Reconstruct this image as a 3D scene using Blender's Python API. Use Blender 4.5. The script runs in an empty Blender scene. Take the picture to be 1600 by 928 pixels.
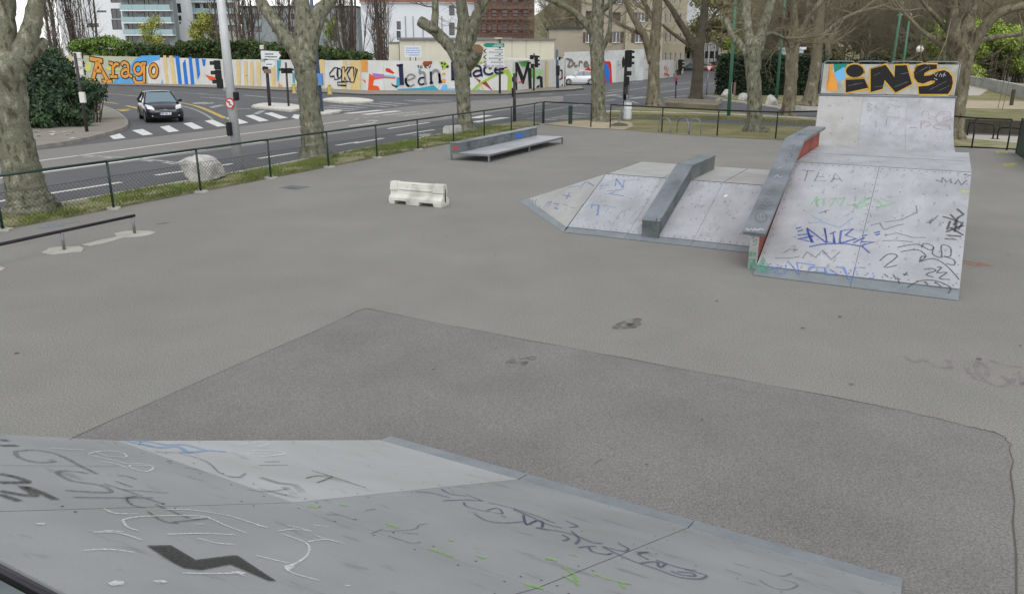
import bpy, bmesh, math, random
from mathutils import Vector, Matrix, noise

# ------------------------------------------------------------------ camera, sky, sun, exposure
SC = bpy.context.scene
COL = SC.collection
CAM_H, FOC, HORIZON = 3.4, 1244.0, 81.0            # metres, pixels of a 1600 px wide frame
PITCH = math.atan((464 - HORIZON) / FOC)
cam_d = bpy.data.cameras.new('camera')
cam_d.sensor_width = 36.0
cam_d.lens = FOC * 36.0 / 1600.0
cam_d.clip_start = 0.05
cam_d.clip_end = 3000
cam = bpy.data.objects.new('camera', cam_d)
COL.objects.link(cam)
cam.location = (0, 0, CAM_H)
cam.rotation_euler = (math.pi / 2 - PITCH, 0, 0)
SC.camera = cam

SUN_EL, SUN_AZ = math.radians(55), math.radians(180)   # azimuth clockwise from +Y
w = bpy.data.worlds.new('World')
SC.world = w
w.use_nodes = True
nt = w.node_tree
bg = nt.nodes['Background']
sky = nt.nodes.new('ShaderNodeTexSky')
sky.sky_type = 'NISHITA'
sky.sun_disc = False
sky.sun_elevation = SUN_EL
sky.sun_rotation = SUN_AZ
sky.air_density = 1.0
sky.dust_density = 0.6
hsv = nt.nodes.new('ShaderNodeHueSaturation')          # an even cloud cover: the same sky without its blue
hsv.inputs['Saturation'].default_value = 0.12
nt.links.new(sky.outputs[0], hsv.inputs['Color'])
nt.links.new(hsv.outputs[0], bg.inputs['Color'])
bg.inputs['Strength'].default_value = 0.15
sun_d = bpy.data.lights.new('sun', 'SUN')
sun_d.energy = 0.8
sun_d.angle = math.radians(45)
sun_d.color = (1.0, 0.97, 0.92)
sun = bpy.data.objects.new('sun', sun_d)
COL.objects.link(sun)
sd = Vector((math.sin(SUN_AZ) * math.cos(SUN_EL), math.cos(SUN_AZ) * math.cos(SUN_EL), math.sin(SUN_EL)))
sun.rotation_euler = sd.to_track_quat('Z', 'Y').to_euler()
sun.location = (0, 0, 40)
SC.view_settings.view_transform = 'Standard'
SC.view_settings.look = 'None'
SC.view_settings.gamma = 1.0
SC.view_settings.use_curve_mapping = False
SC.view_settings.exposure = 0.66
SC.render.engine = 'CYCLES'

# ------------------------------------------------------------------ survey helpers
R = math.radians
cS, cC = math.sin(PITCH), math.cos(PITCH)
def ray(px, py):
    a, b = (px - 800) / FOC, (464 - py) / FOC
    return Vector((a, cC + b * cS, -cS + b * cC))
def site(px, py, z=0.0):
    """where a mark in the photo lies on a level surface at height z"""
    d = ray(px, py)
    t = (z - CAM_H) / d.z
    return Vector((d.x * t, d.y * t, z))
def stand(px, py, y):
    """point above the ground at the true distance y of the thing it belongs to"""
    d = ray(px, py)
    t = y / d.y
    return Vector((d.x * t, y, CAM_H + d.z * t))
def on_plane(px, py, p0, n):
    d = ray(px, py)
    c = Vector((0, 0, CAM_H))
    t = (Vector(p0) - c).dot(n) / d.dot(n)
    return c + d * t
def Z(ox, oy, s):
    return lambda x, y: (ox + x / s, oy + y / s)
def px_size(y, z=1.0):
    return (y * cC - (z - CAM_H) * cS) / FOC           # metres per pixel at distance y

# ------------------------------------------------------------------ mesh helpers
FRAME = {}
def tag(o, label=None, cat=None, group=None, kind=None):
    if label: o['label'] = label
    if cat: o['category'] = cat
    if group: o['group'] = group
    if kind: o['kind'] = kind
    return o
def thing(name, label, cat, loc=(0, 0, 0), rotz=0.0, group=None):
    o = bpy.data.objects.new(name, None)
    COL.objects.link(o)
    o.location = loc
    o.rotation_euler = (0, 0, rotz)
    o.empty_display_size = 0.1
    FRAME[o.name] = Matrix.Translation(Vector(loc)) @ Matrix.Rotation(rotz, 4, 'Z')
    return tag(o, label, cat, group)
class MB:
    def __init__(s):
        s.v, s.f = [], []
    def add(s, vs, fs):
        b = len(s.v)
        s.v += [Vector(p) for p in vs]
        s.f += [tuple(b + i for i in f) for f in fs]
        return s
    def box(s, x0, x1, y0, y1, z0, z1):
        return s.add([(x0, y0, z0), (x1, y0, z0), (x1, y1, z0), (x0, y1, z0), (x0, y0, z1), (x1, y0, z1), (x1, y1, z1), (x0, y1, z1)],
                     [(3, 2, 1, 0), (4, 5, 6, 7), (0, 1, 5, 4), (1, 2, 6, 5), (2, 3, 7, 6), (3, 0, 4, 7)])
    def hexa(s, a, b):
        """a, b: two quads (lists of 4 points) joined to a solid"""
        return s.add(list(a) + list(b), [(3, 2, 1, 0), (4, 5, 6, 7), (0, 1, 5, 4), (1, 2, 6, 5), (2, 3, 7, 6), (3, 0, 4, 7)])
    def prism(s, poly, z0, z1):
        n = len(poly)
        vs = [(p[0], p[1], z0) for p in poly] + [(p[0], p[1], z1) for p in poly]
        return s.add(vs, [tuple(range(n - 1, -1, -1)), tuple(range(n, 2 * n))] + [(i, (i + 1) % n, n + (i + 1) % n, n + i) for i in range(n)])
    def extr(s, poly, d):
        """closed 3D polygon swept along vector d"""
        n = len(poly)
        d = Vector(d)
        vs = [Vector(p) for p in poly] + [Vector(p) + d for p in poly]
        return s.add(vs, [tuple(range(n - 1, -1, -1)), tuple(range(n, 2 * n))] + [(i, (i + 1) % n, n + (i + 1) % n, n + i) for i in range(n)])
    def poly(s, pts):
        return s.add(pts, [tuple(range(len(pts)))])
    def tube(s, pts, rad, n=8, cap=True, wob=0.0, rng=None):
        pts = [Vector(p) for p in pts]
        if not isinstance(rad, (list, tuple)): rad = [rad] * len(pts)
        t0 = (pts[1] - pts[0]).normalized()
        ref = Vector((1, 0, 0)) if abs(t0.x) < 0.8 else Vector((0, 1, 0))
        nrm = (ref - t0 * ref.dot(t0)).normalized()
        b = len(s.v)
        for i, p in enumerate(pts):
            t = (pts[min(i + 1, len(pts) - 1)] - pts[max(i - 1, 0)])
            t = t.normalized() if t.length > 1e-9 else t0
            nrm = (nrm - t * nrm.dot(t))
            nrm = nrm.normalized() if nrm.length > 1e-6 else t.orthogonal().normalized()
            bn = t.cross(nrm)
            for k in range(n):
                a = 2 * math.pi * k / n
                r = rad[i] * (1 + (rng.uniform(-wob, wob) if wob else 0))
                s.v.append(p + (nrm * math.cos(a) + bn * math.sin(a)) * r)
        for i in range(len(pts) - 1):
            for k in range(n):
                a, c = b + i * n + k, b + i * n + (k + 1) % n
                s.f.append((a, c, c + n, a + n))
        if cap:
            s.f.append(tuple(b + k for k in range(n - 1, -1, -1)))
            s.f.append(tuple(b + (len(pts) - 1) * n + k for k in range(n)))
        return s
    def ribbon(s, pts, wd, n, off=0.003):
        n = Vector(n)
        pts = [Vector(p) + n * off for p in pts]
        b = len(s.v)
        m = len(pts)
        for i, p in enumerate(pts):
            t = pts[min(i + 1, m - 1)] - pts[max(i - 1, 0)]
            t = t.normalized() if t.length > 1e-9 else Vector((1, 0, 0))
            sd_ = n.cross(t).normalized()
            k = 1.0
            if 0 < i < m - 1:
                c = (pts[i] - pts[i - 1]).normalized().dot(t)
                k = 1 / max(c, 0.6)
            ww = (wd[i] if isinstance(wd, (list, tuple)) else wd) / 2 * k
            s.v += [p - sd_ * ww, p + sd_ * ww]
        for i in range(m - 1):
            s.f.append((b + 2 * i + 1, b + 2 * i, b + 2 * i + 2, b + 2 * i + 3))
        return s
    def disc(s, c, n, r, seg=14, r2=None, ang=0):
        n = Vector(n).normalized()
        u = n.orthogonal().normalized() if abs(n.z) > 0.9 else Vector((0, 0, 1)).cross(n).normalized()
        v = n.cross(u)
        c = Vector(c)
        return s.add([c + u * r * math.cos(2 * math.pi * k / seg + ang) + v * (r2 or r) * math.sin(2 * math.pi * k / seg + ang) for k in range(seg)], [tuple(range(seg))])
    def build(s, name, mat, parent=None, world=False, smooth=False, label=None, kind=None, bevel=0.0):
        me = bpy.data.meshes.new(name)
        used = sorted({i for f in s.f for i in f})
        if len(used) < len(s.v):
            mp_ = {a: b for b, a in enumerate(used)}
            s.v = [s.v[i] for i in used]; s.f = [tuple(mp_[i] for i in f) for f in s.f]
        vs = s.v
        root = parent
        while root is not None and root.parent is not None: root = root.parent
        if world and root is not None and root.name in FRAME:
            inv = FRAME[root.name].inverted()
            vs = [inv @ p for p in vs]
        me.from_pydata([tuple(p) for p in vs], [], s.f)
        if mat: me.materials.append(M[mat] if isinstance(mat, str) else mat)
        if smooth: me.polygons.foreach_set('use_smooth', [True] * len(me.polygons))
        me.update()
        o = bpy.data.objects.new(name, me)
        COL.objects.link(o)
        if parent is not None: o.parent = parent
        if bevel:
            bm = bmesh.new(); bm.from_mesh(me)
            bmesh.ops.remove_doubles(bm, verts=bm.verts, dist=1e-5)
            es = [e for e in bm.edges if len(e.link_faces) == 2 and e.calc_face_angle(0) > 0.5]
            bmesh.ops.bevel(bm, geom=es, offset=bevel, segments=2, affect='EDGES', clamp_overlap=True)
            bm.to_mesh(me); bm.free()
        if label: o['label'] = label
        if kind: o['kind'] = kind
        return o
def structure(o):
    o['kind'] = 'structure'
    return o
def copy_tree(o, parent=None):
    c = o.copy()
    COL.objects.link(c)
    c.parent = parent
    for ch in o.children:
        copy_tree(ch, c)
    return c
def smoothline(pts, k=4):
    """Catmull-Rom through the points"""
    P = [Vector(p) for p in pts]
    out = []
    for i in range(len(P) - 1):
        p0, p1, p2, p3 = P[max(i - 1, 0)], P[i], P[i + 1], P[min(i + 2, len(P) - 1)]
        for j in range(k):
            t = j / k
            out.append(0.5 * ((2 * p1) + (p2 - p0) * t + (2 * p0 - 5 * p1 + 4 * p2 - p3) * t * t + (3 * p1 - p0 - 3 * p2 + p3) * t ** 3))
    out.append(P[-1])
    return out

# ------------------------------------------------------------------ materials
M = {}
def S(r, g, b):
    f = lambda c: (c / 12.92 if c <= 0.04045 else ((c + 0.055) / 1.055) ** 2.4)
    return (f(r / 255), f(g / 255), f(b / 255), 1)
def mat(name, col, rough=0.7, metal=0.0, var=0.0, scale=3.0, col2=None, bump=0.0, bscale=40.0, streak=None, spec=0.3, alpha_noise=None, detail=6, fine=0.0, fscale=150, wash=None, specks=None):
    m = bpy.data.materials.new(name)
    m.use_nodes = True
    n, l = m.node_tree.nodes, m.node_tree.links
    b = n['Principled BSDF']
    b.inputs['Roughness'].default_value = rough
    b.inputs['Metallic'].default_value = metal
    b.inputs['Specular IOR Level'].default_value = spec
    b.inputs['Base Color'].default_value = col
    tc = n.new('ShaderNodeTexCoord')
    src = tc.outputs['Object']
    if streak:
        mp = n.new('ShaderNodeMapping')
        mp.inputs['Scale'].default_value = streak
        l.new(src, mp.inputs[0]); vec = mp.outputs[0]
    else:
        vec = src
    out = None
    if var or col2:
        ns = n.new('ShaderNodeTexNoise')
        ns.inputs['Scale'].default_value = scale
        ns.inputs['Detail'].default_value = detail
        ns.inputs['Roughness'].default_value = 0.62
        l.new(vec, ns.inputs['Vector'])
        rp = n.new('ShaderNodeValToRGB')
        rp.color_ramp.elements[0].position = 0.33
        rp.color_ramp.elements[1].position = 0.67
        c2 = col2 if col2 else tuple(min(1, c * (1 + var)) for c in col[:3]) + (1,)
        c1 = col if col2 else tuple(c * (1 - var) for c in col[:3]) + (1,)
        rp.color_ramp.elements[0].color = c1
        rp.color_ramp.elements[1].color = c2
        l.new(ns.outputs['Fac'], rp.inputs[0])
        out = rp.outputs[0]
    if wash:                                            # large soft stains: (colour, scale, amount)
        nw = n.new('ShaderNodeTexNoise')
        nw.inputs['Scale'].default_value = wash[1]
        nw.inputs['Detail'].default_value = 3
        l.new(src, nw.inputs['Vector'])
        rw = n.new('ShaderNodeValToRGB')
        rw.color_ramp.elements[0].position = 0.45
        rw.color_ramp.elements[1].position = 0.72
        rw.color_ramp.elements[0].color = (0, 0, 0, 1)
        rw.color_ramp.elements[1].color = (wash[2],) * 3 + (1,)
        l.new(nw.outputs['Fac'], rw.inputs[0])
        mx = n.new('ShaderNodeMix'); mx.data_type = 'RGBA'
        l.new(rw.outputs[0], mx.inputs[0])
        if out: l.new(out, mx.inputs[6])
        else: mx.inputs[6].default_value = col
        mx.inputs[7].default_value = wash[0]
        out = mx.outputs[2]
    if specks:                                          # sparse scuffs and dirt flecks: (colour, scale, threshold, amount, stretch)
        ms = n.new('ShaderNodeMapping'); ms.inputs['Scale'].default_value = specks[4]
        l.new(src, ms.inputs[0])
        n2 = n.new('ShaderNodeTexNoise'); n2.inputs['Scale'].default_value = specks[1]; n2.inputs['Detail'].default_value = 4; n2.inputs['Roughness'].default_value = .6
        l.new(ms.outputs[0], n2.inputs['Vector'])
        m2 = n.new('ShaderNodeMapRange'); m2.inputs[1].default_value = specks[2]; m2.inputs[2].default_value = specks[2] + .1; m2.inputs[3].default_value = 0; m2.inputs[4].default_value = specks[3]
        l.new(n2.outputs['Fac'], m2.inputs[0])
        x2 = n.new('ShaderNodeMix'); x2.data_type = 'RGBA'; l.new(m2.outputs[0], x2.inputs[0])
        if out: l.new(out, x2.inputs[6])
        else: x2.inputs[6].default_value = col
        x2.inputs[7].default_value = specks[0]
        out = x2.outputs[2]
    if fine:
        nf = n.new('ShaderNodeTexNoise')
        nf.inputs['Scale'].default_value = fscale
        nf.inputs['Detail'].default_value = 2
        l.new(src, nf.inputs['Vector'])
        mr = n.new('ShaderNodeMapRange')
        mr.inputs[1].default_value = 0.3; mr.inputs[2].default_value = 0.7
        mr.inputs[3].default_value = 1 - fine; mr.inputs[4].default_value = 1 + fine
        l.new(nf.outputs['Fac'], mr.inputs[0])
        mm = n.new('ShaderNodeMix'); mm.data_type = 'RGBA'; mm.blend_type = 'MULTIPLY'
        mm.inputs[0].default_value = 1.0
        if out: l.new(out, mm.inputs[6])
        else: mm.inputs[6].default_value = col
        l.new(mr.outputs[0], mm.inputs[7])
        out = mm.outputs[2]
    if out: l.new(out, b.inputs['Base Color'])
    if bump:
        nb = n.new('ShaderNodeTexNoise')
        nb.inputs['Scale'].default_value = bscale
        nb.inputs['Detail'].default_value = 4
        l.new(src, nb.inputs['Vector'])
        bp = n.new('ShaderNodeBump')
        bp.inputs['Strength'].default_value = bump
        bp.inputs['Distance'].default_value = 0.02
        l.new(nb.outputs['Fac'], bp.inputs['Height'])
        l.new(bp.outputs[0], b.inputs['Normal'])
    if alpha_noise:                                     # worn paint: (scale, lo, hi, most)
        na = n.new('ShaderNodeTexNoise')
        na.inputs['Scale'].default_value = alpha_noise[0]
        na.inputs['Detail'].default_value = 5
        l.new(src, na.inputs['Vector'])
        mr = n.new('ShaderNodeMapRange')
        mr.inputs[1].default_value = alpha_noise[1]; mr.inputs[2].default_value = alpha_noise[2]
        mr.inputs[3].default_value = alpha_noise[3] * (alpha_noise[4] if len(alpha_noise) > 4 else 0.0); mr.inputs[4].default_value = alpha_noise[3]
        l.new(na.outputs['Fac'], mr.inputs[0])
        l.new(mr.outputs[0], b.inputs['Alpha'])
    M[name] = m
    return m
def glassmat(name, col, rough=0.08):
    m = mat(name, col, rough, 0.0, spec=0.8)
    return m

mat('earth', S(120, 112, 92), 0.95, var=0.25, scale=0.6, fine=0.25, fscale=30)
mat('park_asphalt', S(129, 128, 124), 0.93, var=0.06, scale=0.7, fine=0.32, fscale=60, bump=0.4, bscale=110, spec=0.2, wash=(S(119, 117, 112), 0.22, 0.5))
mat('patch_asphalt', S(121, 119, 117), 0.93, var=0.06, scale=0.9, fine=0.3, fscale=60, bump=0.35, bscale=160, spec=0.2, wash=(S(105, 103, 101), 0.6, 0.6))
mat('crack', S(86, 84, 78), 0.95)
mat('stain', S(98, 96, 92), 0.95, alpha_noise=(6, 0.4, 0.6, 0.7))
mat('road', S(92, 93, 95), 0.9, var=0.06, scale=0.5, fine=0.15, fscale=60, spec=0.2)
mat('road_light', S(124, 122, 119), 0.9, var=0.05, scale=0.5, fine=0.15, fscale=60, spec=0.2)
mat('road_paint', S(216, 217, 214), 0.8, alpha_noise=(9, 0.3, 0.6, .95, .7))
mat('road_paint_worn', S(196, 197, 194), 0.8, alpha_noise=(7, 0.34, 0.66, 0.75, .35))
mat('yellow_paint', S(205, 182, 92), 0.8, alpha_noise=(6, 0.3, 0.6, 0.85, .5))
mat('pavement', S(132, 127, 118), 0.9, var=0.12, scale=0.8, fine=0.15, fscale=40, bump=0.2, bscale=60)
mat('kerb', S(138, 134, 128), 0.9, var=0.2, scale=2.5, fine=0.15, fscale=40)
mat('pale_kerb', S(190, 187, 178), 0.9, var=0.2, scale=2.5, fine=0.2, fscale=25)
mat('island', S(196, 194, 186), 0.9, var=0.12, scale=1.5, fine=0.15, fscale=20)
mat('concrete', S(166, 163, 155), 0.9, var=0.12, scale=6, fine=0.12, fscale=60, bump=0.2)
mat('lawn', S(100, 104, 64), 0.95, col2=S(140, 132, 98), scale=0.5, fine=0.3, fscale=14, bump=0.6, bscale=25)
mat('verge_soil', S(108, 112, 66), 0.95, col2=S(150, 144, 118), scale=1.4, fine=0.3, fscale=30, bump=0.5, bscale=40)
mat('dry_lawn', S(164, 153, 130), 0.95, var=0.1, scale=1.0, fine=0.15, fscale=25)
mat('grass', S(82, 108, 44), 0.8, col2=S(128, 140, 70), scale=1.1, fine=0.3, fscale=20)
mat('grass_dry', S(120, 118, 66), 0.85, col2=S(156, 146, 98), scale=0.8, fine=0.3, fscale=20)
mat('path', S(172, 168, 158), 0.9, var=0.08, scale=1, fine=0.1, fscale=40)
mat('park_green_paint', S(20, 48, 40), 0.45, var=0.15, scale=5, spec=0.5)
mat('fence_dark', S(18, 28, 28), 0.5, var=0.1, scale=5)
mat('wire', S(58, 66, 64), 0.5, metal=0.3)
mat('galvanised', S(128, 132, 136), 0.45, metal=0.55, var=0.15, scale=6)
mat('rail_dark', S(52, 50, 56), 0.4, metal=0.5, var=0.2, scale=4)
mat('flash_steel', S(122, 129, 134), 0.45, metal=0.15, var=0.14, scale=3, fine=0.08, fscale=60)
mat('panel_white', S(160, 162, 167), 0.5, var=0.09, scale=2.6, spec=0.35, wash=(S(138, 140, 143), 1.4, 0.85), fine=0.06, fscale=40, streak=(1, 0.35, 1), specks=(S(104, 104, 104), 7, .60, .6, (1.6, .5, 1)))
mat('panel_cool', S(178, 181, 187), 0.5, var=0.06, scale=2.0, spec=0.4, wash=(S(140, 143, 148), 1.3, 0.7), fine=0.04, fscale=90)
mat('panel_deck', S(158, 158, 157), 0.55, specks=(S(108, 108, 106), 6, .62, .5, (1, .6, 1)), var=0.06, scale=2.0, spec=0.4, wash=(S(138, 138, 135), 1.3, 0.7), fine=0.04, fscale=90)
mat('panel_fore', S(170, 172, 173), 0.45, specks=(S(112, 116, 114), 5, .61, .5, (.7, 1.6, 1)), var=0.07, scale=1.6, spec=0.45, wash=(S(150, 152, 152), 0.9, 0.6), fine=0.05, fscale=120)
mat('panel_fore_dark', S(143, 146, 148), 0.45, specks=(S(94, 98, 96), 4, .6, .55, (.7, 1.8, 1)), var=0.08, scale=1.4, spec=0.45, wash=(S(126, 129, 127), 1.1, 0.75), fine=0.05, fscale=120)
mat('ledge_steel', S(128, 134, 140), 0.42, metal=0.4, var=0.12, scale=2.5, wash=(S(86, 92, 96), 1.5, 0.7))
mat('ledge_side', S(112, 120, 122), 0.5, metal=0.25, var=0.2, scale=2.5, wash=(S(60, 66, 66), 2.2, 0.8))
mat('red_ply', S(150, 78, 62), 0.75, var=0.2, scale=3, wash=(S(60, 44, 42), 1.5, 0.6))
mat('grey_ply', S(150, 152, 150), 0.7, var=0.15, scale=4, wash=(S(80, 90, 88), 2.0, 0.5))
mat('dark_ply', S(58, 58, 58), 0.8, var=0.2, scale=3)
mat('seam', S(52, 54, 56), 0.9)
mat('plastic_white', S(206, 205, 197), 0.6, var=0.05, scale=3, wash=(S(150, 148, 138), 3.0, 0.75), specks=(S(110, 108, 100), 9, .62, .6, (.4, 1, 2)))
mat('boulder', S(190, 188, 184), 0.9, col2=S(150, 147, 142), scale=2.0, fine=0.2, fscale=25, bump=0.7, bscale=8)
mat('hoarding', S(204, 205, 202), 0.7, var=0.04, scale=1.2, wash=(S(176, 176, 168), 0.5, 0.5), streak=(1, 1, 0.2))
mat('hoarding_dirty', S(198, 201, 200), 0.7, var=0.06, scale=1.2, wash=(S(150, 152, 150), 0.5, 0.6))
mat('hoarding_green', S(176, 180, 158), 0.7, var=0.05, scale=1.2, wash=(S(154, 158, 134), 0.5, 0.5))
mat('prefab', S(208, 204, 186), 0.65, var=0.04, scale=0.8)
mat('prefab_trim', S(120, 120, 118), 0.6)
for nm, c in dict(mural_orange=(214, 148, 66), mural_black=(34, 32, 34), mural_blue=(84, 158, 214), mural_royal=(44, 112, 196), mural_tan=(208, 184, 130),
                  mural_teal=(62, 150, 172), mural_red=(196, 48, 42), mural_flame=(214, 82, 40), mural_lime=(150, 178, 66), mural_navy=(32, 36, 70), mural_brown=(140, 66, 40),
                  mural_green=(98, 178, 88), mural_sky=(110, 176, 224), mural_grey=(128, 130, 132), mural_white=(216, 216, 212), mural_taupe=(122, 112, 106), mural_violet=(160, 110, 170),
                  mural_palegreen=(168, 206, 150), mural_paleyellow=(190, 196, 110)).items():
    mat(nm, S(*c), 0.7, var=0.07, scale=1.5)
for nm, c, a in (('tag_blue', (92, 128, 196), (14, 0.36, 0.6, 0.8)), ('tag_lightblue', (120, 160, 206), (12, 0.34, 0.62, 0.72)), ('tag_faintblue', (120, 146, 170), (4, 0.34, 0.62, 0.4)), ('tag_royal', (52, 76, 160), (20, 0.25, 0.45, 0.92)),
                 ('tag_grey', (110, 110, 112), (16, 0.38, 0.62, 0.75)), ('tag_dark', (58, 58, 60), (18, 0.3, 0.52, 0.9)), ('tag_green', (140, 186, 146), (10, 0.38, 0.62, 0.7)),
                 ('tag_white', (224, 226, 228), (22, 0.36, 0.58, 0.9)), ('tag_purple', (84, 84, 112), (30, 0.3, 0.5, 0.9)), ('tag_red', (150, 84, 84), (16, 0.36, 0.6, 0.8)),
                 ('tag_lime', (134, 186, 76), (9, 0.36, 0.6, 0.7)), ('tag_yellow', (206, 204, 80), (8, 0.36, 0.6, 0.75)), ('tag_black', (44, 46, 42), (26, 0.28, 0.48, 0.9)),
                 ('tag_teal', (60, 150, 120), (5, 0.36, 0.62, 0.8)), ('tag_chalk', (140, 124, 128), (9, 0.42, 0.7, 0.5)), ('tag_rust', (170, 110, 70), (9, 0.42, 0.7, 0.6)), ('smudge', (116, 116, 114), (5, 0.42, 0.75, 0.5))):
    mat(nm, S(*c), 0.75, alpha_noise=(a[0] * (.8 if nm in ('smudge', 'tag_chalk', 'tag_rust', 'tag_yellow') else 3.5), .35, .65, a[3] * .85, .0 if nm in ('smudge', 'tag_chalk', 'tag_rust', 'tag_teal', 'tag_yellow') else .8 if nm == 'tag_black' else .25 if nm in ('tag_lime', 'tag_white') else .45))
mat('bark_plane', S(122, 124, 106), 0.9, col2=S(150, 148, 126), scale=3.2, detail=3, bump=0.7, bscale=14, wash=(S(84, 82, 66), 3.6, 0.85), fine=0.14, fscale=30)
mat('bark_far', S(116, 110, 94), 0.9, col2=S(142, 136, 116), scale=2.0, detail=3, bump=0.6, bscale=9, wash=(S(82, 76, 62), 1.8, 0.8), fine=0.12, fscale=20)
def barkmat(name, cols, pos, scale, stretch):
    m = mat(name, S(*cols[1]), 0.92, bump=0.8, bscale=18, spec=0.15)
    n, l = m.node_tree.nodes, m.node_tree.links
    b = n['Principled BSDF']
    tc = n.new('ShaderNodeTexCoord'); mp = n.new('ShaderNodeMapping'); mp.inputs['Scale'].default_value = (1, 1, stretch)
    l.new(tc.outputs['Object'], mp.inputs[0])
    ns = n.new('ShaderNodeTexNoise'); ns.inputs['Scale'].default_value = scale; ns.inputs['Detail'].default_value = 5; ns.inputs['Roughness'].default_value = .58; ns.inputs['Distortion'].default_value = .4
    l.new(mp.outputs[0], ns.inputs['Vector'])
    rp = n.new('ShaderNodeValToRGB')
    while len(rp.color_ramp.elements) < len(cols): rp.color_ramp.elements.new(.5)
    for e, c, q in zip(rp.color_ramp.elements, cols, pos): e.position = q; e.color = S(*c)
    l.new(ns.outputs['Fac'], rp.inputs[0])
    nf = n.new('ShaderNodeTexNoise'); nf.inputs['Scale'].default_value = scale * 9; nf.inputs['Detail'].default_value = 3
    l.new(mp.outputs[0], nf.inputs['Vector'])
    mr = n.new('ShaderNodeMapRange'); mr.inputs[1].default_value = .3; mr.inputs[2].default_value = .7; mr.inputs[3].default_value = .72; mr.inputs[4].default_value = 1.22
    l.new(nf.outputs['Fac'], mr.inputs[0])
    mm = n.new('ShaderNodeMix'); mm.data_type = 'RGBA'; mm.blend_type = 'MULTIPLY'; mm.inputs[0].default_value = 1
    l.new(rp.outputs[0], mm.inputs[6]); l.new(mr.outputs[0], mm.inputs[7]); l.new(mm.outputs[2], b.inputs['Base Color'])
barkmat('bark_plane', [(78, 75, 62), (98, 97, 82), (116, 116, 100), (106, 106, 91), (140, 138, 122)], [.36, .42, .48, .55, .63], 8, .45)
barkmat('bark_far', [(76, 68, 56), (104, 98, 82), (122, 116, 98), (108, 102, 86), (142, 136, 118)], [.36, .43, .49, .55, .64], 3.2, .4)
mat('bark_dark', S(76, 71, 60), 0.95, var=0.25, scale=2.0, bump=0.6, bscale=10)
mat('bark_poplar', S(96, 86, 78), 0.95, var=0.25, scale=1.0)
mat('twigs', S(120, 113, 94), 0.95, var=0.2, scale=1.0)
mat('cut_wood', S(110, 84, 62), 0.9, var=0.2, scale=6)
def leafmat(name, a, b):
    m = mat(name, S(*a), 0.6, col2=S(*b), scale=1.3, detail=3, fine=0.35, fscale=6)
    return m
leafmat('leaf_bush', (30, 50, 36), (62, 84, 54))
leafmat('leaf_hedge', (38, 56, 30), (74, 92, 42))
leafmat('leaf_laurel', (74, 104, 44), (120, 144, 66))
leafmat('leaf_yew', (26, 42, 28), (44, 60, 38))
leafmat('leaf_willow', (128, 138, 62), (170, 172, 84))
leafmat('leaf_spring', (110, 134, 52), (158, 174, 80))
leafmat('leaf_far', (104, 104, 66), (134, 130, 84))
mat('car_black', S(22, 22, 30), 0.18, 0.2, spec=0.7)
mat('car_white', S(222, 224, 226), 0.25, spec=0.6)
mat('car_grey', S(64, 68, 72), 0.25, 0.3, spec=0.6)
mat('car_red', S(150, 36, 44), 0.25, 0.1, spec=0.6)
mat('car_silver', S(150, 154, 158), 0.25, 0.5, spec=0.6)
glassmat('car_glass', S(58, 72, 80), 0.08)
glassmat('windscreen', S(104, 124, 134), 0.1)
mat('tyre', S(30, 30, 30), 0.85)
mat('chrome', S(196, 198, 202), 0.2, 0.9)
mat('lamp_clear', S(226, 230, 234), 0.15, 0.2, spec=0.8)
mat('plate_white', S(220, 222, 226), 0.5)
mat('black_plastic', S(28, 28, 30), 0.6)
mat('signal_white', S(206, 206, 198), 0.6)
mat('lens_dark', S(40, 42, 44), 0.25, spec=0.6)
mat('pole_dark', S(62, 58, 58), 0.6, var=0.15, scale=3)
mat('pole_blue', S(74, 88, 108), 0.55, var=0.1, scale=3)
mat('pole_white', S(192, 194, 196), 0.5, var=0.08, scale=3, metal=0.2)
mat('pole_green', S(70, 112, 92), 0.55, var=0.1, scale=3)
mat('sign_white', S(206, 210, 212), 0.5)
mat('sign_green', S(30, 128, 108), 0.5)
mat('sign_brown', S(120, 96, 84), 0.5)
mat('sign_red', S(190, 56, 54), 0.5)
mat('sign_blue', S(84, 134, 196), 0.5)
mat('sign_ink', S(70, 76, 90), 0.6)
mat('bag_white', S(206, 208, 214), 0.5)
mat('globe', S(224, 222, 216), 0.4)
mat('render_white', S(214, 218, 222), 0.8, var=0.02, scale=0.4)
mat('render_grey', S(132, 140, 142), 0.8, var=0.04, scale=0.4)
mat('render_beige', S(156, 148, 132), 0.85, var=0.08, scale=0.4)
mat('render_beige_light', S(168, 160, 140), 0.85, var=0.06, scale=0.4)
mat('render_cream', S(186, 184, 176), 0.85, var=0.04, scale=0.4)
mat('shutter', S(88, 78, 70), 0.8)
mat('balcony_glass', S(150, 176, 180), 0.3)
glassmat('window_glass', S(46, 52, 60), 0.1)
mat('roof_red', S(160, 104, 84), 0.85, var=0.15, scale=2)
mat('scaffold_red', S(118, 72, 64), 0.7, var=0.1, scale=2)
mat('roof_dark', S(66, 72, 66), 0.85)
mat('roof_green', S(92, 116, 98), 0.85)
mat('stone_wall', S(160, 160, 156), 0.9, var=0.16, scale=0.8, fine=0.2, fscale=8)
mat('hill', S(100, 98, 72), 0.95, col2=S(134, 130, 98), scale=0.08, fine=0.3, fscale=0.6)
mat('board_grey', S(170, 170, 164), 0.6, var=0.12, scale=2.5, wash=(S(132, 128, 112), 1.5, 0.7))
mat('letter_black', S(24, 23, 25), 0.55, var=0.2, scale=3)
mat('letter_yellow', S(196, 156, 66), 0.6, var=0.08, scale=3)
mat('yellow_paint_solid', S(190, 172, 104), 0.6)
mat('litter', S(206, 206, 204), 0.8)

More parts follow.
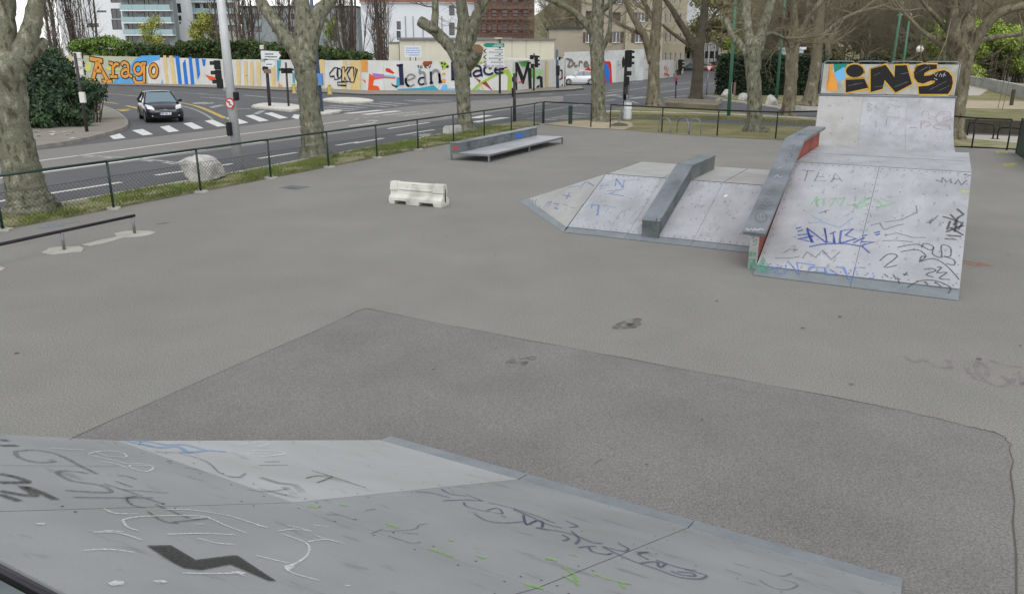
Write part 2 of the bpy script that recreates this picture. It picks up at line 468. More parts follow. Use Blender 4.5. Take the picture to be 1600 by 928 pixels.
# ------------------------------------------------------------------ ground, road, markings
rng = random.Random(7)
def sheet(name, pts, z, m, world_pts=True):
    mb = MB()
    mb.poly([Vector((p[0], p[1], z)) for p in pts])
    o = mb.build(name, m)
    me = o.data
    if me.polygons[0].normal.z < 0:
        me.flip_normals()
    return structure(o)
def sites(pp, z=0):
    return [site(x, y, z) for x, y in pp]
sheet('ground', [(-1400, -60), (1400, -60), (1400, 1800), (-1400, 1800)], -0.06, 'earth')
sheet('road', [(-150, -20), (2, -20), (14, 30), (60, 40), (95, 175), (-20, 150), (-150, 150)], -0.024, 'road')
FD = Vector((0.444, 0.896, 0)); FN = Vector((-0.896, 0.444, 0)); FB = Vector((-10.14, 15.55, 0))
fence_pt = lambda k: FB + FD * (2.53 * k)
park = [fence_pt(-11) + FN * -0.02, fence_pt(0), fence_pt(9), Vector((1.5, 39.75, 0)), Vector((3.7, 38.1, 0)), Vector((4.5, 37.75, 0)), Vector((6.6, 35.8, 0)), Vector((8.6, 34.1, 0)),
        Vector((10.7, 32.9, 0)), Vector((13.5, 31.8, 0)), Vector((17, 29.75, 0)), Vector((18.1, 29.3, 0)), Vector((20, 26, 0)), Vector((30, 8, 0)), Vector((30, -14, 0)), Vector((-20, -14, 0))]
sheet('skatepark_asphalt', park, 0.0, 'park_asphalt')
patch = smoothline([Vector(p + (0,)) for p in [(-7.2, 0.4), (-4.01, 6.68), (-2.1, 10.4)]], 6) + smoothline([Vector(p + (0,)) for p in [(-2.0, 10.48), (0.6, 9.0), (3.3, 7.54), (4.18, 6.98), (4.5, 6.74)]], 8) + \
        smoothline([Vector(p + (0,)) for p in [(4.54, 6.62), (4.35, 6.2), (3.3, 4.42), (1.0, 0.4)]], 6)
patch = [p + Vector((rng.uniform(-.02, .02), rng.uniform(-.02, .02), 0)) for p in patch]
sheet('asphalt_patch', patch, 0.004, 'patch_asphalt')
mb = MB()
mb.ribbon(patch, [rng.uniform(0.004, 0.014) for _ in patch], (0, 0, 1), 0.007)
structure(mb.build('patch_joint', 'crack'))
# drain plate and a few stains in the park surface
mb = MB(); mb.box(-0.3, 0.3, -0.25, 0.25, -0.02, 0.006)
for k in range(7): mb.box(-0.26, 0.26, -0.215 + k * 0.065, -0.19 + k * 0.065, 0.006, 0.010)
dp = thing('drain_cover', 'dark square drain cover set flush in the pale asphalt', 'drain cover', site(460, 293), R(-27))
mb.build('grate', 'ledge_side', dp)
mb = MB()
for (px, py, r1, r2) in [(985, 508, .2, .1), (808, 566, .16, .12), (828, 560, .1, .06), (1330, 600, .04, .03), (1010, 725, .015, .01), (640, 640, .03, .02), (1255, 512, .04, .03), (980, 505, .3, .1), (935, 720, .06, .008), (1120, 470, .03, .02),
                         (255, 349, .16, .03), (560, 420, .03, .02), (1095, 655, .04, .02), (1440, 742, .035, .03), (700, 520, .025, .02), (1530, 560, .04, .03)]:
    mb.disc(site(px, py, 0.0085), (0, 0, 1), r1, 12, r2, rng.uniform(0, 1))
structure(mb.build('asphalt_stain', 'stain'))
mb = MB()
for k in range(70):
    x, y = rng.uniform(-8, 9), rng.uniform(5, 30)
    mb.disc((x, y, 0.0088), (0, 0, 1), rng.uniform(.008, .03), 7, rng.uniform(.006, .02), rng.uniform(0, 3))
structure(mb.build('gum_spot', 'crack'))
mb = MB()
for a, b, wd in [((60, 357), (100, 352), .25), ((70, 352), (125, 347), .12)]: mb.ribbon([site(*a), site(*b)], wd, (0, 0, 1), 0.0085)
structure(mb.build('chalk_mark', 'tag_faintblue'))
mb = MB()
zq = Z(1200, 550, 2.455)
for ln in [[(520, 15), (560, 40), (600, 30), (640, 55), (700, 60), (690, 30)], [(760, 60), (790, 100), (830, 110), (840, 60), (800, 40), (810, 90), (870, 130), (930, 120), (960, 80), (980, 130)], [(850, 30), (900, 50), (975, 60)], [(900, 90), (950, 130), (990, 120)]]:
    mb.ribbon(smoothline([site(*zq(*p)) for p in ln]), 0.06, (0, 0, 1), 0.009)
structure(mb.build('chalk_scrawl', 'tag_chalk'))
mb = MB()
for px, py in [(1566, 238), (1578, 257)]: mb.disc(site(px, py, 0.006), (0, 0, 1), .5, 14, .2)
structure(mb.build('yellow_mark', 'tag_yellow'))
mb = MB(); mb.disc(site(1522, 412, 0.006), (0, 0, 1), .16, 14, .3); structure(mb.build('rust_mark', 'tag_rust'))

# lighter carriageway band along the long fence
band = sites([(-400, 345), (60, 234), (130, 226), (330, 203), (500, 181), (640, 166), (740, 157), (880, 150), (880, 158), (700, 186), (560, 204), (412, 224), (64, 271), (-400, 385)], 0)
sheet('bus_lane', band, -0.020, 'road_light')
zA, zB, zC, zD, zE, zF = Z(60, 130, 4.638), Z(300, 130, 4.638), Z(540, 130, 7.136), Z(740, 120, 7.273), Z(930, 110, 8), Z(1100, 100, 7.735)
MZ = -0.015
def mark_poly(mb, z, pts):
    pp = [site(*z(*p), MZ) for p in pts]
    nn = (pp[1] - pp[0]).cross(pp[2] - pp[0])
    if nn.z < 0: pp.reverse()
    mb.poly(pp)
def mark_line(mb, z, a, b, wd):
    mb.ribbon([site(*z(*a), MZ), site(*z(*b), MZ)], wd, (0, 0, 1), 0.0)
I = lambda x, y: (x, y)
for q in [[(515, 385), (590, 365), (632, 398), (545, 407)], [(678, 343), (755, 333), (832, 372), (757, 380)], [(880, 318), (945, 307), (1020, 348), (945, 357)], [(1050, 293), (1110, 285), (1197, 328), (1128, 335)]]:
    mb = MB(); mark_poly(mb, zA, q); structure(mb.build('crosswalk_bar', 'road_paint'))
for q in [[(90, 275), (150, 265), (250, 310), (185, 317)], [(240, 253), (300, 245), (410, 287), (345, 298)], [(385, 237), (440, 230), (558, 272), (490, 280)], [(522, 220), (578, 213), (695, 252), (635, 260)], [(722, 250), (740, 228), (790, 232), (790, 257), (755, 260)]]:
    mb = MB(); mark_poly(mb, zB, q); structure(mb.build('crosswalk_bar', 'road_paint'))
for a, b in [((10, 340), (390, 303)), ((210, 352), (590, 312)), ((420, 360), (810, 320)), ((610, 368), (970, 330)), ((1060, 385), (1240, 352))]:
    mb = MB(); mark_line(mb, zC, a, b, .55); structure(mb.build('crosswalk_bar', 'road_paint' if a[0] in (10, 210) else 'road_paint_worn'))
for a, b in [((0, 520), (370, 463)), ((0, 472), (165, 440))]:
    mb = MB(); mark_line(mb, zD, a, b, .6); structure(mb.build('crosswalk_bar', 'road_paint'))
mb = MB()
for a, b in [((955, 175), (1206, 193)), ((955, 190), (1160, 203)), ((1000, 163), (1260, 180))]: mark_line(mb, zB, a, b, .5)
for a, b in [((100, 240), (470, 268)), ((240, 222), (600, 255)), ((380, 212), (700, 238))]: mark_line(mb, zC, a, b, .45)
structure(mb.build('zebra_hatching', 'road_paint_worn'))
mb = MB()
for z, a, b, wd in [(zA, (-200, 590), (1206, 405), .14), (zB, (0, 415), (780, 318), .14), (zB, (950, 295), (1206, 260), .14), (zC, (0, 418), (145, 402), .14)]: mark_line(mb, z, a, b, wd)
structure(mb.build('lane_line', 'road_paint'))
mb = MB()
for z, a, b, wd in [(zA, (-300, 690), (580, 570), .17), (zA, (580, 570), (1206, 480), .17), (zB, (90, 476), (520, 425), .17), (zC, (45, 478), (330, 445), .17)]: mark_line(mb, z, a, b, wd)
structure(mb.build('lane_line', 'road_paint'))
for z, a, b in [(zA, (60, 803), (600, 718)), (zA, (845, 668), (1075, 635)), (zB, (190, 599), (305, 583)), (zB, (480, 547), (760, 503)), (zB, (1045, 452), (1206, 426)), (zC, (100, 672), (420, 615)), (zC, (570, 585), (990, 520)), (zC, (470, 510), (935, 440)), (zA, (-560, 900), (-100, 828))]:
    mb = MB(); mark_line(mb, z, a, b, .2); structure(mb.build('lane_dash', 'road_paint'))
mb = MB()
for a, b, wd in [((310, 522), (630, 540), .12), ((720, 543), (1055, 583), .16), ((465, 538), (540, 543), .2), ((745, 558), (835, 567), .2), ((910, 575), (990, 586), .2), ((310, 522), (390, 535), .25)]: mark_line(mb, zA, a, b, wd)
structure(mb.build('painted_arrow', 'road_paint_worn'))
mb = MB(); mark_poly(mb, zC, [(735, 578), (800, 572), (960, 560), (930, 598), (850, 600), (820, 585)]); structure(mb.build('painted_arrow', 'road_paint_worn'))
mb = MB(); mark_poly(mb, zC, [(690, 465), (760, 455), (800, 470), (740, 478)]); structure(mb.build('painted_arrow', 'road_paint_worn'))
mb = MB(); mark_poly(mb, zC, [(215, 430), (270, 413), (345, 412), (378, 425), (310, 436), (300, 428)]); structure(mb.build('painted_arrow', 'road_paint_worn'))
mb = MB()
for k in range(13):
    t = k / 12
    a = (570 + 640 * t, 425 - 105 * t)
    mark_line(mb, zD, a, (a[0] + 30, a[1] - 5), .4)
structure(mb.build('dotted_line', 'road_paint_worn'))
for a, b, wd in [((790, 485), (940, 490), .5), ((870, 465), (1100, 482), .4), ((940, 452), (1200, 470), .4), ((1000, 440), (1300, 458), .4), ((1120, 412), (1300, 430), .35), ((600, 478), (680, 474), .3), ((690, 462), (740, 455), .3), ((1500, 440), (1640, 450), .4), ((1500, 460), (1640, 470), .4)]:
    mb = MB(); mark_line(mb, zD, a, b, wd); structure(mb.build('crosswalk_bar', 'road_paint_worn'))
mb = MB()
for a, b, wd in [((690, 50), (1206, 80), .2), ((1180, 103), (1280, 108), .3)]: mark_line(mb, zA, a, b, wd)
for a, b, wd in [((0, 75), (240, 92), .2), ((380, 88), (560, 105), .35), ((560, 105), (760, 122), .2), ((65, 102), (240, 115), .3), ((300, 185), (430, 188), .3)]: mark_line(mb, zB, a, b, wd)
for a, b, wd in [((650, 195), (1100, 210), .3), ((780, 185), (1200, 204), .4), ((680, 200), (960, 215), .3), ((190, 390), (255, 385), .2), ((300, 380), (375, 373), .2), ((870, 308), (935, 300), .25), ((970, 297), (1050, 290), .25), ((1080, 285), (1150, 279), .25)]: mark_line(mb, zC, a, b, wd)
for a, b, wd in [((760, 205), (910, 197), .5), ((900, 235), (1000, 225), .3), ((1040, 215), (1320, 200), .5), ((500, 268), (560, 262), .3), ((620, 258), (800, 245), .3), ((180, 300), (420, 285), .35), ((1520, 215), (1640, 200), .4)]: mark_line(mb, zD, a, b, wd)
structure(mb.build('far_lane_line', 'road_paint_worn'))
mb = MB()
for a, b, wd in [((110, 292), (650, 215), .25), ((800, 203), (1200, 150), .25), ((800, 280), (1200, 222), .25), ((175, 252), (330, 238), .35), ((110, 326), (300, 312), .7), ((290, 335), (450, 322), .7), ((450, 356), (640, 332), .9), ((110, 385), (250, 366), .3),
                 ((840, 345), (1150, 320), .4), ((110, 450), (170, 445), .3), ((200, 435), (360, 425), .4), ((420, 380), (540, 418), .3), ((830, 175), (990, 160), .4), ((1300, 190), (1560, 160), .25), ((440, 165), (600, 150), .3)]: mark_line(mb, zE, a, b, wd)
structure(mb.build('far_lane_line', 'road_paint_worn'))
mb = MB()
mb.ribbon(smoothline([site(*p, MZ) for p in [(133, 144), (222, 151.5), (278, 160), (310, 167), (332, 176), (351.7, 185)]]), [.2] * 12 + [.3] * 9, (0, 0, 1), 0.0)
structure(mb.build('yellow_line', 'yellow_paint'))
mb = MB()
for a, b, wd in [((420, 130), (575, 150), .25), ((640, 165), (740, 188), .3), ((560, 195), (660, 188), .5), ((600, 205), (640, 195), .5)]: mark_line(mb, zA, a, b, wd)
structure(mb.build('yellow_dash', 'yellow_paint'))
mb = MB()
mb.ribbon(smoothline([site(*p, MZ) for p in [(283, 165.6), (300, 170), (318, 177.5), (332, 186.5)]]), .15, (0, 0, 1), 0.0)
structure(mb.build('lane_line', 'road_paint_worn'))
for z, q in [(zA, [(1110, 145), (1200, 138), (1260, 145), (1180, 152), (1130, 153)]), (zB, [(60, 150), (150, 140), (160, 148), (90, 156)]), (zB, [(120, 175), (200, 158), (240, 160), (150, 182)]), (zB, [(440, 225), (490, 200), (535, 200), (480, 228)])]:
    mb = MB(); mark_poly(mb, z, q); structure(mb.build('painted_arrow', 'road_paint_worn'))
# traffic islands
def island(pp, h, lab):
    pts = sites(pp)
    c = sum(pts, Vector()) / len(pts)
    if (pts[1] - pts[0]).cross(pts[2] - pts[1]).z < 0: pts.reverse()
    ring = smoothline(pts + [pts[0]], 3)[:-1]
    o = thing('traffic_island', lab, 'traffic island', (c.x, c.y, -0.024), 0)
    loc = [(p.x - c.x, p.y - c.y) for p in ring]
    mb = MB(); mb.prism(loc, 0, h); mb.build('kerb', 'pale_kerb', o, bevel=0.02)
    mb = MB(); mb.prism([(x * .9, y * .9) for x, y in loc], h - .01, h + .006); mb.build('paving', 'island', o)
    return o
island([zB(430, 178), zB(520, 155), zB(700, 160), zB(800, 178), zB(770, 202), zB(690, 208), zB(560, 194)], .13, 'pale kerbed traffic island carrying the arrow signpost and back-to-back lights')
island([(503, 157.5), (520, 154.6), (545, 154.3), (570, 156), (584, 159), (575, 161.6), (540, 162.2), (515, 160)], .13, 'pale kerbed traffic island in front of the black outlined lettering on tan')
island([(490, 180), (505, 175.3), (531, 174.3), (533, 176), (517, 179)], .12, 'small pale kerb tip at the foot of the blue post')

# corner pavement on the left with its kerb stones
kerbline = smoothline([site(*p) for p in [(-160, 272), (0, 243), (60, 232.4), (114, 224), (157, 214), (193.7, 203), (201, 194.7), (193.7, 184), (176, 173), (155, 165.6), (142, 162), (120, 152), (95, 142)]], 4)
pv = [(p.x, p.y) for p in kerbline] + [(-120, 90), (-120, 20), (-30, 18)]
mb = MB(); mb.prism(pv[::1], -0.03, 0.10)
o = structure(mb.build('pavement', 'pavement'))
acc = 0.0
for i in range(len(kerbline) - 1):
    a, b = kerbline[i], kerbline[i + 1]
    t = (b - a); L = t.length
    if L < 1e-3: continue
    nn = Vector((t.y, -t.x, 0)).normalized()
    n_ = max(1, int(L / 1.0))
    for k in range(n_):
        p, q = a + t * ((k + .008) / n_), a + t * ((k + .992) / n_)
        mb = MB()
        mb.hexa([p - nn * .14 + Vector((0, 0, -.03)), q - nn * .14 + Vector((0, 0, -.03)), q + nn * .02 + Vector((0, 0, -.03)), p + nn * .02 + Vector((0, 0, -.03))][::-1],
                [p - nn * .14 + Vector((0, 0, .115)), q - nn * .14 + Vector((0, 0, .115)), q + nn * .0 + Vector((0, 0, .115)), p + nn * .0 + Vector((0, 0, .115))][::-1])
        mb.build('kerb_stone', 'kerb', o)

# verge between the long fence and the road
vg = [fence_pt(-11) + FN * .12, fence_pt(0) + FN * .12, fence_pt(5) + FN * .12, fence_pt(9.6) + FN * .1, Vector((1.3, 39.9, 0)), Vector((1.6, 40.4, 0)), Vector((0.6, 41.6, 0)), fence_pt(9.8) + FN * 2.3, fence_pt(7) + FN * 1.9, fence_pt(3) + FN * 1.55, fence_pt(0) + FN * 1.5, fence_pt(-11) + FN * 1.5]
mb = MB(); mb.prism([(p.x, p.y) for p in vg], -.05, 0.03); verge = structure(mb.build('verge', 'verge_soil'))
e0 = [fence_pt(k) + FN * (1.5 if k < 3 else 1.5 + (k - 3) * .1) for k in range(-6, 10)]
for a, b in zip(e0, e0[1:]):
    t = b - a
    for k in range(2):
        p, q = a + t * (k * .5 + .005), a + t * (k * .5 + .495)
        mb = MB(); up = Vector((0, 0, 1))
        mb.hexa([p + up * -.03, q + up * -.03, q + FN * .12 + up * -.03, p + FN * .12 + up * -.03], [p + up * .06, q + up * .06, q + FN * .12 + up * .05, p + FN * .12 + up * .05])
        mb.build('kerb_stone', 'pale_kerb', verge)
def blades(name, label, place, count, hmin, hmax, m, seed, wd=.012):
    r = random.Random(seed)
    mb = MB()
    for i in range(count):
        p = place(r)
        if p is None: continue
        h = r.uniform(hmin, hmax); a = r.uniform(0, 6.28)
        d = Vector((math.cos(a), math.sin(a), 0)); ln = Vector((r.uniform(-.5, .5), r.uniform(-.5, .5), 1)) * h
        mb.add([p - d * wd, p + d * wd, p + ln], [(0, 1, 2)])
    return tag(mb.build(name, m), label, 'grass', kind='stuff')
def verge_place(lo, hi, dens):
    def f(r):
        k = r.uniform(lo, hi)
        s_ = r.random()
        wdt = 1.4 if k < 3 else 1.4 + (k - 3) * .1
        c = 1.4 * noise.noise(Vector((k * 2.1, s_ * 2.6, 1.7))) + .5 * noise.noise(Vector((k * 9, s_ * 7, 4)))
        if r.random() > dens + 1.1 * c: return None
        # keep a worn bare line near the fence foot
        return fence_pt(k) + FN * (.1 + s_ * wdt) + Vector((0, 0, .028))
    return f
blades('verge_grass', 'green tufted grass along the verge behind the long mesh fence', verge_place(-2, 9.6, .42), 34000, .04, .13, 'grass', 3)
blades('verge_dry_grass', 'straw coloured dry grass scattered through the fence verge', verge_place(-2, 9.9, .5), 16000, .03, .09, 'grass_dry', 4)

# lawns on the far side
def lawn(name, pp, z, m):
    pts = sites(pp, z)
    if z < .05: return sheet(name, pts, z, m)
    mb = MB(); mb.prism([(p.x, p.y) for p in pts[::-1]], -.05, z); return structure(mb.build(name, m))
lawn('lawn', [(848, 194.5), (880, 189), (930, 186), (1000, 187.5), (1060, 189.5), (1130, 193.5), (1210, 197), (1290, 200), (1300, 222), (1210, 218), (1119, 214), (1034, 208), (985, 203.5), (952, 201), (923, 200.5)], .012, 'lawn')
lawn('bare_soil', [(850, 193.6), (885, 190), (925, 188), (958, 188.5), (985, 191), (990, 197), (975, 203), (952, 201.3), (923, 200.8)], .016, 'dry_lawn')
lawn('lawn', [(945, 178), (960, 169.5), (1000, 167), (1045, 168.5), (1100, 172.5), (1180, 178), (1260, 183), (1275, 189), (1180, 184.5), (1080, 180.5)], .16, 'lawn')
lawn('lawn', [(1095, 151), (1120, 147), (1180, 147), (1300, 152), (1310, 170), (1250, 169.5), (1200, 166), (1160, 160), (1125, 156)], .012, 'lawn')
def stone_kerb(label, pp, h, wd, m, step=1.0):
    pts = [site(*p) for p in pp]
    o = thing('stone_kerb', label, 'kerb', pts[0], 0)
    for a, b in zip(pts, pts[1:]):
        t = b - a; n_ = max(1, int(t.length / step)); nn = Vector((-t.y, t.x, 0)).normalized(); up = Vector((0, 0, 1))
        for k in range(n_):
            p, q = a + t * ((k + .012) / n_), a + t * ((k + .988) / n_)
            hh = h + rng.uniform(-.012, .012)
            mb = MB(); mb.hexa([p - up * .04, q - up * .04, q + nn * wd - up * .04, p + nn * wd - up * .04], [p + up * hh, q + up * hh, q + nn * wd + up * hh, p + nn * wd + up * hh])
            mb.build('kerb_stone', m, o, world=True)
    return o
stone_kerb('long row of pale kerb stones edging the grass behind the bicycle hoops', [(945, 179), (1000, 180), (1080, 182), (1180, 186.5), (1272, 191.5)], .2, .25, 'pale_kerb', 1.2)
stone_kerb('grey kerb stones around the dark-barked tree by the road', [(1036, 161.5), (1080, 163.5), (1122, 166), (1128, 161), (1100, 157)], .35, .25, 'kerb', 1.4)
lawn('tree_bed', [(1040, 160.5), (1060, 155.5), (1100, 156), (1126, 161), (1120, 165)], .2, 'bare_soil' if False else 'earth')
stone_kerb('pale kerb stones in front of the boulders and hedge', [(1100, 152.5), (1130, 157.5), (1165, 162), (1215, 168.5)], .06, .2, 'pale_kerb', 1.5)
stone_kerb('kerb stones round the foot of the tree behind the graffiti ramp', [(1215, 170), (1250, 173), (1290, 175)], .25, .25, 'pale_kerb', 1.3)

# right hand edge: low bank with lawn above it
TZ = .55
rw = [site(1440, 203), site(1500, 206), site(1560, 208.5), site(1640, 212)]
mb = MB()
o = thing('retaining_wall', 'low dark timber retaining wall behind the metal hoops', 'retaining wall', rw[0], 0)
for a, b in zip(rw, rw[1:]):
    t = b - a; n_ = max(1, int(t.length / .9)); nn = Vector((-t.y, t.x, 0)).normalized(); up = Vector((0, 0, 1))
    for k in range(n_):
        p, q = a + t * ((k + .008) / n_), a + t * ((k + .992) / n_)
        mb = MB(); mb.hexa([p - up * .05, q - up * .05, q + nn * .15 - up * .05, p + nn * .15 - up * .05], [p + up * TZ, q + up * TZ, q + nn * .15 + up * TZ, p + nn * .15 + up * TZ])
        mb.build('board', 'bark_dark', o, world=True)
up_l = [p + Vector((.05, .1, 0)) for p in rw] + [site(1700, 160, TZ), site(1600, 130, TZ), site(1470, 128, TZ), site(1400, 160, TZ)]
mb = MB(); mb.prism([(p.x, p.y) for p in up_l], -.05, TZ - .01); structure(mb.build('lawn_terrace', 'lawn'))
sheet('sand_path', sites([(1400, 168), (1640, 172), (1640, 159), (1400, 156)], TZ), TZ + .004, 'dry_lawn')
sheet('gravel_path', sites([(1470, 150), (1530, 150), (1545, 140), (1525, 133), (1490, 133)], TZ), TZ + .004, 'path')
sheet('paved_path', sites([(1440, 207.5), (1500, 210), (1600, 214), (1640, 216), (1640, 229), (1590, 224), (1500, 216), (1440, 212)], 0), .008, 'path')
sheet('lawn', sites([(1440, 212), (1500, 216), (1590, 224), (1640, 229), (1640, 240), (1592, 233.5), (1515, 229.5), (1440, 228)], 0), .014, 'verge_soil')
# hill behind everything on the right
mb = MB()
gx, gy = 26, 10
for j in range(gy):
    for i in range(gx):
        x = -420 + i * 44; y = 230 + j * 45
        k = max(0.0, min(1.0, (x - 55 + j * 10) / 180))
        zz = -2 + (j / (gy - 1)) ** 1.1 * (8 + 110 * k * k * (3 - 2 * k)) + rng.uniform(-2, 2)
        mb.v.append(Vector((x, y, zz)))
for j in range(gy - 1):
    for i in range(gx - 1):
        a = j * gx + i; mb.f.append((a, a + 1, a + gx + 1, a + gx))
structure(mb.build('hillside', 'hill', smooth=True))

# ------------------------------------------------------------------ skate ramps
def plane_of(o, a, b, c):
    m = FRAME[o.name]
    a, b, c = m @ Vector(a), m @ Vector(b), m @ Vector(c)
    n = (b - a).cross(c - a).normalized()
    if n.dot(Vector((0, 0, CAM_H)) - a) < 0: n = -n
    return a, n
def scrawl(parent, pl, zf, name, m, wd, lines, sm=True, off=0.004):
    runs = []
    for ln in lines:
        pts = [on_plane(*zf(*p), *pl) for p in ln]
        if sm and len(pts) > 2: pts = smoothline(pts, 3)
        hit = [r for r in runs if min((a - b).length for q in r for a in q for b in pts) < .12]
        new = [pts]
        for r in hit: new += r; runs.remove(r)
        runs.append(new)
    for r in runs:                                     # strokes that belong to one tag stay together
        mb = MB()
        for pts in r: mb.ribbon(pts, wd * .72, pl[1], off + rng.uniform(0, .0006))
        mb.build(name, m, parent, world=True)
def blotch(parent, pl, zf, name, m, polys, off=0.0035):
    for ln in polys:
        mb = MB()
        pts = [on_plane(*zf(*p), *pl) + pl[1] * off for p in ln]
        ar = sum(((pts[i] - pts[0]).cross(pts[i + 1] - pts[0]) for i in range(1, len(pts) - 1)), Vector())
        if ar.dot(pl[1]) < 0: pts.reverse()
        mb.poly(pts)
        mb.build(name, m, parent, world=True)
def slab(mb, quad, th):
    """plate with its top face on quad (counter-clockwise seen from above)"""
    q = [Vector(p) for p in quad]
    n = (q[1] - q[0]).cross(q[3] - q[0]).normalized()
    mb.hexa([p - n * th for p in q], q)
AZ = R(28)

# --- the ramp the photographer stands on
fr = thing('bank_ramp', 'wide grey scribbled bank ramp with steel toe plate, its deck behind a coping', 'skate ramp', (-1.12, 6.65, 0), R(-29))
prof = [(0, 0.0), (-.16, .03), (-.9, 0.3624), (-1.83, 0.7801), (-2.62, 1.135), (-3.1, 1.3808), (-3.6, 1.6368), (-4.28, 1.985)]
def fz(s):
    for (a, za), (b, zb) in zip(prof, prof[1:]):
        if b <= s <= a: return za + (zb - za) * (s - a) / (b - a)
    return prof[-1][1]
fx = [0, 1.43, 2.86, 4.29]
for i in range(3):
    x0, x1 = fx[i] + (.004 if i else 0), fx[i + 1] - (.004 if i < 2 else 0)
    for nm, ys, m_ in (('toe_plate', [0, -.16], 'flash_steel'), ('panel', [-.16, -.9, -1.83, -2.62], 'panel_fore' if i == 0 else 'panel_fore_dark'), ('panel', [-2.625, -3.1, -3.6, -4.25], 'panel_fore_dark')):
        mb = MB()
        for a, b in zip(ys, ys[1:]):
            slab(mb, [(x0, b, fz(b) + .012), (x1, b, fz(b) + .012), (x1, a, fz(a) + .012), (x0, a, fz(a) + .012)], .011)
        mb.build(nm, m_, fr)
body = [(0.0, y, fz(y) - .006 if y < -.05 else 0.001) for y in [-.2, -.9, -1.83, -2.62, -3.1, -3.6, -4.28]] + [(0, -4.28, 0), (0, -.2, 0)]
mb = MB(); mb.extr([(.02, p[1], p[2]) for p in body], (4.25, 0, 0)); mb.build('frame', 'dark_ply', fr)
mb = MB(); mb.tube([(0, -4.275, 1.978), (4.29, -4.275, 1.978)]  , .012, 10); mb.build('coping', 'rail_dark', fr, smooth=True)
mb = MB(); mb.box(0, 4.29, -5.8, -4.3, 1.93, 1.975); mb.build('deck', 'ledge_side', fr)
for x in (.1, 2.1, 4.15):
    for y in (-4.4, -5.7):
        mb = MB(); mb.box(x, x + .08, y, y + .08, 0, 1.93); mb.build('leg', 'galvanised', fr)
mb = MB()
for s_ in (-.24, -2.55, -2.7, -1.3):
    for k in range(18):
        x = .1 + k * .24
        mb.disc((x, s_, fz(s_) + .0145), (0, .4, 1), .006, 7)
for x in fx:
    for k in range(9):
        for d in (-.04, .04):
            if 0 < x + d < 4.29: mb.disc((x + d, -.4 - k * .42, fz(-.4 - k * .42) + .0145), (0, .4, 1), .006, 7)
mb.build('screw_head', 'seam', fr, kind='stuff')
pf = plane_of(fr, (0, -.16, fz(-.16) + .012), (1, -.16, fz(-.16) + .012), (0, -2.62, fz(-2.62) + .012))
pu = plane_of(fr, (0, -2.62, fz(-2.62) + .012), (1, -2.62, fz(-2.62) + .012), (0, -4.25, fz(-4.25) + .012))
z3, z4, z5 = Z(0, 650, 3.339), Z(400, 650, 3.339), Z(800, 650, 3.339)
OF = .0035
scrawl(fr, pf, z3, 'graffiti_blue', 'tag_lightblue', .05, [[(640, 128), (760, 150), (830, 165), (930, 160), (985, 190), (1080, 180), (1180, 188)], [(700, 130), (790, 135), (860, 150), (960, 150), (1060, 175)], [(720, 145), (800, 160)], [(930, 190), (1010, 188)]], off=OF)
scrawl(fr, pf, z3, 'graffiti_white', 'tag_white', .022, [[(1245, 150), (1330, 140), (1405, 145), (1350, 160), (1395, 165)], [(1300, 185), (1400, 180), (1490, 195), (1400, 210), (1310, 208), (1300, 198), (1420, 200)]], off=OF)
scrawl(fr, pf, z3, 'graffiti_grey', 'tag_grey', .02, [[(810, 188), (940, 195), (1080, 240), (1150, 300), (1240, 320), (1280, 300)], [(900, 235), (870, 240), (920, 265), (1030, 280)], [(1190, 318), (1260, 322)], [(1250, 380), (1380, 395), (1500, 380)], [(1380, 240), (1460, 238)], [(1350, 258), (1500, 256)]], off=OF)
scrawl(fr, pf, z4, 'graffiti_grey', 'tag_dark', .018, [[(260, 325), (320, 312), (400, 316)], [(290, 285), (400, 318), (570, 374)], [(320, 348), (400, 318)]], off=OF)
scrawl(fr, pf, z4, 'graffiti_smudge', 'smudge', .07, [[(20, 320), (120, 350), (200, 360), (240, 400)], [(10, 380), (100, 400), (230, 430)], [(150, 370), (200, 410)]], off=OF)
scrawl(fr, pf, z4, 'graffiti_violet', 'tag_purple', .022, [[(830, 395), (920, 402), (1010, 427)], [(965, 380), (1010, 405), (1095, 418)], [(975, 442), (1100, 437), (1175, 442), (1095, 410)], [(1085, 450), (1095, 470), (1160, 490), (1230, 500)], [(1205, 492), (1245, 482), (1270, 485), (1285, 510), (1240, 503)], [(1280, 520), (1305, 530)], [(1140, 510), (1200, 545), (1300, 558), (1400, 550)],
     [(1210, 452), (1330, 478), (1460, 520), (1560, 560)], [(1395, 515), (1412, 568), (1460, 545), (1495, 552), (1490, 582)], [(1460, 582), (1530, 598)]], off=OF)
scrawl(fr, pf, z5, 'graffiti_violet', 'tag_purple', .026, [[(10, 485), (120, 535), (200, 570), (262, 583)], [(60, 520), (75, 565), (130, 545), (160, 560), (155, 580)], [(125, 583), (230, 598), (330, 622), (420, 660), (470, 664)], [(280, 547), (342, 574), (300, 580)], [(262, 618), (295, 640), (265, 652)], [(310, 600), (350, 640), (330, 668)], [(345, 686), (400, 680), (440, 680)], [(400, 682), (420, 708), (490, 722), (522, 715)],
     [(470, 680), (550, 720), (640, 760), (760, 800), (870, 840), (980, 850), (1018, 832)], [(555, 665), (605, 690), (585, 706), (480, 682)], [(650, 712), (710, 710), (660, 720), (715, 750)], [(670, 768), (740, 760), (800, 770), (770, 790), (760, 765)], [(750, 750), (870, 790), (960, 806)], [(830, 808), (870, 825), (950, 835), (940, 820), (860, 812)], [(900, 800), (1018, 830)]], off=OF)
scrawl(fr, pf, z5, 'graffiti_grey', 'tag_grey', .018, [[(1160, 770), (1240, 790)], [(1110, 800), (1200, 830)], [(1290, 800), (1400, 835), (1460, 820)], [(1290, 855), (1360, 895), (1440, 905), (1490, 878), (1400, 850)]], off=OF)
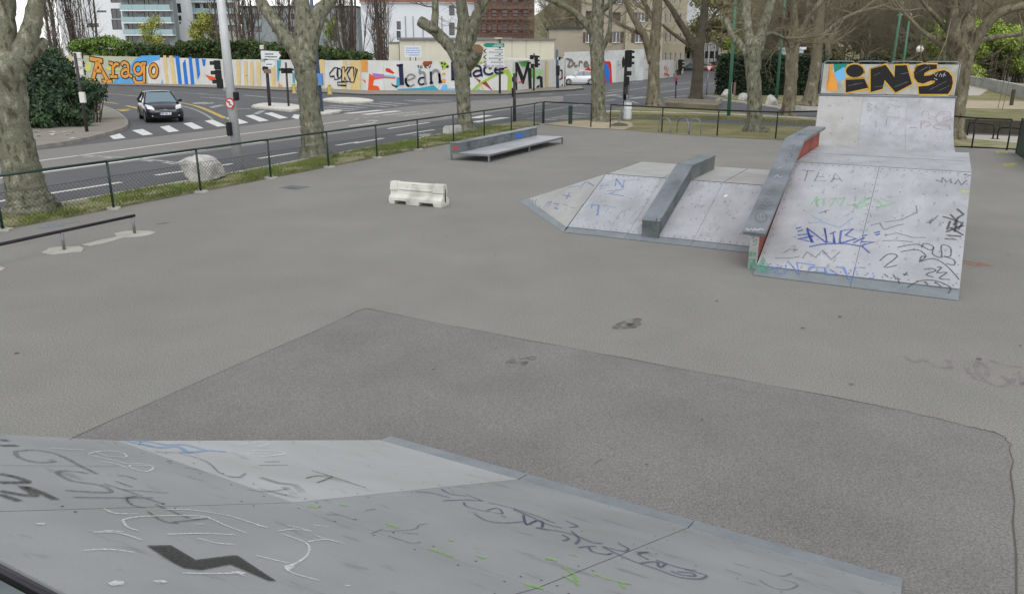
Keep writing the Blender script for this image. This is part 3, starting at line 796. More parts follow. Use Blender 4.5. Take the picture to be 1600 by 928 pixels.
scrawl(fr, pf, z5, 'graffiti_green', 'tag_lime', .035, [[(172, 742), (238, 756)], [(260, 790), (320, 820), (340, 880)], [(420, 820), (500, 850), (620, 878), (570, 870), (590, 900)], [(270, 830), (350, 885)], [(300, 720), (340, 730)]], off=OF)
scrawl(fr, pf, z4, 'graffiti_green', 'tag_lime', .05, [[(680, 560), (740, 585)], [(905, 690), (1025, 735)], [(1000, 645), (1035, 652)], [(1150, 728), (1195, 742)], [(270, 472), (325, 476)], [(435, 462), (485, 470)], [(920, 880), (985, 886)], [(1400, 880), (1500, 900)], [(1510, 745), (1550, 748)]], off=OF)
scrawl(fr, pf, z4, 'scratch_mark', 'tag_dark', .008, [[(650, 600), (740, 600), (830, 590), (850, 570), (895, 562)], [(690, 625), (760, 650), (820, 665), (860, 658)], [(760, 610), (850, 615)], [(570, 495), (625, 485)], [(370, 515), (440, 517)], [(380, 500), (520, 545)], [(600, 615), (660, 590)]], off=OF)
scrawl(fr, pu, z3, 'graffiti_dark', 'tag_grey', .03, [[(80, 185), (180, 178), (300, 200), (420, 260), (505, 302)], [(80, 185), (95, 215), (190, 242), (285, 238), (255, 228)], [(460, 300), (350, 285), (300, 298), (380, 340), (520, 360), (580, 390), (540, 400), (340, 388)]], off=OF)
scrawl(fr, pu, z3, 'graffiti_dark', 'tag_dark', .05, [[(0, 348), (140, 346), (90, 322), (0, 303)], [(0, 410), (100, 445)], [(0, 392), (130, 415), (180, 410), (115, 368), (200, 395), (290, 438)], [(0, 155), (92, 155)], [(0, 128), (45, 128)]], off=OF)
scrawl(fr, pu, z3, 'graffiti_white', 'tag_white', .015, [[(460, 200), (520, 185), (620, 188), (660, 215), (560, 210), (500, 190)], [(460, 205), (560, 225), (660, 250), (740, 250), (800, 270), (760, 292), (690, 275), (680, 258), (770, 260)], [(530, 238), (600, 250), (660, 272)], [(260, 170), (440, 178)]], off=OF)
scrawl(fr, pu, z3, 'graffiti_white', 'tag_white', .015, [[(860, 490), (1000, 492), (1180, 520), (1300, 555), (1390, 583)], [(640, 545), (720, 528), (900, 522), (1060, 525), (1100, 540)], [(640, 545), (660, 580), (720, 600)], [(1000, 535), (1090, 535), (1170, 570), (1290, 615)], [(870, 620), (1050, 615), (1230, 622)], [(540, 600), (640, 606)], [(490, 608), (620, 612), (740, 650)], [(1035, 640), (1130, 665), (1220, 672)], [(440, 705), (560, 698), (700, 714)], [(540, 485), (600, 510), (720, 512)], [(950, 822), (1100, 825), (1280, 822)], [(1020, 565), (1060, 566)]], off=OF)
scrawl(fr, pu, z4, 'graffiti_white', 'tag_white', .015, [[(0, 570), (60, 585)], [(115, 602), (200, 592), (290, 605)], [(160, 572), (240, 588), (290, 605)], [(130, 615), (230, 650), (275, 680), (265, 730), (200, 775), (150, 790), (200, 825), (330, 860)], [(270, 658), (370, 645), (450, 665)], [(310, 625), (370, 645), (430, 660)], [(0, 730), (170, 770)], [(460, 885), (495, 890)], [(300, 570), (380, 580)]], off=OF)
scrawl(fr, pf, z4, 'graffiti_white', 'tag_white', .008, [[(760, 745), (900, 795), (1090, 870), (1250, 925)], [(430, 630), (600, 680), (700, 720)]], off=OF)
scrawl(fr, pu, z3, 'graffiti_dark', 'tag_dark', .014, [[(540, 355), (640, 385), (740, 420)], [(600, 340), (690, 372)], [(610, 312), (660, 315), (715, 333)], [(720, 420), (660, 430), (690, 465), (760, 480)], [(380, 425), (640, 428), (800, 428)], [(640, 385), (880, 403)], [(740, 425), (860, 462)], [(810, 462), (900, 500), (990, 535)], [(900, 555), (1000, 545), (1085, 535)], [(770, 500), (850, 550), (930, 560)]], off=OF)
blotch(fr, pu, z3, 'graffiti_black', 'tag_black', [[(765, 678), (890, 675), (1020, 752), (1210, 728), (1240, 730), (1440, 862), (1400, 860), (1200, 775), (1050, 805), (960, 795), (900, 765)]], off=OF)
blotch(fr, pu, z3, 'paint_splash', 'tag_white', [[(560, 875), (600, 860), (650, 868), (640, 885), (580, 888)], [(790, 862), (850, 858), (880, 870), (820, 875)], [(1200, 815), (1250, 812), (1280, 840), (1250, 830)], [(1480, 790), (1530, 770), (1536, 790), (1500, 815)], [(170, 565), (235, 560), (230, 570)]], off=OF)
scrawl(fr, pu, z3, 'scratch_mark', 'seam', .004, [[(0, 258), (300, 262), (620, 262)]], off=OF)

# --- the steep bank on the right with its hubba ledge
rr = thing('bank_ramp', 'tall white bank ramp covered in tags, flat two-panel deck on top', 'skate ramp', (3.83, 12.2, 0), -AZ)
W2, RUN, TOP = 2.88, 3.09, 1.438
for i, (x0, x1) in enumerate([(0, 1.437), (1.443, 2.88)]):
    mb = MB(); slab(mb, [(x0, 0, .012), (x1, 0, .012), (x1, .25, .10), (x0, .25, .10)], .010); mb.build('toe_plate', 'flash_steel', rr)
    mb = MB(); slab(mb, [(x0, .25, .118), (x1, .25, .118), (x1, RUN, TOP), (x0, RUN, TOP)], .016); mb.build('panel', 'panel_white', rr)
for a, b in [(RUN + .004, RUN + 1.555), (RUN + 1.563, RUN + 3.09)]:
    mb = MB(); slab(mb, [(0, a, TOP), (2.88, a, TOP), (2.88, b, TOP), (0, b, TOP)], .02); mb.build('deck_panel', 'panel_white', rr)
for y_ in (RUN - .004, RUN + 1.552):
    mb = MB(); slab(mb, [(0.002, y_, TOP + .002), (2.878, y_, TOP + .002), (2.878, y_ + .016, TOP + .002), (0.002, y_ + .016, TOP + .002)], .012); mb.build('panel_gap', 'seam', rr)
side = [(0, .3, 0), (0, .3, .11), (0, RUN, TOP - .02), (0, RUN + 3.08, TOP - .022), (0, RUN + 3.08, 0)]
mb = MB(); mb.extr([(.01, p[1], p[2]) for p in side], (2.85, 0, 0)); mb.build('frame', 'grey_ply', rr)
mb = MB()
for k in range(24):
    x = .08 + k * .118
    for s_ in (.30, 1.0, 1.7, 2.4, RUN - .06):
        if s_ in (.30, RUN - .06) or k % 3 == 0: mb.disc((x, s_, .118 + (TOP - .118) * (s_ - .25) / (RUN - .25) + .0035), (0, -.42, 1), .011, 7)
for k in range(14):
    for x in (1.40, 1.48, .05, 2.83): s_ = .35 + k * .2; mb.disc((x, s_, .118 + (TOP - .118) * (s_ - .25) / (RUN - .25) + .0035), (0, -.42, 1), .009, 7)
mb.build('screw_head', 'seam', rr, kind='stuff')
mb = MB(); slab(mb, [(1.437, .25, .1195), (1.443, .25, .1195), (1.443, RUN, TOP + .0015), (1.437, RUN, TOP + .0015)], .004); mb.build('panel_gap', 'seam', rr)
pr = plane_of(rr, (0, .25, .118), (1, .25, .118), (0, RUN, TOP))
zr = Z(1140, 180, 2.9)
scrawl(rr, pr, zr, 'graffiti_royal_blue', 'tag_royal', .045, [[(300, 515), (325, 508)], [(308, 528), (332, 520)], [(308, 545), (350, 540), (380, 548), (310, 562), (360, 572)], [(350, 515), (375, 578), (350, 512), (440, 580), (430, 512), (440, 575)], [(440, 575), (475, 580), (470, 535), (475, 580)], [(455, 540), (480, 528)], [(498, 580), (505, 525), (560, 515), (525, 545), (575, 560), (500, 582)], [(600, 548), (625, 543)], [(560, 580), (610, 555), (595, 575), (655, 575), (600, 590)], [(655, 535), (682, 528)], [(660, 545), (682, 538)], [(360, 597), (420, 585), (520, 582), (600, 595), (635, 625)]], sm=False)
scrawl(rr, pr, zr, 'graffiti_light_blue', 'tag_blue', .04, [[(165, 700), (240, 685), (200, 712), (235, 718)], [(250, 718), (262, 660), (318, 722), (305, 668), (385, 680), (350, 712)], [(360, 688), (430, 692), (385, 708), (440, 712)], [(430, 690), (440, 720), (490, 722), (455, 700)], [(480, 690), (515, 690), (550, 760), (570, 690), (615, 692)], [(620, 718), (630, 718)], [(645, 718), (655, 718)], [(630, 738), (655, 738)]], sm=False)
scrawl(rr, pr, zr, 'graffiti_sky_blue', 'tag_lightblue', .03, [[(360, 490), (420, 485), (500, 510), (560, 465)], [(370, 455), (420, 480)], [(540, 520), (620, 525)]], sm=False)
scrawl(rr, pr, zr, 'graffiti_green', 'tag_green', .045, [[(370, 405), (395, 370), (400, 415), (390, 390), (430, 375), (425, 410)], [(455, 415), (480, 378), (500, 415), (525, 372), (505, 378), (455, 380)], [(530, 405), (560, 408)], [(560, 425), (600, 385), (640, 372), (590, 405), (635, 402), (570, 425), (635, 428)], [(670, 380), (690, 412), (665, 420), (750, 398), (680, 378)]], sm=False)
scrawl(rr, pr, zr, 'graffiti_grey', 'tag_grey', .03, [[(328, 250), (385, 255)], [(355, 252), (340, 300)], [(405, 260), (385, 300), (435, 300)], [(398, 278), (430, 280)], [(460, 305), (480, 265), (510, 300)], [(468, 290), (500, 292)], [(405, 445), (450, 430)], [(245, 625), (270, 608), (310, 612)], [(205, 648), (280, 648), (320, 640)], [(330, 650), (350, 620), (390, 645), (420, 612), (460, 655), (500, 620)], [(845, 410), (850, 440), (780, 475), (700, 485)], [(890, 490), (920, 470), (905, 492), (945, 455)], [(640, 500), (680, 490), (700, 520), (760, 500), (790, 495)], [(700, 545), (760, 535), (830, 555), (890, 555)], [(690, 570), (750, 568), (830, 575)]], sm=False)
scrawl(rr, pr, zr, 'graffiti_throw_up', 'tag_dark', .028, [[(760, 600), (850, 585), (900, 610), (925, 605), (915, 590), (880, 582), (870, 600)], [(775, 620), (850, 610), (890, 640), (860, 665), (920, 650), (980, 680), (1040, 745)], [(925, 600), (920, 630), (960, 645), (960, 590), (1000, 600), (1000, 640), (970, 640), (1015, 655), (1018, 680), (980, 672)], [(880, 700), (915, 695), (935, 705), (890, 722), (925, 735)], [(940, 690), (960, 690), (940, 715), (985, 712), (950, 740), (1000, 745)], [(805, 780), (860, 752), (930, 750), (1000, 780), (990, 808)], [(880, 755), (900, 768)], [(930, 755), (960, 778)], [(860, 665), (870, 640), (890, 645)], [(680, 660), (720, 630), (760, 640), (700, 690), (760, 680)], [(785, 720), (810, 725)], [(790, 728), (805, 712)], [(740, 722), (755, 745)], [(700, 720), (720, 735)], [(760, 735), (770, 765)]])
scrawl(rr, pr, zr, 'graffiti_black', 'tag_dark', .05, [[(975, 560), (1025, 565), (985, 545), (1050, 550)], [(980, 530), (1060, 500), (1000, 510), (1060, 545)], [(965, 460), (1000, 470), (1055, 490), (1035, 520)], [(1000, 450), (1030, 480), (1020, 530)], [(1030, 425), (1060, 450), (1035, 465), (1015, 500)], [(1000, 480), (985, 520)]], sm=False)
scrawl(rr, pr, zr, 'graffiti_grey', 'tag_grey', .05, [[(935, 295), (960, 305), (965, 285), (985, 305), (1000, 290), (1005, 310)], [(1020, 315), (1035, 292), (1050, 318), (1075, 295)], [(1060, 270), (1095, 275)]], sm=False)
scrawl(rr, pr, zr, 'graffiti_yellow', 'tag_yellow', .05, [[(1045, 345), (1090, 350)], [(1060, 355), (1085, 335)]], sm=False)
blotch(rr, pr, zr, 'paint_splash', 'tag_teal', [[(112, 705), (150, 640), (180, 680), (170, 720)]], off=.003)
# hubba ledge beside it
hb = thing('hubba_ledge', 'steel capped ledge with red sides sloping up beside the tall white bank', 'skate ledge', (3.83, 12.2, 0), -AZ)
ls = [(.28, .60), (3.42, 1.80), (6.3, 1.80)]
wall_prof = [(0, .34, 0), (0, .34, .60), (0, 3.42, 1.775), (0, 6.25, 1.775), (0, 6.25, 0)]
mb = MB(); mb.extr([(-.15, p[1], p[2]) for p in wall_prof], (.13, 0, 0)); mb.build('core', 'red_ply', hb)
mb = MB(); mb.box(-.155, -.015, .325, .338, 0, .575); mb.build('end_board', 'grey_ply', hb, label='green sprayed end board')
for k, (a, b) in enumerate(zip(ls, ls[1:])):
    mb = MB(); slab(mb, [(-.28, a[0], a[1] + .03), (.08, a[0], a[1] + .03), (.08, b[0], b[1] + .03), (-.28, b[0], b[1] + .03)], .055); mb.build('cap', 'ledge_steel', hb, bevel=.004)
ph = plane_of(hb, (0, .28, .63), (.08, .28, .63), (0, 3.42, 1.83))
zl = Z(1150, 180, 3.57)
scrawl(hb, ph, zl, 'graffiti_face', 'tag_dark', .012, [[(140 + 33 * math.cos(a * .42), 573 + 28 * math.sin(a * .42)) for a in range(16)], [(128, 560), (130, 572)], [(148, 558), (150, 572)], [(120, 582), (138, 595), (160, 585)]])
scrawl(hb, ph, zl, 'graffiti_white', 'tag_white', .018, [[(55, 630), (70, 645), (85, 632), (95, 648), (105, 630), (120, 645), (135, 632), (160, 643)], [(60, 640), (155, 640)], [(210, 350), (230, 335), (245, 350), (265, 340)], [(230, 300), (260, 290)]], sm=False)
scrawl(hb, ph, zl, 'graffiti_writing', 'tag_dark', .009, [[(180, 425 + 0), (215, 422)], [(155, 450), (170, 438), (180, 450), (195, 438), (215, 445)], [(150, 470), (165, 462), (180, 472), (215, 460)], [(145, 490), (160, 480), (175, 492), (210, 480)], [(135, 508), (150, 500), (170, 512), (205, 500)], [(115, 525), (135, 518), (160, 528), (195, 525)], [(290, 165), (310, 175), (325, 165), (315, 185)], [(300, 210), (315, 225), (305, 240)], [(255, 255), (280, 250), (285, 270)]], sm=False)
pe = plane_of(hb, (-.15, .325, 0), (0, .325, 0), (-.15, .325, .5))
blotch(hb, pe, zl, 'paint_splash', 'tag_teal', [[(70, 800), (110, 800), (106, 868), (66, 866)], [(76, 760), (112, 765), (110, 790), (74, 790)]], off=.003)
scrawl(hb, pe, zl, 'graffiti_dark', 'tag_dark', .012, [[(85, 690), (100, 680), (95, 710), (115, 690), (110, 720), (90, 725)]], off=.003)
ptop = plane_of(hb, (0, 3.5, 1.83), (.08, 3.5, 1.83), (0, 6, 1.83))
scrawl(hb, ptop, zl, 'graffiti_blue', 'tag_blue', .03, [[(330, 120), (360, 100), (350, 115), (390, 95)]])

# --- low funbox with a grind box over it
fb = thing('funbox', 'low wide funbox bank with a sloped side wing and scribbled white panels', 'skate ramp', (3.83, 12.2, 0), -AZ)
S0, S1, S2, FT, XL, XR = 1.46, 3.62, 5.9, .87, -3.96, -.17
def fbz(s): return .085 + (FT - .085) * (s - S0 - .2) / (S1 - S0 - .2)
xs = [XL, -2.7, -1.43, XR]
for a, b in zip(xs, xs[1:]):
    a, b = a + .003, b - .003
    mb = MB(); slab(mb, [(a, S0, .012), (b, S0, .012), (b, S0 + .2, .07), (a, S0 + .2, .07)], .010); mb.build('toe_plate', 'flash_steel', fb)
    mb = MB(); slab(mb, [(a, S0 + .2, .085), (b, S0 + .2, .085), (b, S1, FT), (a, S1, FT)], .016); mb.build('panel', 'panel_white', fb)
    mb = MB(); slab(mb, [(a, S1 + .03, FT), (b, S1 + .03, FT), (b, S2, FT), (a, S2, FT)], .02); mb.build('deck_panel', 'panel_deck', fb)
for x_ in xs[1:-1] + [XL + .006]:
    mb = MB(); slab(mb, [(x_ - .005, S1 + .03, FT + .002), (x_ + .005, S1 + .03, FT + .002), (x_ + .005, S2, FT + .002), (x_ - .005, S2, FT + .002)], .012); mb.build('panel_gap', 'seam', fb)
mb = MB(); slab(mb, [(XL - .006, S0 + .2, .088), (XL + .004, S0 + .2, .088), (XL + .004, S1, FT + .003), (XL - .006, S1, FT + .003)], .01); mb.build('panel_gap', 'seam', fb)
mb = MB(); slab(mb, [(XL, S1 + .001, FT + .006), (XR, S1 + .001, FT + .006), (XR, S1 + .029, FT + .006), (XL, S1 + .029, FT + .006)], .02); mb.build('bend_strip', 'rail_dark', fb)
LC = Vector((-6.30, 4.04, 0)); C0 = Vector((XL, S0, 0)); TC = Vector((XL, S1, FT))
d0 = (TC - C0); 
wA, wB = C0 + Vector((-.02, .16, .075)), LC + Vector((.12, -.02, .075)) 
mb = MB(); mb.extr([LC, C0, wA, LC + Vector((.2, .06, .07))], (0, 0, .006)); mb.build('toe_plate', 'flash_steel', fb)
n_ = (wA - LC).cross(TC - LC).normalized()
if n_.z < 0: n_ = -n_
wing = [LC + Vector((.2, .06, .07)), wA, TC + Vector((-.004, 0, 0))]
n_ = (wing[1] - wing[0]).cross(wing[2] - wing[0]).normalized()
if n_.z < 0: n_ = -n_
mb = MB(); mb.extr([p - n_ * .014 for p in wing], n_ * .014); mb.build('wing_panel', 'panel_deck', fb)
mb = MB()
mb.add([LC + Vector((.22, .05, 0)), C0 + Vector((0, .25, 0)), Vector((XL, S1, 0)), TC - Vector((0, 0, .03))], [(0, 2, 1), (0, 3, 2), (1, 2, 3), (0, 1, 3)])
mb.extr([(XL + .01, p[0], p[1]) for p in [(S0 + .25, 0), (S0 + .25, .06), (S1, FT - .025), (S2 - .01, FT - .025), (S2 - .01, 0)]], (XR - XL - .02, 0, 0)); mb.build('frame', 'grey_ply', fb)
mb = MB()
for k in range(32):
    x = XL + .08 + k * .115
    for s_ in (S0 + .25, S1 - .05): mb.disc((x, s_, fbz(s_) + .0035), (0, -.37, 1), .011, 7)
    s_ = rng.uniform(S0 + .3, S1 - .1); mb.disc((x, s_, fbz(s_) + .0035), (0, -.37, 1), .012, 7)
mb.build('screw_head', 'seam', fb, kind='stuff')
pb = plane_of(fb, (XL, S0 + .2, .085), (XR, S0 + .2, .085), (XL, S1, FT))
zf = Z(790, 190, 3.476)
scrawl(fb, pb, zf, 'graffiti_blue', 'tag_blue', .04, [[(510, 352), (560, 345)], [(595, 352), (600, 312), (640, 360), (645, 318)], [(550, 380), (640, 368), (560, 392), (640, 405)], [(465, 470), (470, 455), (505, 455), (500, 512)]], sm=False)
scrawl(fb, pb, zf, 'graffiti_light_blue', 'tag_lightblue', .03, [[(520, 345), (590, 320)], [(650, 322), (730, 315)], [(540, 455), (600, 470)], [(430, 470), (480, 440)]], sm=False)
scrawl(fb, pb, zf, 'scratch_mark', 'tag_grey', .012, [[(540, 500), (560, 470)], [(770, 590), (775, 570)], [(430, 545), (445, 525)], [(490, 560), (500, 540)], [(1090, 620), (1120, 628)], [(1095, 615), (1110, 605)], [(700, 420), (720, 400)], [(640, 500), (660, 470)], [(1200, 500), (1215, 480)]], sm=False)
blotch(fb, pb, zf, 'white_patch', 'mural_white', [[(1183, 405), (1200, 398), (1208, 403), (1190, 412)]], off=.004)
pw = (FRAME[fb.name] @ wing[0], (FRAME[fb.name].to_3x3() @ n_))
scrawl(fb, pw, zf, 'graffiti_blue', 'tag_blue', .04, [[(340, 360), (400, 350), (440, 325), (400, 365)], [(445, 330), (480, 350)], [(310, 400), (355, 408), (330, 420), (350, 385)], [(240, 435), (205, 470)], [(225, 440), (250, 435), (235, 460)], [(260, 445), (290, 450), (265, 470), (285, 475)]], sm=False)
scrawl(fb, pw, zf, 'graffiti_dark', 'tag_dark', .015, [[(120, 430), (130, 422), (135, 440), (145, 425), (150, 445), (160, 430), (165, 450), (180, 438)], [(165, 420), (172, 432)], [(180, 455), (188, 462)], [(315, 450), (340, 458)], [(350, 465), (375, 472)]], sm=False)
gb = thing('grind_box', 'grey steel box ledge running up and over the low funbox', 'skate ledge', (3.83, 12.2, 0), -AZ)
X0, X1 = -2.41, -2.08
prof_b = [(1.60, .012), (1.60, .36), (3.62, 1.155), (5.45, 1.155), (5.45, .872), (3.64, .872), (1.7, .15)]
mb = MB(); mb.extr([(X0, p[0], p[1]) for p in prof_b], (X1 - X0, 0, 0)); mb.build('body', 'ledge_side', gb)
for a, b in [((1.585, .36), (3.62, 1.157)), ((3.62, 1.157), (5.47, 1.157))]:
    mb = MB(); slab(mb, [(X0 - .012, a[0], a[1] + .02), (X1 + .012, a[0], a[1] + .02), (X1 + .012, b[0], b[1] + .02), (X0 - .012, b[0], b[1] + .02)], .03); mb.build('cap', 'ledge_steel' if a[0] < 3 else 'ledge_side', gb, bevel=.004)
ps = plane_of(gb, (X1, 1.6, .2), (X1, 3, .8), (X1, 3, .5))
scrawl(gb, ps, zf, 'graffiti_yellow', 'tag_yellow', .03, [[(1080, 270), (1095, 255), (1105, 270), (1120, 245), (1130, 262)], [(1150, 235), (1165, 225), (1170, 245), (1185, 215)]], sm=False)
pend = plane_of(gb, (X0, 1.60, .1), (X1, 1.60, .1), (X0, 1.60, .3))
scrawl(gb, pend, zf, 'graffiti_dark', 'tag_black', .015, [[(815, 540), (822, 525), (815, 560), (825, 575)], [(835, 530), (850, 528)]], off=.004, sm=False)

# --- manual pad with a low ledge
mp = thing('manual_pad', 'low table platform on steel legs with a ledge along its back', 'skate obstacle', (-2.02, 26.26, 0), R(-25.9))
PW, PL, PH1, PH2, PLW = 1.44, 6.18, .265, .57, .33
for a, b in [(0, 3.087), (3.093, 6.18)]:
    mb = MB(); mb.box(PLW + .012, PW, a, b, PH1 - .015, PH1); mb.build('top_panel', 'panel_white', mp)
mb = MB()
for x in (0, PW - .05): mb.box(x, x + .05, 0, PL, PH1 - .07, PH1 - .016)
for y in (0, PL / 2 - .02, PL - .05): mb.box(.051, PW - .051, y, y + .05, PH1 - .07, PH1 - .016)
mb.build('frame', 'galvanised', mp)
for x in (0, PW - .05):
    for y in (0, PL / 2 - .02, PL - .05):
        mb = MB(); mb.box(x, x + .05, y, y + .05, .008, PH1 - .071); mb.box(x - .02, x + .07, y - .02, y + .07, 0, .007); mb.build('leg', 'galvanised', mp)
mb = MB(); mb.box(0, PLW, 0, PL, PH1 - .014, PH2 - .02); mb.build('ledge', 'ledge_side', mp)
mb = MB(); mb.box(-.015, PLW + .015, -.015, PL + .015, PH2 - .018, PH2); mb.build('ledge_cap', 'ledge_steel', mp, bevel=.004)
zp = Z(660, 180, 6.154)
pA = plane_of(mp, (0, 0, .3), (.3, 0, .3), (0, 0, .5))
scrawl(mp, pA, zp, 'graffiti_red', 'mural_red', .035, [[(285, 300), (300, 338), (312, 322), (322, 342), (345, 295)], [(318, 325), (330, 298)]], off=.004, sm=False)
pB = plane_of(mp, (PLW, 0, .3), (PLW, 1, .3), (PLW, 0, .5))
blotch(mp, pB, zp, 'graffiti_blue', 'mural_royal', [[(880, 195), (920, 178), (1000, 170), (960, 200), (930, 212), (895, 225)]], off=.004)
scrawl(mp, pB, zp, 'graffiti_dark', 'tag_dark', .02, [[(595, 278), (615, 262), (625, 275), (645, 255)], [(790, 225), (800, 212), (815, 225), (822, 208)], [(735, 215), (750, 205)], [(400, 300), (440, 285)]], off=.004, sm=False)

# --- quarter pipe with graffiti board
qp = thing('quarter_pipe', 'white quarter pipe with grey coping and a railed platform on top', 'skate ramp', (11.81, 31.55, 0), R(-21.8))
QW, QL, QT = 4.72, .45, 1.75
qprof = []
for k in range(9):
    a = k / 8 * R(66)
    rad = QT / (1 - math.cos(R(66)))
    qprof.append((QL - rad * math.sin(R(66)) + rad * math.sin(a), rad * (1 - math.cos(a))))
for i in range(3):
    x0, x1 = QW / 3 * i + .004, QW / 3 * (i + 1) - .004
    mb = MB()
    for a, b in zip(qprof, qprof[1:]): slab(mb, [(x0, a[0], a[1] + .012), (x1, a[0], a[1] + .012), (x1, b[0], b[1] + .012), (x0, b[0], b[1] + .012)], .011)
    mb.build('panel', 'panel_deck' if i == 0 else 'panel_white', qp, smooth=False)
mb = MB(); mb.extr([(.01, p[0], max(p[1] - .004, 0)) for p in qprof] + [(.01, QL + 1.5, QT), (.01, QL + 1.5, 0)], (QW - .02, 0, 0)); mb.build('frame', 'grey_ply', qp)
mb = MB(); mb.tube([(0, QL + .01, QT + .03), (QW, QL + .01, QT + .03)], .035, 10); mb.build('coping', 'galvanised', qp, smooth=True)
mb = MB(); mb.box(-.04, QW + .04, QL + .05, QL + 1.55, QT + .001, QT + .07); mb.build('deck', 'flash_steel', qp)
# railing round the platform: four hoops over a sprayed board
by = QL + .12
bz0, bz1 = QT + .07, QT + 1.28
for i in range(5):
    x = QW / 4 * i
    mb = MB(); mb.tube([(x, by + .05, QT + .07), (x, by + .05, bz1 - .05)], .022, 8); mb.build('rail_post', 'galvanised', qp, smooth=True)
for i in range(4):
    x0, x1 = QW / 4 * i + .06, QW / 4 * (i + 1) - .06
    mb = MB(); mb.tube(smoothline([(x0, by + .05, QT + .3), (x0, by + .05, bz1 - .12), (x0 + .03, by + .05, bz1 - .02), (x0 + .12, by + .05, bz1 + .01), (x1 - .12, by + .05, bz1 + .01), (x1 - .03, by + .05, bz1 - .02), (x1, by + .05, bz1 - .12), (x1, by + .05, QT + .3)], 3), .02, 8); mb.build('rail_hoop', 'galvanised', qp, smooth=True)
for x in (0, QW):
    mb = MB(); mb.tube([(x, by + .05, bz1 - .08), (x, QL + 1.5, bz1 - .08), (x, QL + 1.5, QT + .07)], .022, 8); mb.build('side_rail', 'galvanised', qp, smooth=True)
mb = MB(); mb.box(-.03, -.005, by + .1, QL + 1.5, QT + .12, bz1 - .12); mb.build('side_board', 'grey_ply', qp)
mb = MB(); mb.box(.04, QW - .04, by, by + .022, QT + .1, bz1 - .09); bd = mb.build('graffiti_board', 'board_grey', qp)
pg = plane_of(qp, (0, by - .001, 2), (1, by - .001, 2), (0, by - .001, 2.5))
zh = Z(1240, 60, 4.444)
def multi(parent, pl, zfn, nm, m, polys, off):
    blotch(parent, pl, zfn, nm, m, polys, off)
Lf = dict(
  dot=[(425 + 62 * math.cos(a * .42), 228 + 45 * math.sin(a * .42)) for a in range(15)],
  i=[(362, 290), (492, 283), (520, 345), (362, 378)],
  n=[(535, 218), (640, 186), (700, 272), (705, 190), (785, 188), (822, 318), (708, 378), (632, 290), (618, 352), (535, 375)],
  s=[(845, 215), (862, 192), (900, 182), (995, 183), (995, 214), (945, 222), (908, 243), (905, 262), (950, 258), (1000, 232), (1045, 222), (1078, 238), (1100, 268), (1106, 310), (1095, 355), (1072, 388), (872, 388), (866, 336), (935, 330), (978, 312), (982, 296), (950, 296), (900, 316), (862, 308), (838, 275), (834, 240)])
multi(bd, pg, zh, 'sprayed_orange', 'mural_orange', [[(228, 368), (228, 300), (250, 245), (275, 185), (250, 180), (300, 300), (305, 368)]], .003)
multi(bd, pg, zh, 'sprayed_teal', 'sign_green', [[(276, 180), (375, 178), (360, 215), (285, 240)]], .003)
multi(bd, pg, zh, 'sprayed_sky', 'mural_sky', [[(285, 240), (350, 200), (375, 245), (345, 290), (300, 300)]], .004)
def ring_out(pts, g):
    cx = sum(p[0] for p in pts) / len(pts); cy = sum(p[1] for p in pts) / len(pts)
    return pts
for k, q in Lf.items():
    mb = MB()
    pts = [on_plane(*zh(*p), *pg) for p in q]
    mb.ribbon(pts + [pts[0], pts[1]], .11, pg[1], .006)
    mb.build('letter_outline', 'mural_orange' if k == '' else 'mural_tan' if False else 'letter_yellow', bd, world=True)
    blotch(bd, pg, zh, 'letter', 'letter_black', [q], off=.010)
scrawl(bd, pg, zh, 'graffiti_white', 'tag_white', .03, [[(975, 245), (990, 265), (1000, 240)], [(1010, 268), (1020, 245), (1030, 268)], [(1035, 250), (1060, 262)], [(1040, 270), (1050, 240)], [(975, 280), (1000, 290)]], off=.014, sm=False)
scrawl(bd, pg, zh, 'scratch_mark', 'tag_white', .008, [[(380, 330), (480, 310)], [(560, 260), (600, 240)], [(560, 340), (640, 330)], [(740, 250), (800, 240)], [(700, 340), (800, 300)], [(880, 230), (930, 200)], [(940, 360), (1060, 300)], [(1000, 370), (1080, 330)]], off=.014, sm=False)
pq = plane_of(qp, (0, qprof[5][0], qprof[5][1] + .012), (1, qprof[5][0], qprof[5][1] + .012), (0, qprof[8][0], qprof[8][1] + .012))
scrawl(qp, pq, zh, 'graffiti_dark', 'tag_dark', .02, [[(515, 455), (515, 510)], [(515, 455), (540, 465), (520, 480), (545, 495), (515, 510)], [(555, 480), (605, 482)], [(580, 460), (565, 485), (600, 500)], [(665, 455), (690, 475), (740, 480)], [(650, 548), (740, 555)], [(650, 550), (640, 610)], [(570, 575), (572, 620)], [(525, 550), (545, 545)], [(722, 625), (722, 650)]], off=.03, sm=False)
scrawl(qp, pq, zh, 'graffiti_red', 'tag_red', .03, [[(895, 545), (895, 512), (930, 515), (940, 540), (985, 550), (1010, 520), (1030, 515), (1085, 515), (1090, 545)], [(985, 550), (1000, 590), (1050, 580), (1110, 558), (1060, 550), (1035, 570)], [(880, 605), (915, 580), (880, 580)], [(970, 610), (1030, 600), (1080, 610), (1085, 660), (1030, 665), (1030, 640), (985, 630), (970, 610)], [(765, 660), (800, 630), (850, 625), (870, 680)], [(885, 580), (885, 688), (910, 688)], [(915, 580), (940, 585), (950, 605), (915, 615)]], off=.03)

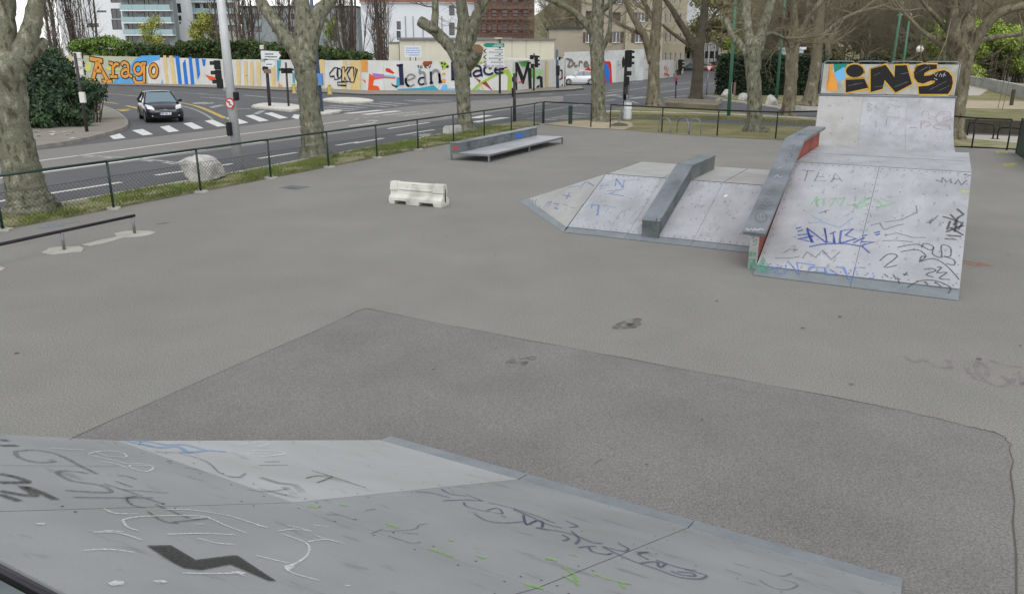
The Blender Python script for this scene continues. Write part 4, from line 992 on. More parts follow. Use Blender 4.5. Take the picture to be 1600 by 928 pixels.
# ------------------------------------------------------------------ barrier, rail, fences, stones
def rise(px, pyb, pyt):
    b = site(px, pyb)
    return stand(px, pyt, b.y).z
bb = thing('plastic_barrier', 'white moulded plastic barrier standing alone on the asphalt', 'barrier', (-2.895, 18.483, 0), R(-24.4))
BL, BH = 1.426, .50
pr_ = [(0, .085), (0, .15), (.035, .19), (.085, .215), (.098, .30), (.115, .305), (.125, BH - .02), (.135, BH), (.235, BH), (.245, BH - .02), (.255, .305), (.272, .30), (.285, .215), (.335, .19), (.37, .15), (.37, .085)]
mb = MB(); mb.extr([(.012, p[0], p[1]) for p in pr_], (BL - .024, 0, 0)); mb.build('body', 'plastic_white', bb, bevel=.006)
for x0, x1 in ((.0, .2), (BL - .28, BL)):
    mb = MB(); mb.hexa([(x0, .078, .31), (x1, .078, .31), (x1, .292, .31), (x0, .292, .31)], [(x0, .112, BH + .008), (x1, .112, BH + .008), (x1, .258, BH + .008), (x0, .258, BH + .008)]); mb.build('end_block', 'plastic_white', bb, bevel=.008)
for x0, x1 in ((0, .17), (.46, .83), (BL - .24, BL)):
    mb = MB(); mb.hexa([(x0 + .015, .012, 0), (x1 - .015, .012, 0), (x1 - .015, .358, 0), (x0 + .015, .358, 0)], [(x0, -.004, .10), (x1, -.004, .10), (x1, .374, .10), (x0, .374, .10)]); mb.build('foot', 'plastic_white', bb, bevel=.008)
mb = MB(); mb.box(BL - .011, BL + .004, .17, .2, .1, .40); mb.build('slot', 'seam', bb)
mb = MB(); mb.box(.24, BL - .32, .088, .12, .335, .35); mb.build('rib', 'plastic_white', bb)

p1_, p2_ = site(100.7, 391), site(210.7, 365.5)
d_ = (p2_ - p1_); d_.z = 0
fr_ = thing('grind_rail', 'low dark steel grind rail on short posts set in concrete pads', 'grind rail', p2_, 0)
up = Vector((0, 0, 1))
RH = rise(210.7, 365.5, 337.5)
mb = MB(); mb.tube([p2_ + d_.normalized() * .05 + up * RH, p2_ - d_ * 2.6 + up * (RH - .02)], .03, 10); mb.build('rail', 'rail_dark', fr_, world=True, smooth=True)
for k in range(3):
    p = p2_ - d_ * k
    mb = MB(); mb.tube([p + up * .02, p + up * (RH - .02)], .027, 8); mb.build('post', 'galvanised', fr_, world=True, smooth=True)
    mb = MB()
    n_ = 16
    ring = [(p.x + math.cos(a * 6.283 / n_) * .38 * rng.uniform(.8, 1.1) * 1, p.y + math.sin(a * 6.283 / n_) * .3 * rng.uniform(.8, 1.1)) for a in range(n_)]
    mb.prism(ring, -.02, .009); mb.build('footing', 'concrete', fr_, world=True)
mb = MB(); a_, b_ = p1_ + d_ * .28, p2_ - d_ * .2; s_ = d_.cross(up).normalized()
pts = [a_ + s_ * .12, a_ + d_ * .2 + s_ * .17, b_ + s_ * .1, b_ - s_ * .1, a_ + d_ * .2 - s_ * .12, a_ - s_ * .1]
mb.prism([(p.x, p.y) for p in pts[::-1]], -.02, .007); mb.build('footing', 'concrete', fr_, world=True)

def fence(label, posts, h, paint, mesh_top=.74, r=.028, rail=.03, spacing=.10, foot=True, wr=.0032, closed_ends=True, mesh=True):
    o = thing('mesh_fence', label, 'fence', posts[0], 0)
    for p in posts:
        mb = MB(); mb.tube([p - up * .02, p + up * h], r, 10); mb.build('post', paint, o, world=True, smooth=True)
        if foot:
            mb = MB(); n_ = 9
            mb.prism([(p.x + math.cos(a * 6.283 / n_) * .2 * rng.uniform(.75, 1.15), p.y + math.sin(a * 6.283 / n_) * .16 * rng.uniform(.75, 1.15)) for a in range(n_)], -.03, .035); mb.build('footing', 'concrete', o, world=True)
    for a, b in zip(posts, posts[1:]):
        mb = MB(); mb.tube([a + up * h, b + up * h], rail, 10); mb.build('top_rail', paint, o, world=True, smooth=True)
        if not mesh: continue
        L = (b - a).length; t = (b - a).normalized(); nn = t.cross(up)
        z0, z1 = .05, mesh_top
        mb = MB()
        def seg(u0, v0, u1, v1, off):
            P0, P1 = a + t * u0 + up * v0 + nn * off, a + t * u1 + up * v1 + nn * off
            mb.tube([P0, P1], wr, 3, cap=False)
        hgt = z1 - z0
        k = -hgt * 1.0
        while k < L:
            u0, v0, u1, v1 = k, z0, k + hgt, z1
            if u0 < 0: v0 += -u0; u0 = 0
            if u1 > L: v1 -= (u1 - L); u1 = L
            if u1 > u0 and v1 > v0: seg(u0, v0, u1, v1, .032); seg(L - u0, v0, L - u1, v1, .036)
            k += spacing
        sag = [a + t * (L * i / 8) + up * (z1 - .012 * math.sin(math.pi * i / 8)) + nn * .034 for i in range(9)]
        mb.tube(sag, wr * 1.2, 4)
        mb.build('wire_mesh', 'wire', o, world=True, kind='stuff')
    return o
lf = [fence_pt(k) for k in range(-3, 10)] + [Vector((1.05, 38.4, 0)), Vector((1.5, 39.75, 0))]
fence('long dark green mesh fence between the skatepark and the road', lf, 1.07, 'park_green_paint')
fence('short dark fence return beside the green bollard', [Vector((1.5, 39.75, 0)) + Vector((.06, -.02, 0)), Vector((3.7, 38.05, 0))], 1.07, 'fence_dark', mesh_top=.9, wr=.003, foot=False)
fence('dark mesh fence in front of the bicycle hoops', [Vector((4.56, 37.7, 0)), Vector((6.62, 35.8, 0)), Vector((8.65, 34.1, 0)), Vector((10.75, 32.95, 0)), Vector((12.8, 33.6, 0))], 1.06, 'fence_dark', mesh_top=.9, wr=.003, foot=False)
fence('dark fence beside the quarter pipe in front of the metal hoops', [Vector((16.3, 31.4, 0)), site(1518, 231.7), site(1573, 235)], 1.08, 'fence_dark', mesh=False, foot=False)
# solid green panel fence at the right edge
gf = thing('panel_fence', 'dark green closed mesh panel fence at the park edge', 'fence', site(1588, 240), 0)
ga, gb_ = site(1588, 240), site(1640, 275)
mb = MB(); t = (gb_ - ga)
mb.tube([ga, ga + up * 1.2], .04, 8); mb.build('post', 'fence_dark', gf, world=True)
for k in range(4):
    p, q = ga + t * (k / 4 + .01), ga + t * (k / 4 + .24); nn = t.cross(up).normalized() * .02
    mb = MB(); mb.hexa([p - nn, q - nn, q + nn, p + nn], [p - nn + up * 1.15, q - nn + up * 1.15, q + nn + up * 1.15, p + nn + up * 1.15]); mb.build('panel', 'park_green_paint', gf, world=True)

def boulder(label, px, py, wpx, hpx, seed, group=None, block=False):
    r = random.Random(seed)
    c = site(px, py); k = px_size(c.y, 0)
    rx, rz = wpx * k / 2, hpx * k
    o = thing('boulder', label, 'boulder', c, 0, group)
    bm = bmesh.new()
    bmesh.ops.create_icosphere(bm, subdivisions=4, radius=1)
    planes = [(Vector((r.uniform(-1, 1), r.uniform(-1, 1), r.uniform(-.2, 1))).normalized(), r.uniform(.6, .8)) for _ in range(16)]
    for v in bm.verts:
        for n_, d in planes:
            e = v.co.dot(n_) - d
            if e > 0: v.co -= n_ * e
        if block: v.co = Vector((v.co.x * 1.2 + .12 * v.co.z, v.co.y, max(-.6, min(.5 + .08 * v.co.x, v.co.z * 1.2))))
        v.co *= 1 + .05 * noise.noise(v.co * 3 + Vector((seed, 0, 0)))
        v.co = Vector((v.co.x * rx * 1.1, v.co.y * rx * .9, (v.co.z + .55) * rz * .72))
    me = bpy.data.meshes.new('stone'); bm.to_mesh(me); bm.free(); me.materials.append(M['boulder'])
    s = bpy.data.objects.new('stone', me); COL.objects.link(s); s.parent = o
    return o
def hull_boulder(label, px, py, outline, seed):
    c = site(px, py); k = px_size(c.y, .3); r = random.Random(seed)
    o = thing('boulder', label, 'boulder', c, 0)
    bm = bmesh.new()
    for (x, y) in outline:
        for d, sc in ((-.42, .72), (-.22, 1.0), (.25, .98), (.5, .7)):
            bm.verts.new((x * k * sc, d * 1.2 + r.uniform(-.06, .06), max(-.03, y * k * (.75 + .25 * sc)) + r.uniform(-.02, .02) * (y > 1)))
    bmesh.ops.convex_hull(bm, input=bm.verts)
    bmesh.ops.delete(bm, geom=[v for v in bm.verts if not v.link_faces], context='VERTS')
    bmesh.ops.subdivide_edges(bm, edges=bm.edges, cuts=3, use_grid_fill=True)
    for v in bm.verts: v.co += v.normal * (.05 * noise.noise(v.co * 3.5) + .025 * noise.noise(v.co * 9))
    me = bpy.data.meshes.new('stone'); bm.to_mesh(me); bm.free(); me.materials.append(M['boulder'])
    s = bpy.data.objects.new('stone', me); COL.objects.link(s); s.parent = o
hull_boulder('large pale block-shaped boulder behind the mesh fence by the white lamp post', 320, 281, [(-31, 31), (-20, 36), (8, 35), (21, 25), (27, 4), (14, -1), (-8, -1), (-24, 10)], 2)
boulder('rounded pale boulder at the foot of the pruned plane tree', 710, 210, 27, 18, 2, block=True)
boulder('flat pale boulder on the lawn behind the green lamp post', 1136, 152, 19, 11, 3)
boulder('grey boulder on the lawn tucked behind the plane tree trunk', 1161, 157, 19, 12, 4)
boulder('biggest angular boulder on the lawn before the dark hedge', 1205, 164, 22, 14, 5)

# ------------------------------------------------------------------ trees
def grow(mb, p, d, r, L, depth, g, sides=3, spread=.7, droop=-.02):
    n = 3
    pts, rad = [p.copy()], [r]
    dd = d.normalized()
    for i in range(n):
        dd = (dd + Vector((g.uniform(-1, 1), g.uniform(-1, 1), g.uniform(-1, 1))) * .22 + Vector((0, 0, -droop))).normalized()
        p = p + dd * (L / n)
        pts.append(p.copy()); rad.append(r * (1 - .55 * (i + 1) / n))
    mb.tube(pts, rad, sides if r < .05 else 5, cap=False)
    if depth <= 0: return
    for i in range(1, n + 1):
        for _ in range(2 if i < n else 3):
            if g.random() < .85:
                nd = (dd + Vector((g.uniform(-1, 1), g.uniform(-1, 1), g.uniform(-.6, 1))) * spread * 1.3).normalized()
                grow(mb, pts[i], nd, max(rad[i] * .62, .006), L * g.uniform(.5, .78), depth - 1, g, sides, spread, droop)
def traced_tree(name, label, base, limbs, bark, seed, twig=2, twig_len=1.6, flare=True, group=None, depth_amp=.5, cuts=(), twr=.035, down=.0):
    g = random.Random(seed)
    b = site(*base)
    o = thing(name, label, 'tree', b, 0, group)
    mb = MB(); tw = MB(); cut = MB()
    for li, limb in enumerate(limbs):
        side = 0 if li == 0 else g.choice((-1, 1)) * depth_amp
        n = len(limb); P = []
        for i, (x, y, r) in enumerate(limb):
            yy = b.y + side * (i / max(1, n - 1)) * 1.5
            p = stand(x, y, yy)
            P.append((p, r * px_size(yy, p.z)))
        if li == 0:
            P[0] = (Vector((P[0][0].x, P[0][0].y, -.06)), P[0][1])
        kk = 8 if li == 0 else 5
        pts = smoothline([q[0] for q in P], kk)
        rr_ = [v.x for v in smoothline([Vector((q[1], 0, 0)) for q in P], kk)]
        e_ = (pts[-1] - pts[-2]).normalized()
        if li == 0 and len(limbs) > 1: pts += [pts[-1] + e_ * rr_[-1] * .5, pts[-1] + e_ * rr_[-1] * .9]; rr_ += [rr_[-1] * .75, rr_[-1] * .3]
        v0 = len(mb.v); ns_ = 22 if li == 0 else 14
        mb.tube(pts, rr_, ns_)
        # knobbly bark: lumps, burrs and buttress roots
        for vi in range(v0, len(mb.v)):
            i = (vi - v0) // ns_; c_ = pts[min(i, len(pts) - 1)]; v = mb.v[vi]; rad_ = rr_[min(i, len(pts) - 1)]
            d_r = v - c_
            q_ = Vector((v.x, v.y, v.z * .6)) / max(rad_, .12)
            f_ = .10 * noise.noise(q_ * 1.1 + Vector((seed, 0, 0))) + .06 * noise.noise(q_ * 2.7) + .035 * noise.noise(q_ * 6)
            if li == 0 and v.z < .5: f_ += (.5 - max(v.z, 0)) * .45 * max(0, math.sin(5 * math.atan2(d_r.y, d_r.x) + seed))
            mb.v[vi] = c_ + d_r * (1 + f_ * 1.3)
        if li in cuts:
            e = pts[-1]; dirn = (pts[-1] - pts[-2]).normalized()
            cut.disc(e + dirn * .012, dirn, rr_[-1] * .96, 12)
        elif twig > 0 and li > 0 or (li == 0 and len(limbs) == 1):
            m_ = len(pts)
            for j in range(m_ // 3, m_):
                if g.random() < .3:
                    dirn = (pts[min(j + 1, m_ - 1)] - pts[j - 1]).normalized()
                    dv = (dirn * .4 + Vector((g.uniform(-1, 1), g.uniform(-1, 1), g.uniform(-.5 - down, .7))).normalized()).normalized()
                    grow(tw, pts[j], dv, min(twr, rr_[j] * .5), twig_len * g.uniform(.7, 1.3), twig, g)
            for _ in range(3):
                grow(tw, pts[-1], (pts[-1] - pts[-3]).normalized() + Vector((g.uniform(-.4, .4), g.uniform(-.4, .4), .2)), rr_[-1] * .8, twig_len * 1.6, twig, g)
    mb.build('trunk', bark, o, world=True, smooth=True)
    if tw.f: tw.build('crown', 'twigs', o, world=True)
    if cut.f: cut.build('sawn_end', 'cut_wood', o, world=True)
    return o
traced_tree('plane_tree', 'stout leaning plane tree with peeling bark beside the grind rail and fence', (46, 333),
    [[(50, 340, 42), (48, 322, 35), (42, 300, 30), (34, 262, 27), (24, 215, 25), (17, 170, 24), (14, 130, 24), (16, 100, 25)], [(12, 112, 22), (4, 70, 21), (2, 35, 20), (2, 0, 19), (0, -80, 16)], [(22, 110, 19), (40, 72, 16), (50, 40, 14), (58, 0, 12), (74, -70, 10)], [(34, 96, 14), (55, 78, 11), (70, 66, 8)]], 'bark_plane', 11, twig=0, cuts=(3,), depth_amp=.3)
traced_tree('plane_tree', 'thick forked plane tree on the verge beside the white lamp post', (492, 247),
    [[(494, 254, 33), (492, 243, 23), (489, 222, 18.5), (487, 195, 17), (483, 160, 16), (480, 130, 16.5), (476, 104, 17), (475, 88, 16.5)], [(474, 104, 14), (455, 72, 11.5), (440, 50, 10.5), (425, 28, 10), (411, 8, 9), (398, -20, 8), (380, -60, 7)], [(477, 108, 16), (476, 84, 16.5), (476, 60, 16), (474, 30, 14), (470, 0, 12), (462, -60, 10)], [(479, 98, 15), (481, 76, 15), (488, 48, 14), (500, 20, 12), (516, 0, 10), (545, -45, 8)]], 'bark_plane', 12, twig=0, depth_amp=.4)
traced_tree('plane_tree', 'pruned plane tree with sawn limbs behind the manual pad', (727, 205),
    [[(728, 208, 21), (727, 198, 13.5), (725, 176, 11), (723, 140, 11.5), (722, 110, 13), (722, 82, 15)], [(718, 95, 11), (705, 76, 9.5), (688, 57, 9), (672, 43, 9), (656, 34, 8)], [(677, 50, 7), (680, 25, 5.5), (680, 0, 5), (678, -50, 4)], [(722, 90, 13), (724, 60, 11), (724, 30, 9.5), (720, 0, 8), (716, -50, 7)], [(728, 76, 11), (738, 48, 9.5), (746, 22, 8), (758, 0, 6), (775, -40, 5)], [(730, 104, 10), (742, 90, 9.5), (747, 76, 9)]], 'bark_plane', 13, twig=2, cuts=(1, 5), depth_amp=.4, twig_len=1.2)
traced_tree('plane_tree', 'straight plane tree in the fence gap beside the green bollard', (937, 190),
    [[(938, 194, 18), (937, 187, 13.5), (935, 170, 11), (934, 120, 10.5), (933, 80, 11), (932, 50, 10.5), (934, 20, 10), (936, -10, 9), (938, -60, 8)], [(940, 78, 4.5), (950, 58, 3.5), (954, 30, 3), (953, 0, 3), (950, -40, 2.5)], [(928, 54, 7), (912, 34, 6), (893, 17, 5), (872, 6, 4), (845, -5, 3)], [(938, 20, 5), (955, 5, 4), (975, -12, 3)]], 'bark_plane', 14, twig=2, twig_len=1.7, down=.4)
traced_tree('plane_tree', 'plane tree standing behind the black signal post and white bag', (1020, 166),
    [[(1021, 169, 17), (1021, 161, 12), (1021, 135, 9.5), (1022, 100, 8.5), (1024, 60, 8), (1027, 20, 7.5), (1028, -20, 7), (1030, -60, 6)], [(1018, 98, 6.5), (1010, 64, 6), (1000, 46, 5.5), (988, 25, 4.5), (977, 0, 4), (970, -25, 3)], [(1006, 56, 3), (985, 46, 2.5), (965, 36, 2), (945, 23, 1.5)], [(1026, 40, 4), (1012, 15, 3.5), (1000, -10, 3)]], 'bark_far', 15, twig=2, twig_len=1.8, down=.4)
traced_tree('plane_tree', 'dark-barked spreading plane tree in the stone-kerbed bed', (1088, 157),
    [[(1087, 161, 16), (1087, 153, 11), (1089, 130, 9), (1091, 100, 8.5), (1091, 68, 9.5)], [(1088, 78, 7), (1075, 56, 5.5), (1062, 35, 5), (1050, 15, 4), (1035, -5, 3), (1020, -25, 2.5)], [(1092, 76, 8), (1097, 45, 6.5), (1100, 20, 6), (1104, -10, 5.5), (1108, -40, 5)], [(1098, 50, 3.5), (1110, 38, 3), (1118, 20, 2.5), (1138, 8, 2), (1150, 10, 1.5)], [(1084, 72, 4), (1070, 66, 3), (1050, 52, 2.5), (1036, 40, 2)]], 'bark_dark', 16, twig=2, twig_len=2.0, down=.5)
traced_tree('plane_tree', 'burred plane tree between the hoops and the tall bank ramp', (1178, 206),
    [[(1179, 210, 20), (1178, 201, 15), (1179, 180, 11.5), (1179, 150, 11), (1177, 120, 11), (1176, 90, 13), (1178, 70, 14)], [(1170, 86, 7.5), (1156, 71, 6.5), (1146, 58, 6), (1139, 42, 5), (1134, 31, 5)], [(1174, 82, 10), (1168, 48, 8.5), (1166, 15, 7.5), (1162, -30, 6)], [(1182, 82, 10), (1190, 50, 8.5), (1200, 20, 7), (1212, -15, 6), (1220, -45, 5)], [(1186, 60, 4), (1204, 52, 3), (1225, 60, 2.5)]], 'bark_plane', 17, twig=2, twig_len=1.5, cuts=(1,), down=.5)
traced_tree('plane_tree', 'plane tree behind the long pale kerb in front of the dark hedge', (1232, 181),
    [[(1230, 186, 18), (1231, 177, 12), (1234, 150, 9.5), (1237, 110, 9.5), (1238, 72, 10)], [(1238, 80, 9), (1240, 40, 8), (1236, 0, 7), (1232, -40, 6)], [(1241, 76, 6), (1252, 46, 5.5), (1268, 20, 5), (1292, -5, 4), (1310, -25, 3)], [(1233, 74, 5), (1224, 42, 4.5), (1218, 10, 4), (1214, -20, 3)]], 'bark_far', 18, twig=3, twig_len=1.8, down=.5)
traced_tree('plane_tree', 'tree with split bark at its foot just behind the graffiti board', (1265, 167),
    [[(1262, 171, 19), (1265, 158, 12), (1270, 130, 9), (1275, 100, 8.5), (1278, 60, 8), (1281, 20, 7), (1285, -30, 6)], [(1277, 70, 4), (1295, 48, 3.5), (1318, 30, 3), (1345, 18, 2.5)], [(1279, 45, 4), (1266, 20, 3.5), (1258, -5, 3)]], 'bark_far', 19, twig=3, twig_len=2.0, down=.5)
traced_tree('plane_tree', 'big many-limbed tree rising right beside the quarter pipe', (1492, 217),
    [[(1489, 222, 19), (1491, 205, 14), (1496, 160, 13), (1500, 120, 15), (1502, 84, 18)], [(1496, 98, 11), (1490, 60, 10.5), (1488, 20, 9), (1484, -30, 8)], [(1505, 94, 12.5), (1511, 50, 10.5), (1516, 10, 9), (1520, -35, 8)], [(1512, 86, 9.5), (1528, 58, 8.5), (1545, 35, 8), (1568, 18, 7), (1605, 8, 6), (1650, 0, 5)], [(1520, 74, 5), (1535, 63, 4.5), (1560, 58, 4), (1592, 54, 3), (1620, 48, 2)], [(1494, 88, 6), (1475, 73, 4.5), (1458, 61, 4), (1440, 49, 3)], [(1490, 60, 5), (1470, 35, 4), (1448, 12, 3)]], 'bark_far', 20, twig=2, twig_len=1.7, depth_amp=.8, down=.6)

# dark background: bare trees that fill the right half behind the park
def bare_proto(name, label, h, seed, depth=4, bark='bark_far', group=None, spread=.8, stems=1, width=1.0, crown_from=.35, droop=-.03):
    g = random.Random(seed)
    o = thing(name, label, 'tree', (0, 0, 0), 0, group)
    mb, tw = MB(), MB()
    pts = [Vector((0, 0, -.2))]; rad = [h * .026]
    for i in range(6):
        pts.append(Vector((g.uniform(-.03, .03) * h, g.uniform(-.03, .03) * h, h * .62 * (i + 1) / 6))); rad.append(h * .022 * (1 - .1 * i))
    mb.tube(smoothline(pts, 2), [h * .03] + [v.x for v in smoothline([Vector((r, 0, 0)) for r in rad], 2)][1:], 8)
    for i in range(2, 7):
        for k in range(3 if i < 6 else 4):
            a = g.uniform(0, 6.28)
            d = Vector((math.cos(a) * width, math.sin(a) * width, g.uniform(.25, 1.1)))
            grow(tw, pts[i] if i < len(pts) else pts[-1], d, rad[min(i, 6)] * .5, h * g.uniform(.2, .32), depth, g, 3, spread, droop)
    mb.build('trunk', bark, o, smooth=True)
    tw.build('crown', 'twigs', o)
    return o
def leaf_cloud(mb, c, rad, n, size, g, shell=.55, flat=0.0):
    c = Vector(c)
    for _ in range(n):
        d = Vector((g.gauss(0, 1), g.gauss(0, 1), g.gauss(0, 1))).normalized()
        k = shell + (1 - shell) * g.random()
        p = c + Vector((d.x * rad[0] * k, d.y * rad[1] * k, d.z * rad[2] * k))
        a = Vector((g.uniform(-1, 1), g.uniform(-1, 1), g.uniform(-1, 1))).normalized()
        b = a.orthogonal().normalized()
        s_ = size * g.uniform(.6, 1.4)
        q = d.cross(a).normalized() if d.cross(a).length > .1 else b
        mb.add([p - a * s_, p + q * s_ * .45, p + a * s_, p - q * s_ * .45], [(0, 1, 2, 3)])
G_BG = 'bare trees behind the park'
protos = [bare_proto('bare_tree', 'leafless brown-grey tree in the thicket behind the park and road', 15, 31, group=G_BG, depth=3), bare_proto('bare_tree', 'leafless brown-grey tree in the thicket behind the park and road', 13, 32, group=G_BG, spread=1.0, width=1.3),
          bare_proto('bare_tree', 'leafless brown-grey tree in the thicket behind the park and road', 17, 33, group=G_BG, spread=.7)]
g = random.Random(5)
spots = [(1150, 118), (1200, 108), (1255, 100), (1312, 112), (1378, 102), (1425, 96), (1462, 110), (1300, 130), (1410, 130), (1350, 140), (1190, 145), (1240, 135), (1450, 140), (1500, 138),
         (862, 130), (905, 128), (1620, 118), (1580, 140), (1275, 150), (1370, 155), (1480, 160), (1545, 160), (1330, 165), (1430, 165), (1230, 165), (1170, 170)]
for i, (px, dist) in enumerate(spots):
    src = protos[i % 3]
    o = src if i < 3 else copy_tree(src)
    x = (px - 800) / FOC * dist * 1.04
    o.location = (x, dist, -.05 + (0 if dist < 150 else -1))
    o.rotation_euler = (0, 0, g.uniform(0, 6.28))
    s_ = g.uniform(.85, 1.2) * (.85 if px < 950 else 1)
    o.scale = (s_, s_, s_)

# bare poplar clumps behind the painted wall
def poplar(label, px, dist, wpx, n, seed, bark='bark_poplar', h=17):
    g = random.Random(seed); n = max(5, int(n * .55))
    c = Vector(((px - 800) / FOC * dist * 1.0, dist, 0))
    c.x = stand(px, 70, dist).x
    k = px_size(dist, 6)
    o = thing('poplar_tree', label, 'tree', (c.x, c.y, 0), 0)
    mb, tw = MB(), MB()
    for i in range(n):
        x0 = g.gauss(0, .24) * wpx * k; y0 = g.uniform(-.5, .5)
        lean = (x0 * .9 + g.uniform(-.4, .4)) * .9
        pts = []; rad = []
        r0 = g.uniform(.07, .2) * (1.5 if i < n // 5 else .6)
        for j in range(7):
            t = j / 6
            pts.append(Vector((x0 * .5 + lean * t ** .8 * 1.6 + g.uniform(-.08, .08), y0 * .5 + y0 * t, -.1 + h * t * g.uniform(.97, 1.0)))); rad.append(r0 * (1 - .75 * t))
        mb.tube(pts, rad, 6, cap=False)
        for j in range(1, 7):
            for _ in range(3):
                d = Vector((g.uniform(-.6, .6), g.uniform(-.6, .6), 1))
                grow(tw, pts[j] - (pts[j] - pts[j - 1]) * g.random(), d, .04, g.uniform(1.2, 2.6), 1, g, 3, .5, -.1)
    mb.build('trunk', bark, o, smooth=True)
    tw.build('crown', 'bark_poplar', o)
    return o
poplar('tight clump of bare reddish stems next to the leaning plane tree', 82, 112, 34, 26, 41)
poplar('bare dark clump of stems before the white apartment block end', 118, 116, 42, 26, 42)
poplar('thin bare tree before the white facade with the dark windows', 145, 120, 26, 8, 43)
poplar('dark bare poplar just right of the white lamp post', 372, 104, 30, 18, 44)
poplar('bare poplar seen in the fork of the verge plane tree', 398, 106, 36, 18, 45)
poplar('dark poplar directly above the painted stripes and signpost', 445, 104, 34, 20, 46)
poplar('broad dark poplar left of the pale site huts', 545, 102, 42, 30, 47)
poplar('dark poplar touching the left end of the pale site huts', 596, 98, 36, 26, 48)
poplar('thin bare tree between the yellow-green willow and the lamp post', 335, 112, 22, 8, 49)

def bush(name, label, clumps, m, seed, size=.12, dens=500, stems=True, cat='bush', group=None):
    g = random.Random(seed)
    b = clumps[0][0]
    o = thing(name, label, cat, (b[0], b[1], 0), 0, group)
    mb = MB(); core = MB()
    for c, rad in clumps:
        n = int(dens * (rad[0] * rad[2] + rad[1] * rad[2] + rad[0] * rad[1]) / 3)
        for _ in range(6):
            d = Vector((g.uniform(-1, 1), g.uniform(-1, 1), g.uniform(-.6, 1)))
            cc = Vector(c) + Vector((d.x * rad[0] * .55, d.y * rad[1] * .55, d.z * rad[2] * .55))
            leaf_cloud(mb, cc, [r * g.uniform(.45, .62) for r in rad], n // 6, size, g, .4)
    mb.build('foliage', m, o, world=True)
    for c, rad in clumps:
        for _ in range(4):
            p = Vector((c[0] + g.uniform(-.5, .5) * rad[0], c[1] + g.uniform(-.5, .5) * rad[1], -.05))
            core.tube([p, p + Vector((g.uniform(-.3, .3), g.uniform(-.3, .3), max(c[2], .3)))], [.05, .02], 5)
    core.build('stem', 'bark_dark', o, world=True, kind='stuff')
    return o
def at_dist(px, py, y):
    p = stand(px, py, y); return (p.x, p.y, p.z)
bc = [at_dist(85, 170, 38.5), at_dist(62, 150, 40), at_dist(110, 150, 40), at_dist(75, 115, 41.5), at_dist(112, 185, 37.5), at_dist(55, 185, 37), at_dist(100, 120, 43), at_dist(130, 160, 41), at_dist(35, 160, 40), at_dist(30, 120, 42), at_dist(90, 145, 39.5), at_dist(70, 135, 40.5), at_dist(105, 135, 41), at_dist(60, 100, 43), at_dist(88, 98, 43.5), at_dist(45, 140, 41)]
bush('evergreen_bush', 'large dark evergreen bush filling the corner pavement behind the signal pole', [(c, (1.0 + .2 * (i % 3), 1.0, .9 + .1 * (i % 2))) for i, c in enumerate(bc)] + [(at_dist(146, 153, 39.5), (.45, .4, .3))], 'leaf_bush', 61, .11, 1300)
# dark green mesh fence inside that bush
bf = [site(62, 200), site(30, 210), site(-10, 222)]
fence('tall dark green fence posts at the foot of the evergreen bush', [p + Vector((0, 0, .1)) for p in bf], 2.3, 'fence_dark', mesh=False, foot=False)
g = random.Random(9)
for k in range(9):
    p = site(g.uniform(55, 120), g.uniform(206, 219), .1)
    mb = MB(); a = g.uniform(0, 3)
    mb.add([p + Vector((0, 0, .03)) + Vector((math.cos(a + i * 1.57) * .14, math.sin(a + i * 1.57) * .09, g.uniform(-.02, .05))) for i in range(4)], [(0, 1, 2, 3)])
    mb.v += [v - Vector((0, 0, .012)) for v in mb.v[:4]]; mb.f.append((7, 6, 5, 4)); mb.f += [(0, 4, 5, 1), (1, 5, 6, 2), (2, 6, 7, 3), (3, 7, 4, 0)]
    tag(mb.build('litter_scrap', 'litter'), 'pale scrap of litter under the evergreen bush', 'litter', 'litter under the evergreen bush')

# ------------------------------------------------------------------ painted hoardings
def hoarding(label, p, q, h, step, paint, h2=None, th=.07, ribs=True, name='painted_wall'):
    d = q - p; L = d.length
    ang = math.atan2(d.y, d.x)
    o = thing(name, label, 'wall', (p.x, p.y, -.03), ang)
    n = max(1, round(L / step))
    h2 = h if h2 is None else h2
    for i in range(n):
        x0, x1 = L * i / n + .008, L * (i + 1) / n - .008
        za, zb = h + (h2 - h) * i / n + rng.uniform(-.02, .02), h + (h2 - h) * (i + 1) / n + rng.uniform(-.02, .02)
        mb = MB()
        mb.hexa([(x0, 0, 0), (x1, 0, 0), (x1, th, 0), (x0, th, 0)], [(x0, 0, za), (x1, 0, zb), (x1, th, zb), (x0, th, za)])
        if ribs:
            for k in range(1, 4):
                xr = x0 + (x1 - x0) * k / 4; zc = min(za, zb) - .03
                mb.box(xr - .02, xr + .02, -.012, -.0005, .02, zc)
        mb.build('panel', paint(i, n) if callable(paint) else paint, o)
    pl = (FRAME[o.name] @ Vector((0, -.014, 1)), (FRAME[o.name].to_3x3() @ Vector((0, -1, 0))))
    return o, pl
def lerp(a, b, t): return a + (b - a) * t
w_a, w_b, w_c, w_d, w_e = site(129, 130.3), site(368, 135.3), site(572, 143.2), site(801, 143.2), site(884, 136)
w_0 = w_a + (w_a - w_b).normalized() * 14 + Vector((0, 3, 0))
h_a, h_b, h_c, h_d, h_e = rise(129, 130.3, 86.5), rise(368, 135.3, 92.8), rise(572, 143.2, 94.3), rise(801, 143.2, 95.5), rise(884, 136, 91.5)
wl0, pl0 = hoarding('white end of the painted wall with a tan stripe behind the evergreen bush', w_0, w_a, h_a, 2.0, 'hoarding', h_a)
wl1, pl1 = hoarding('painted wall with big orange black-outlined lettering and blue stripes', w_a, w_b, h_a, 2.0, lambda i, n: 'hoarding_green' if i < n * .38 else 'hoarding', h_b)
wl2, pl2 = hoarding('white wall stretch with tan and teal stripes behind the arrow signpost', w_b, w_c, h_b, 1.6, 'hoarding', h_c)
wl3, pl3 = hoarding('white wall stretch with navy lettering and red and green shapes', w_c, w_d, h_c, 1.7, 'hoarding', h_d)
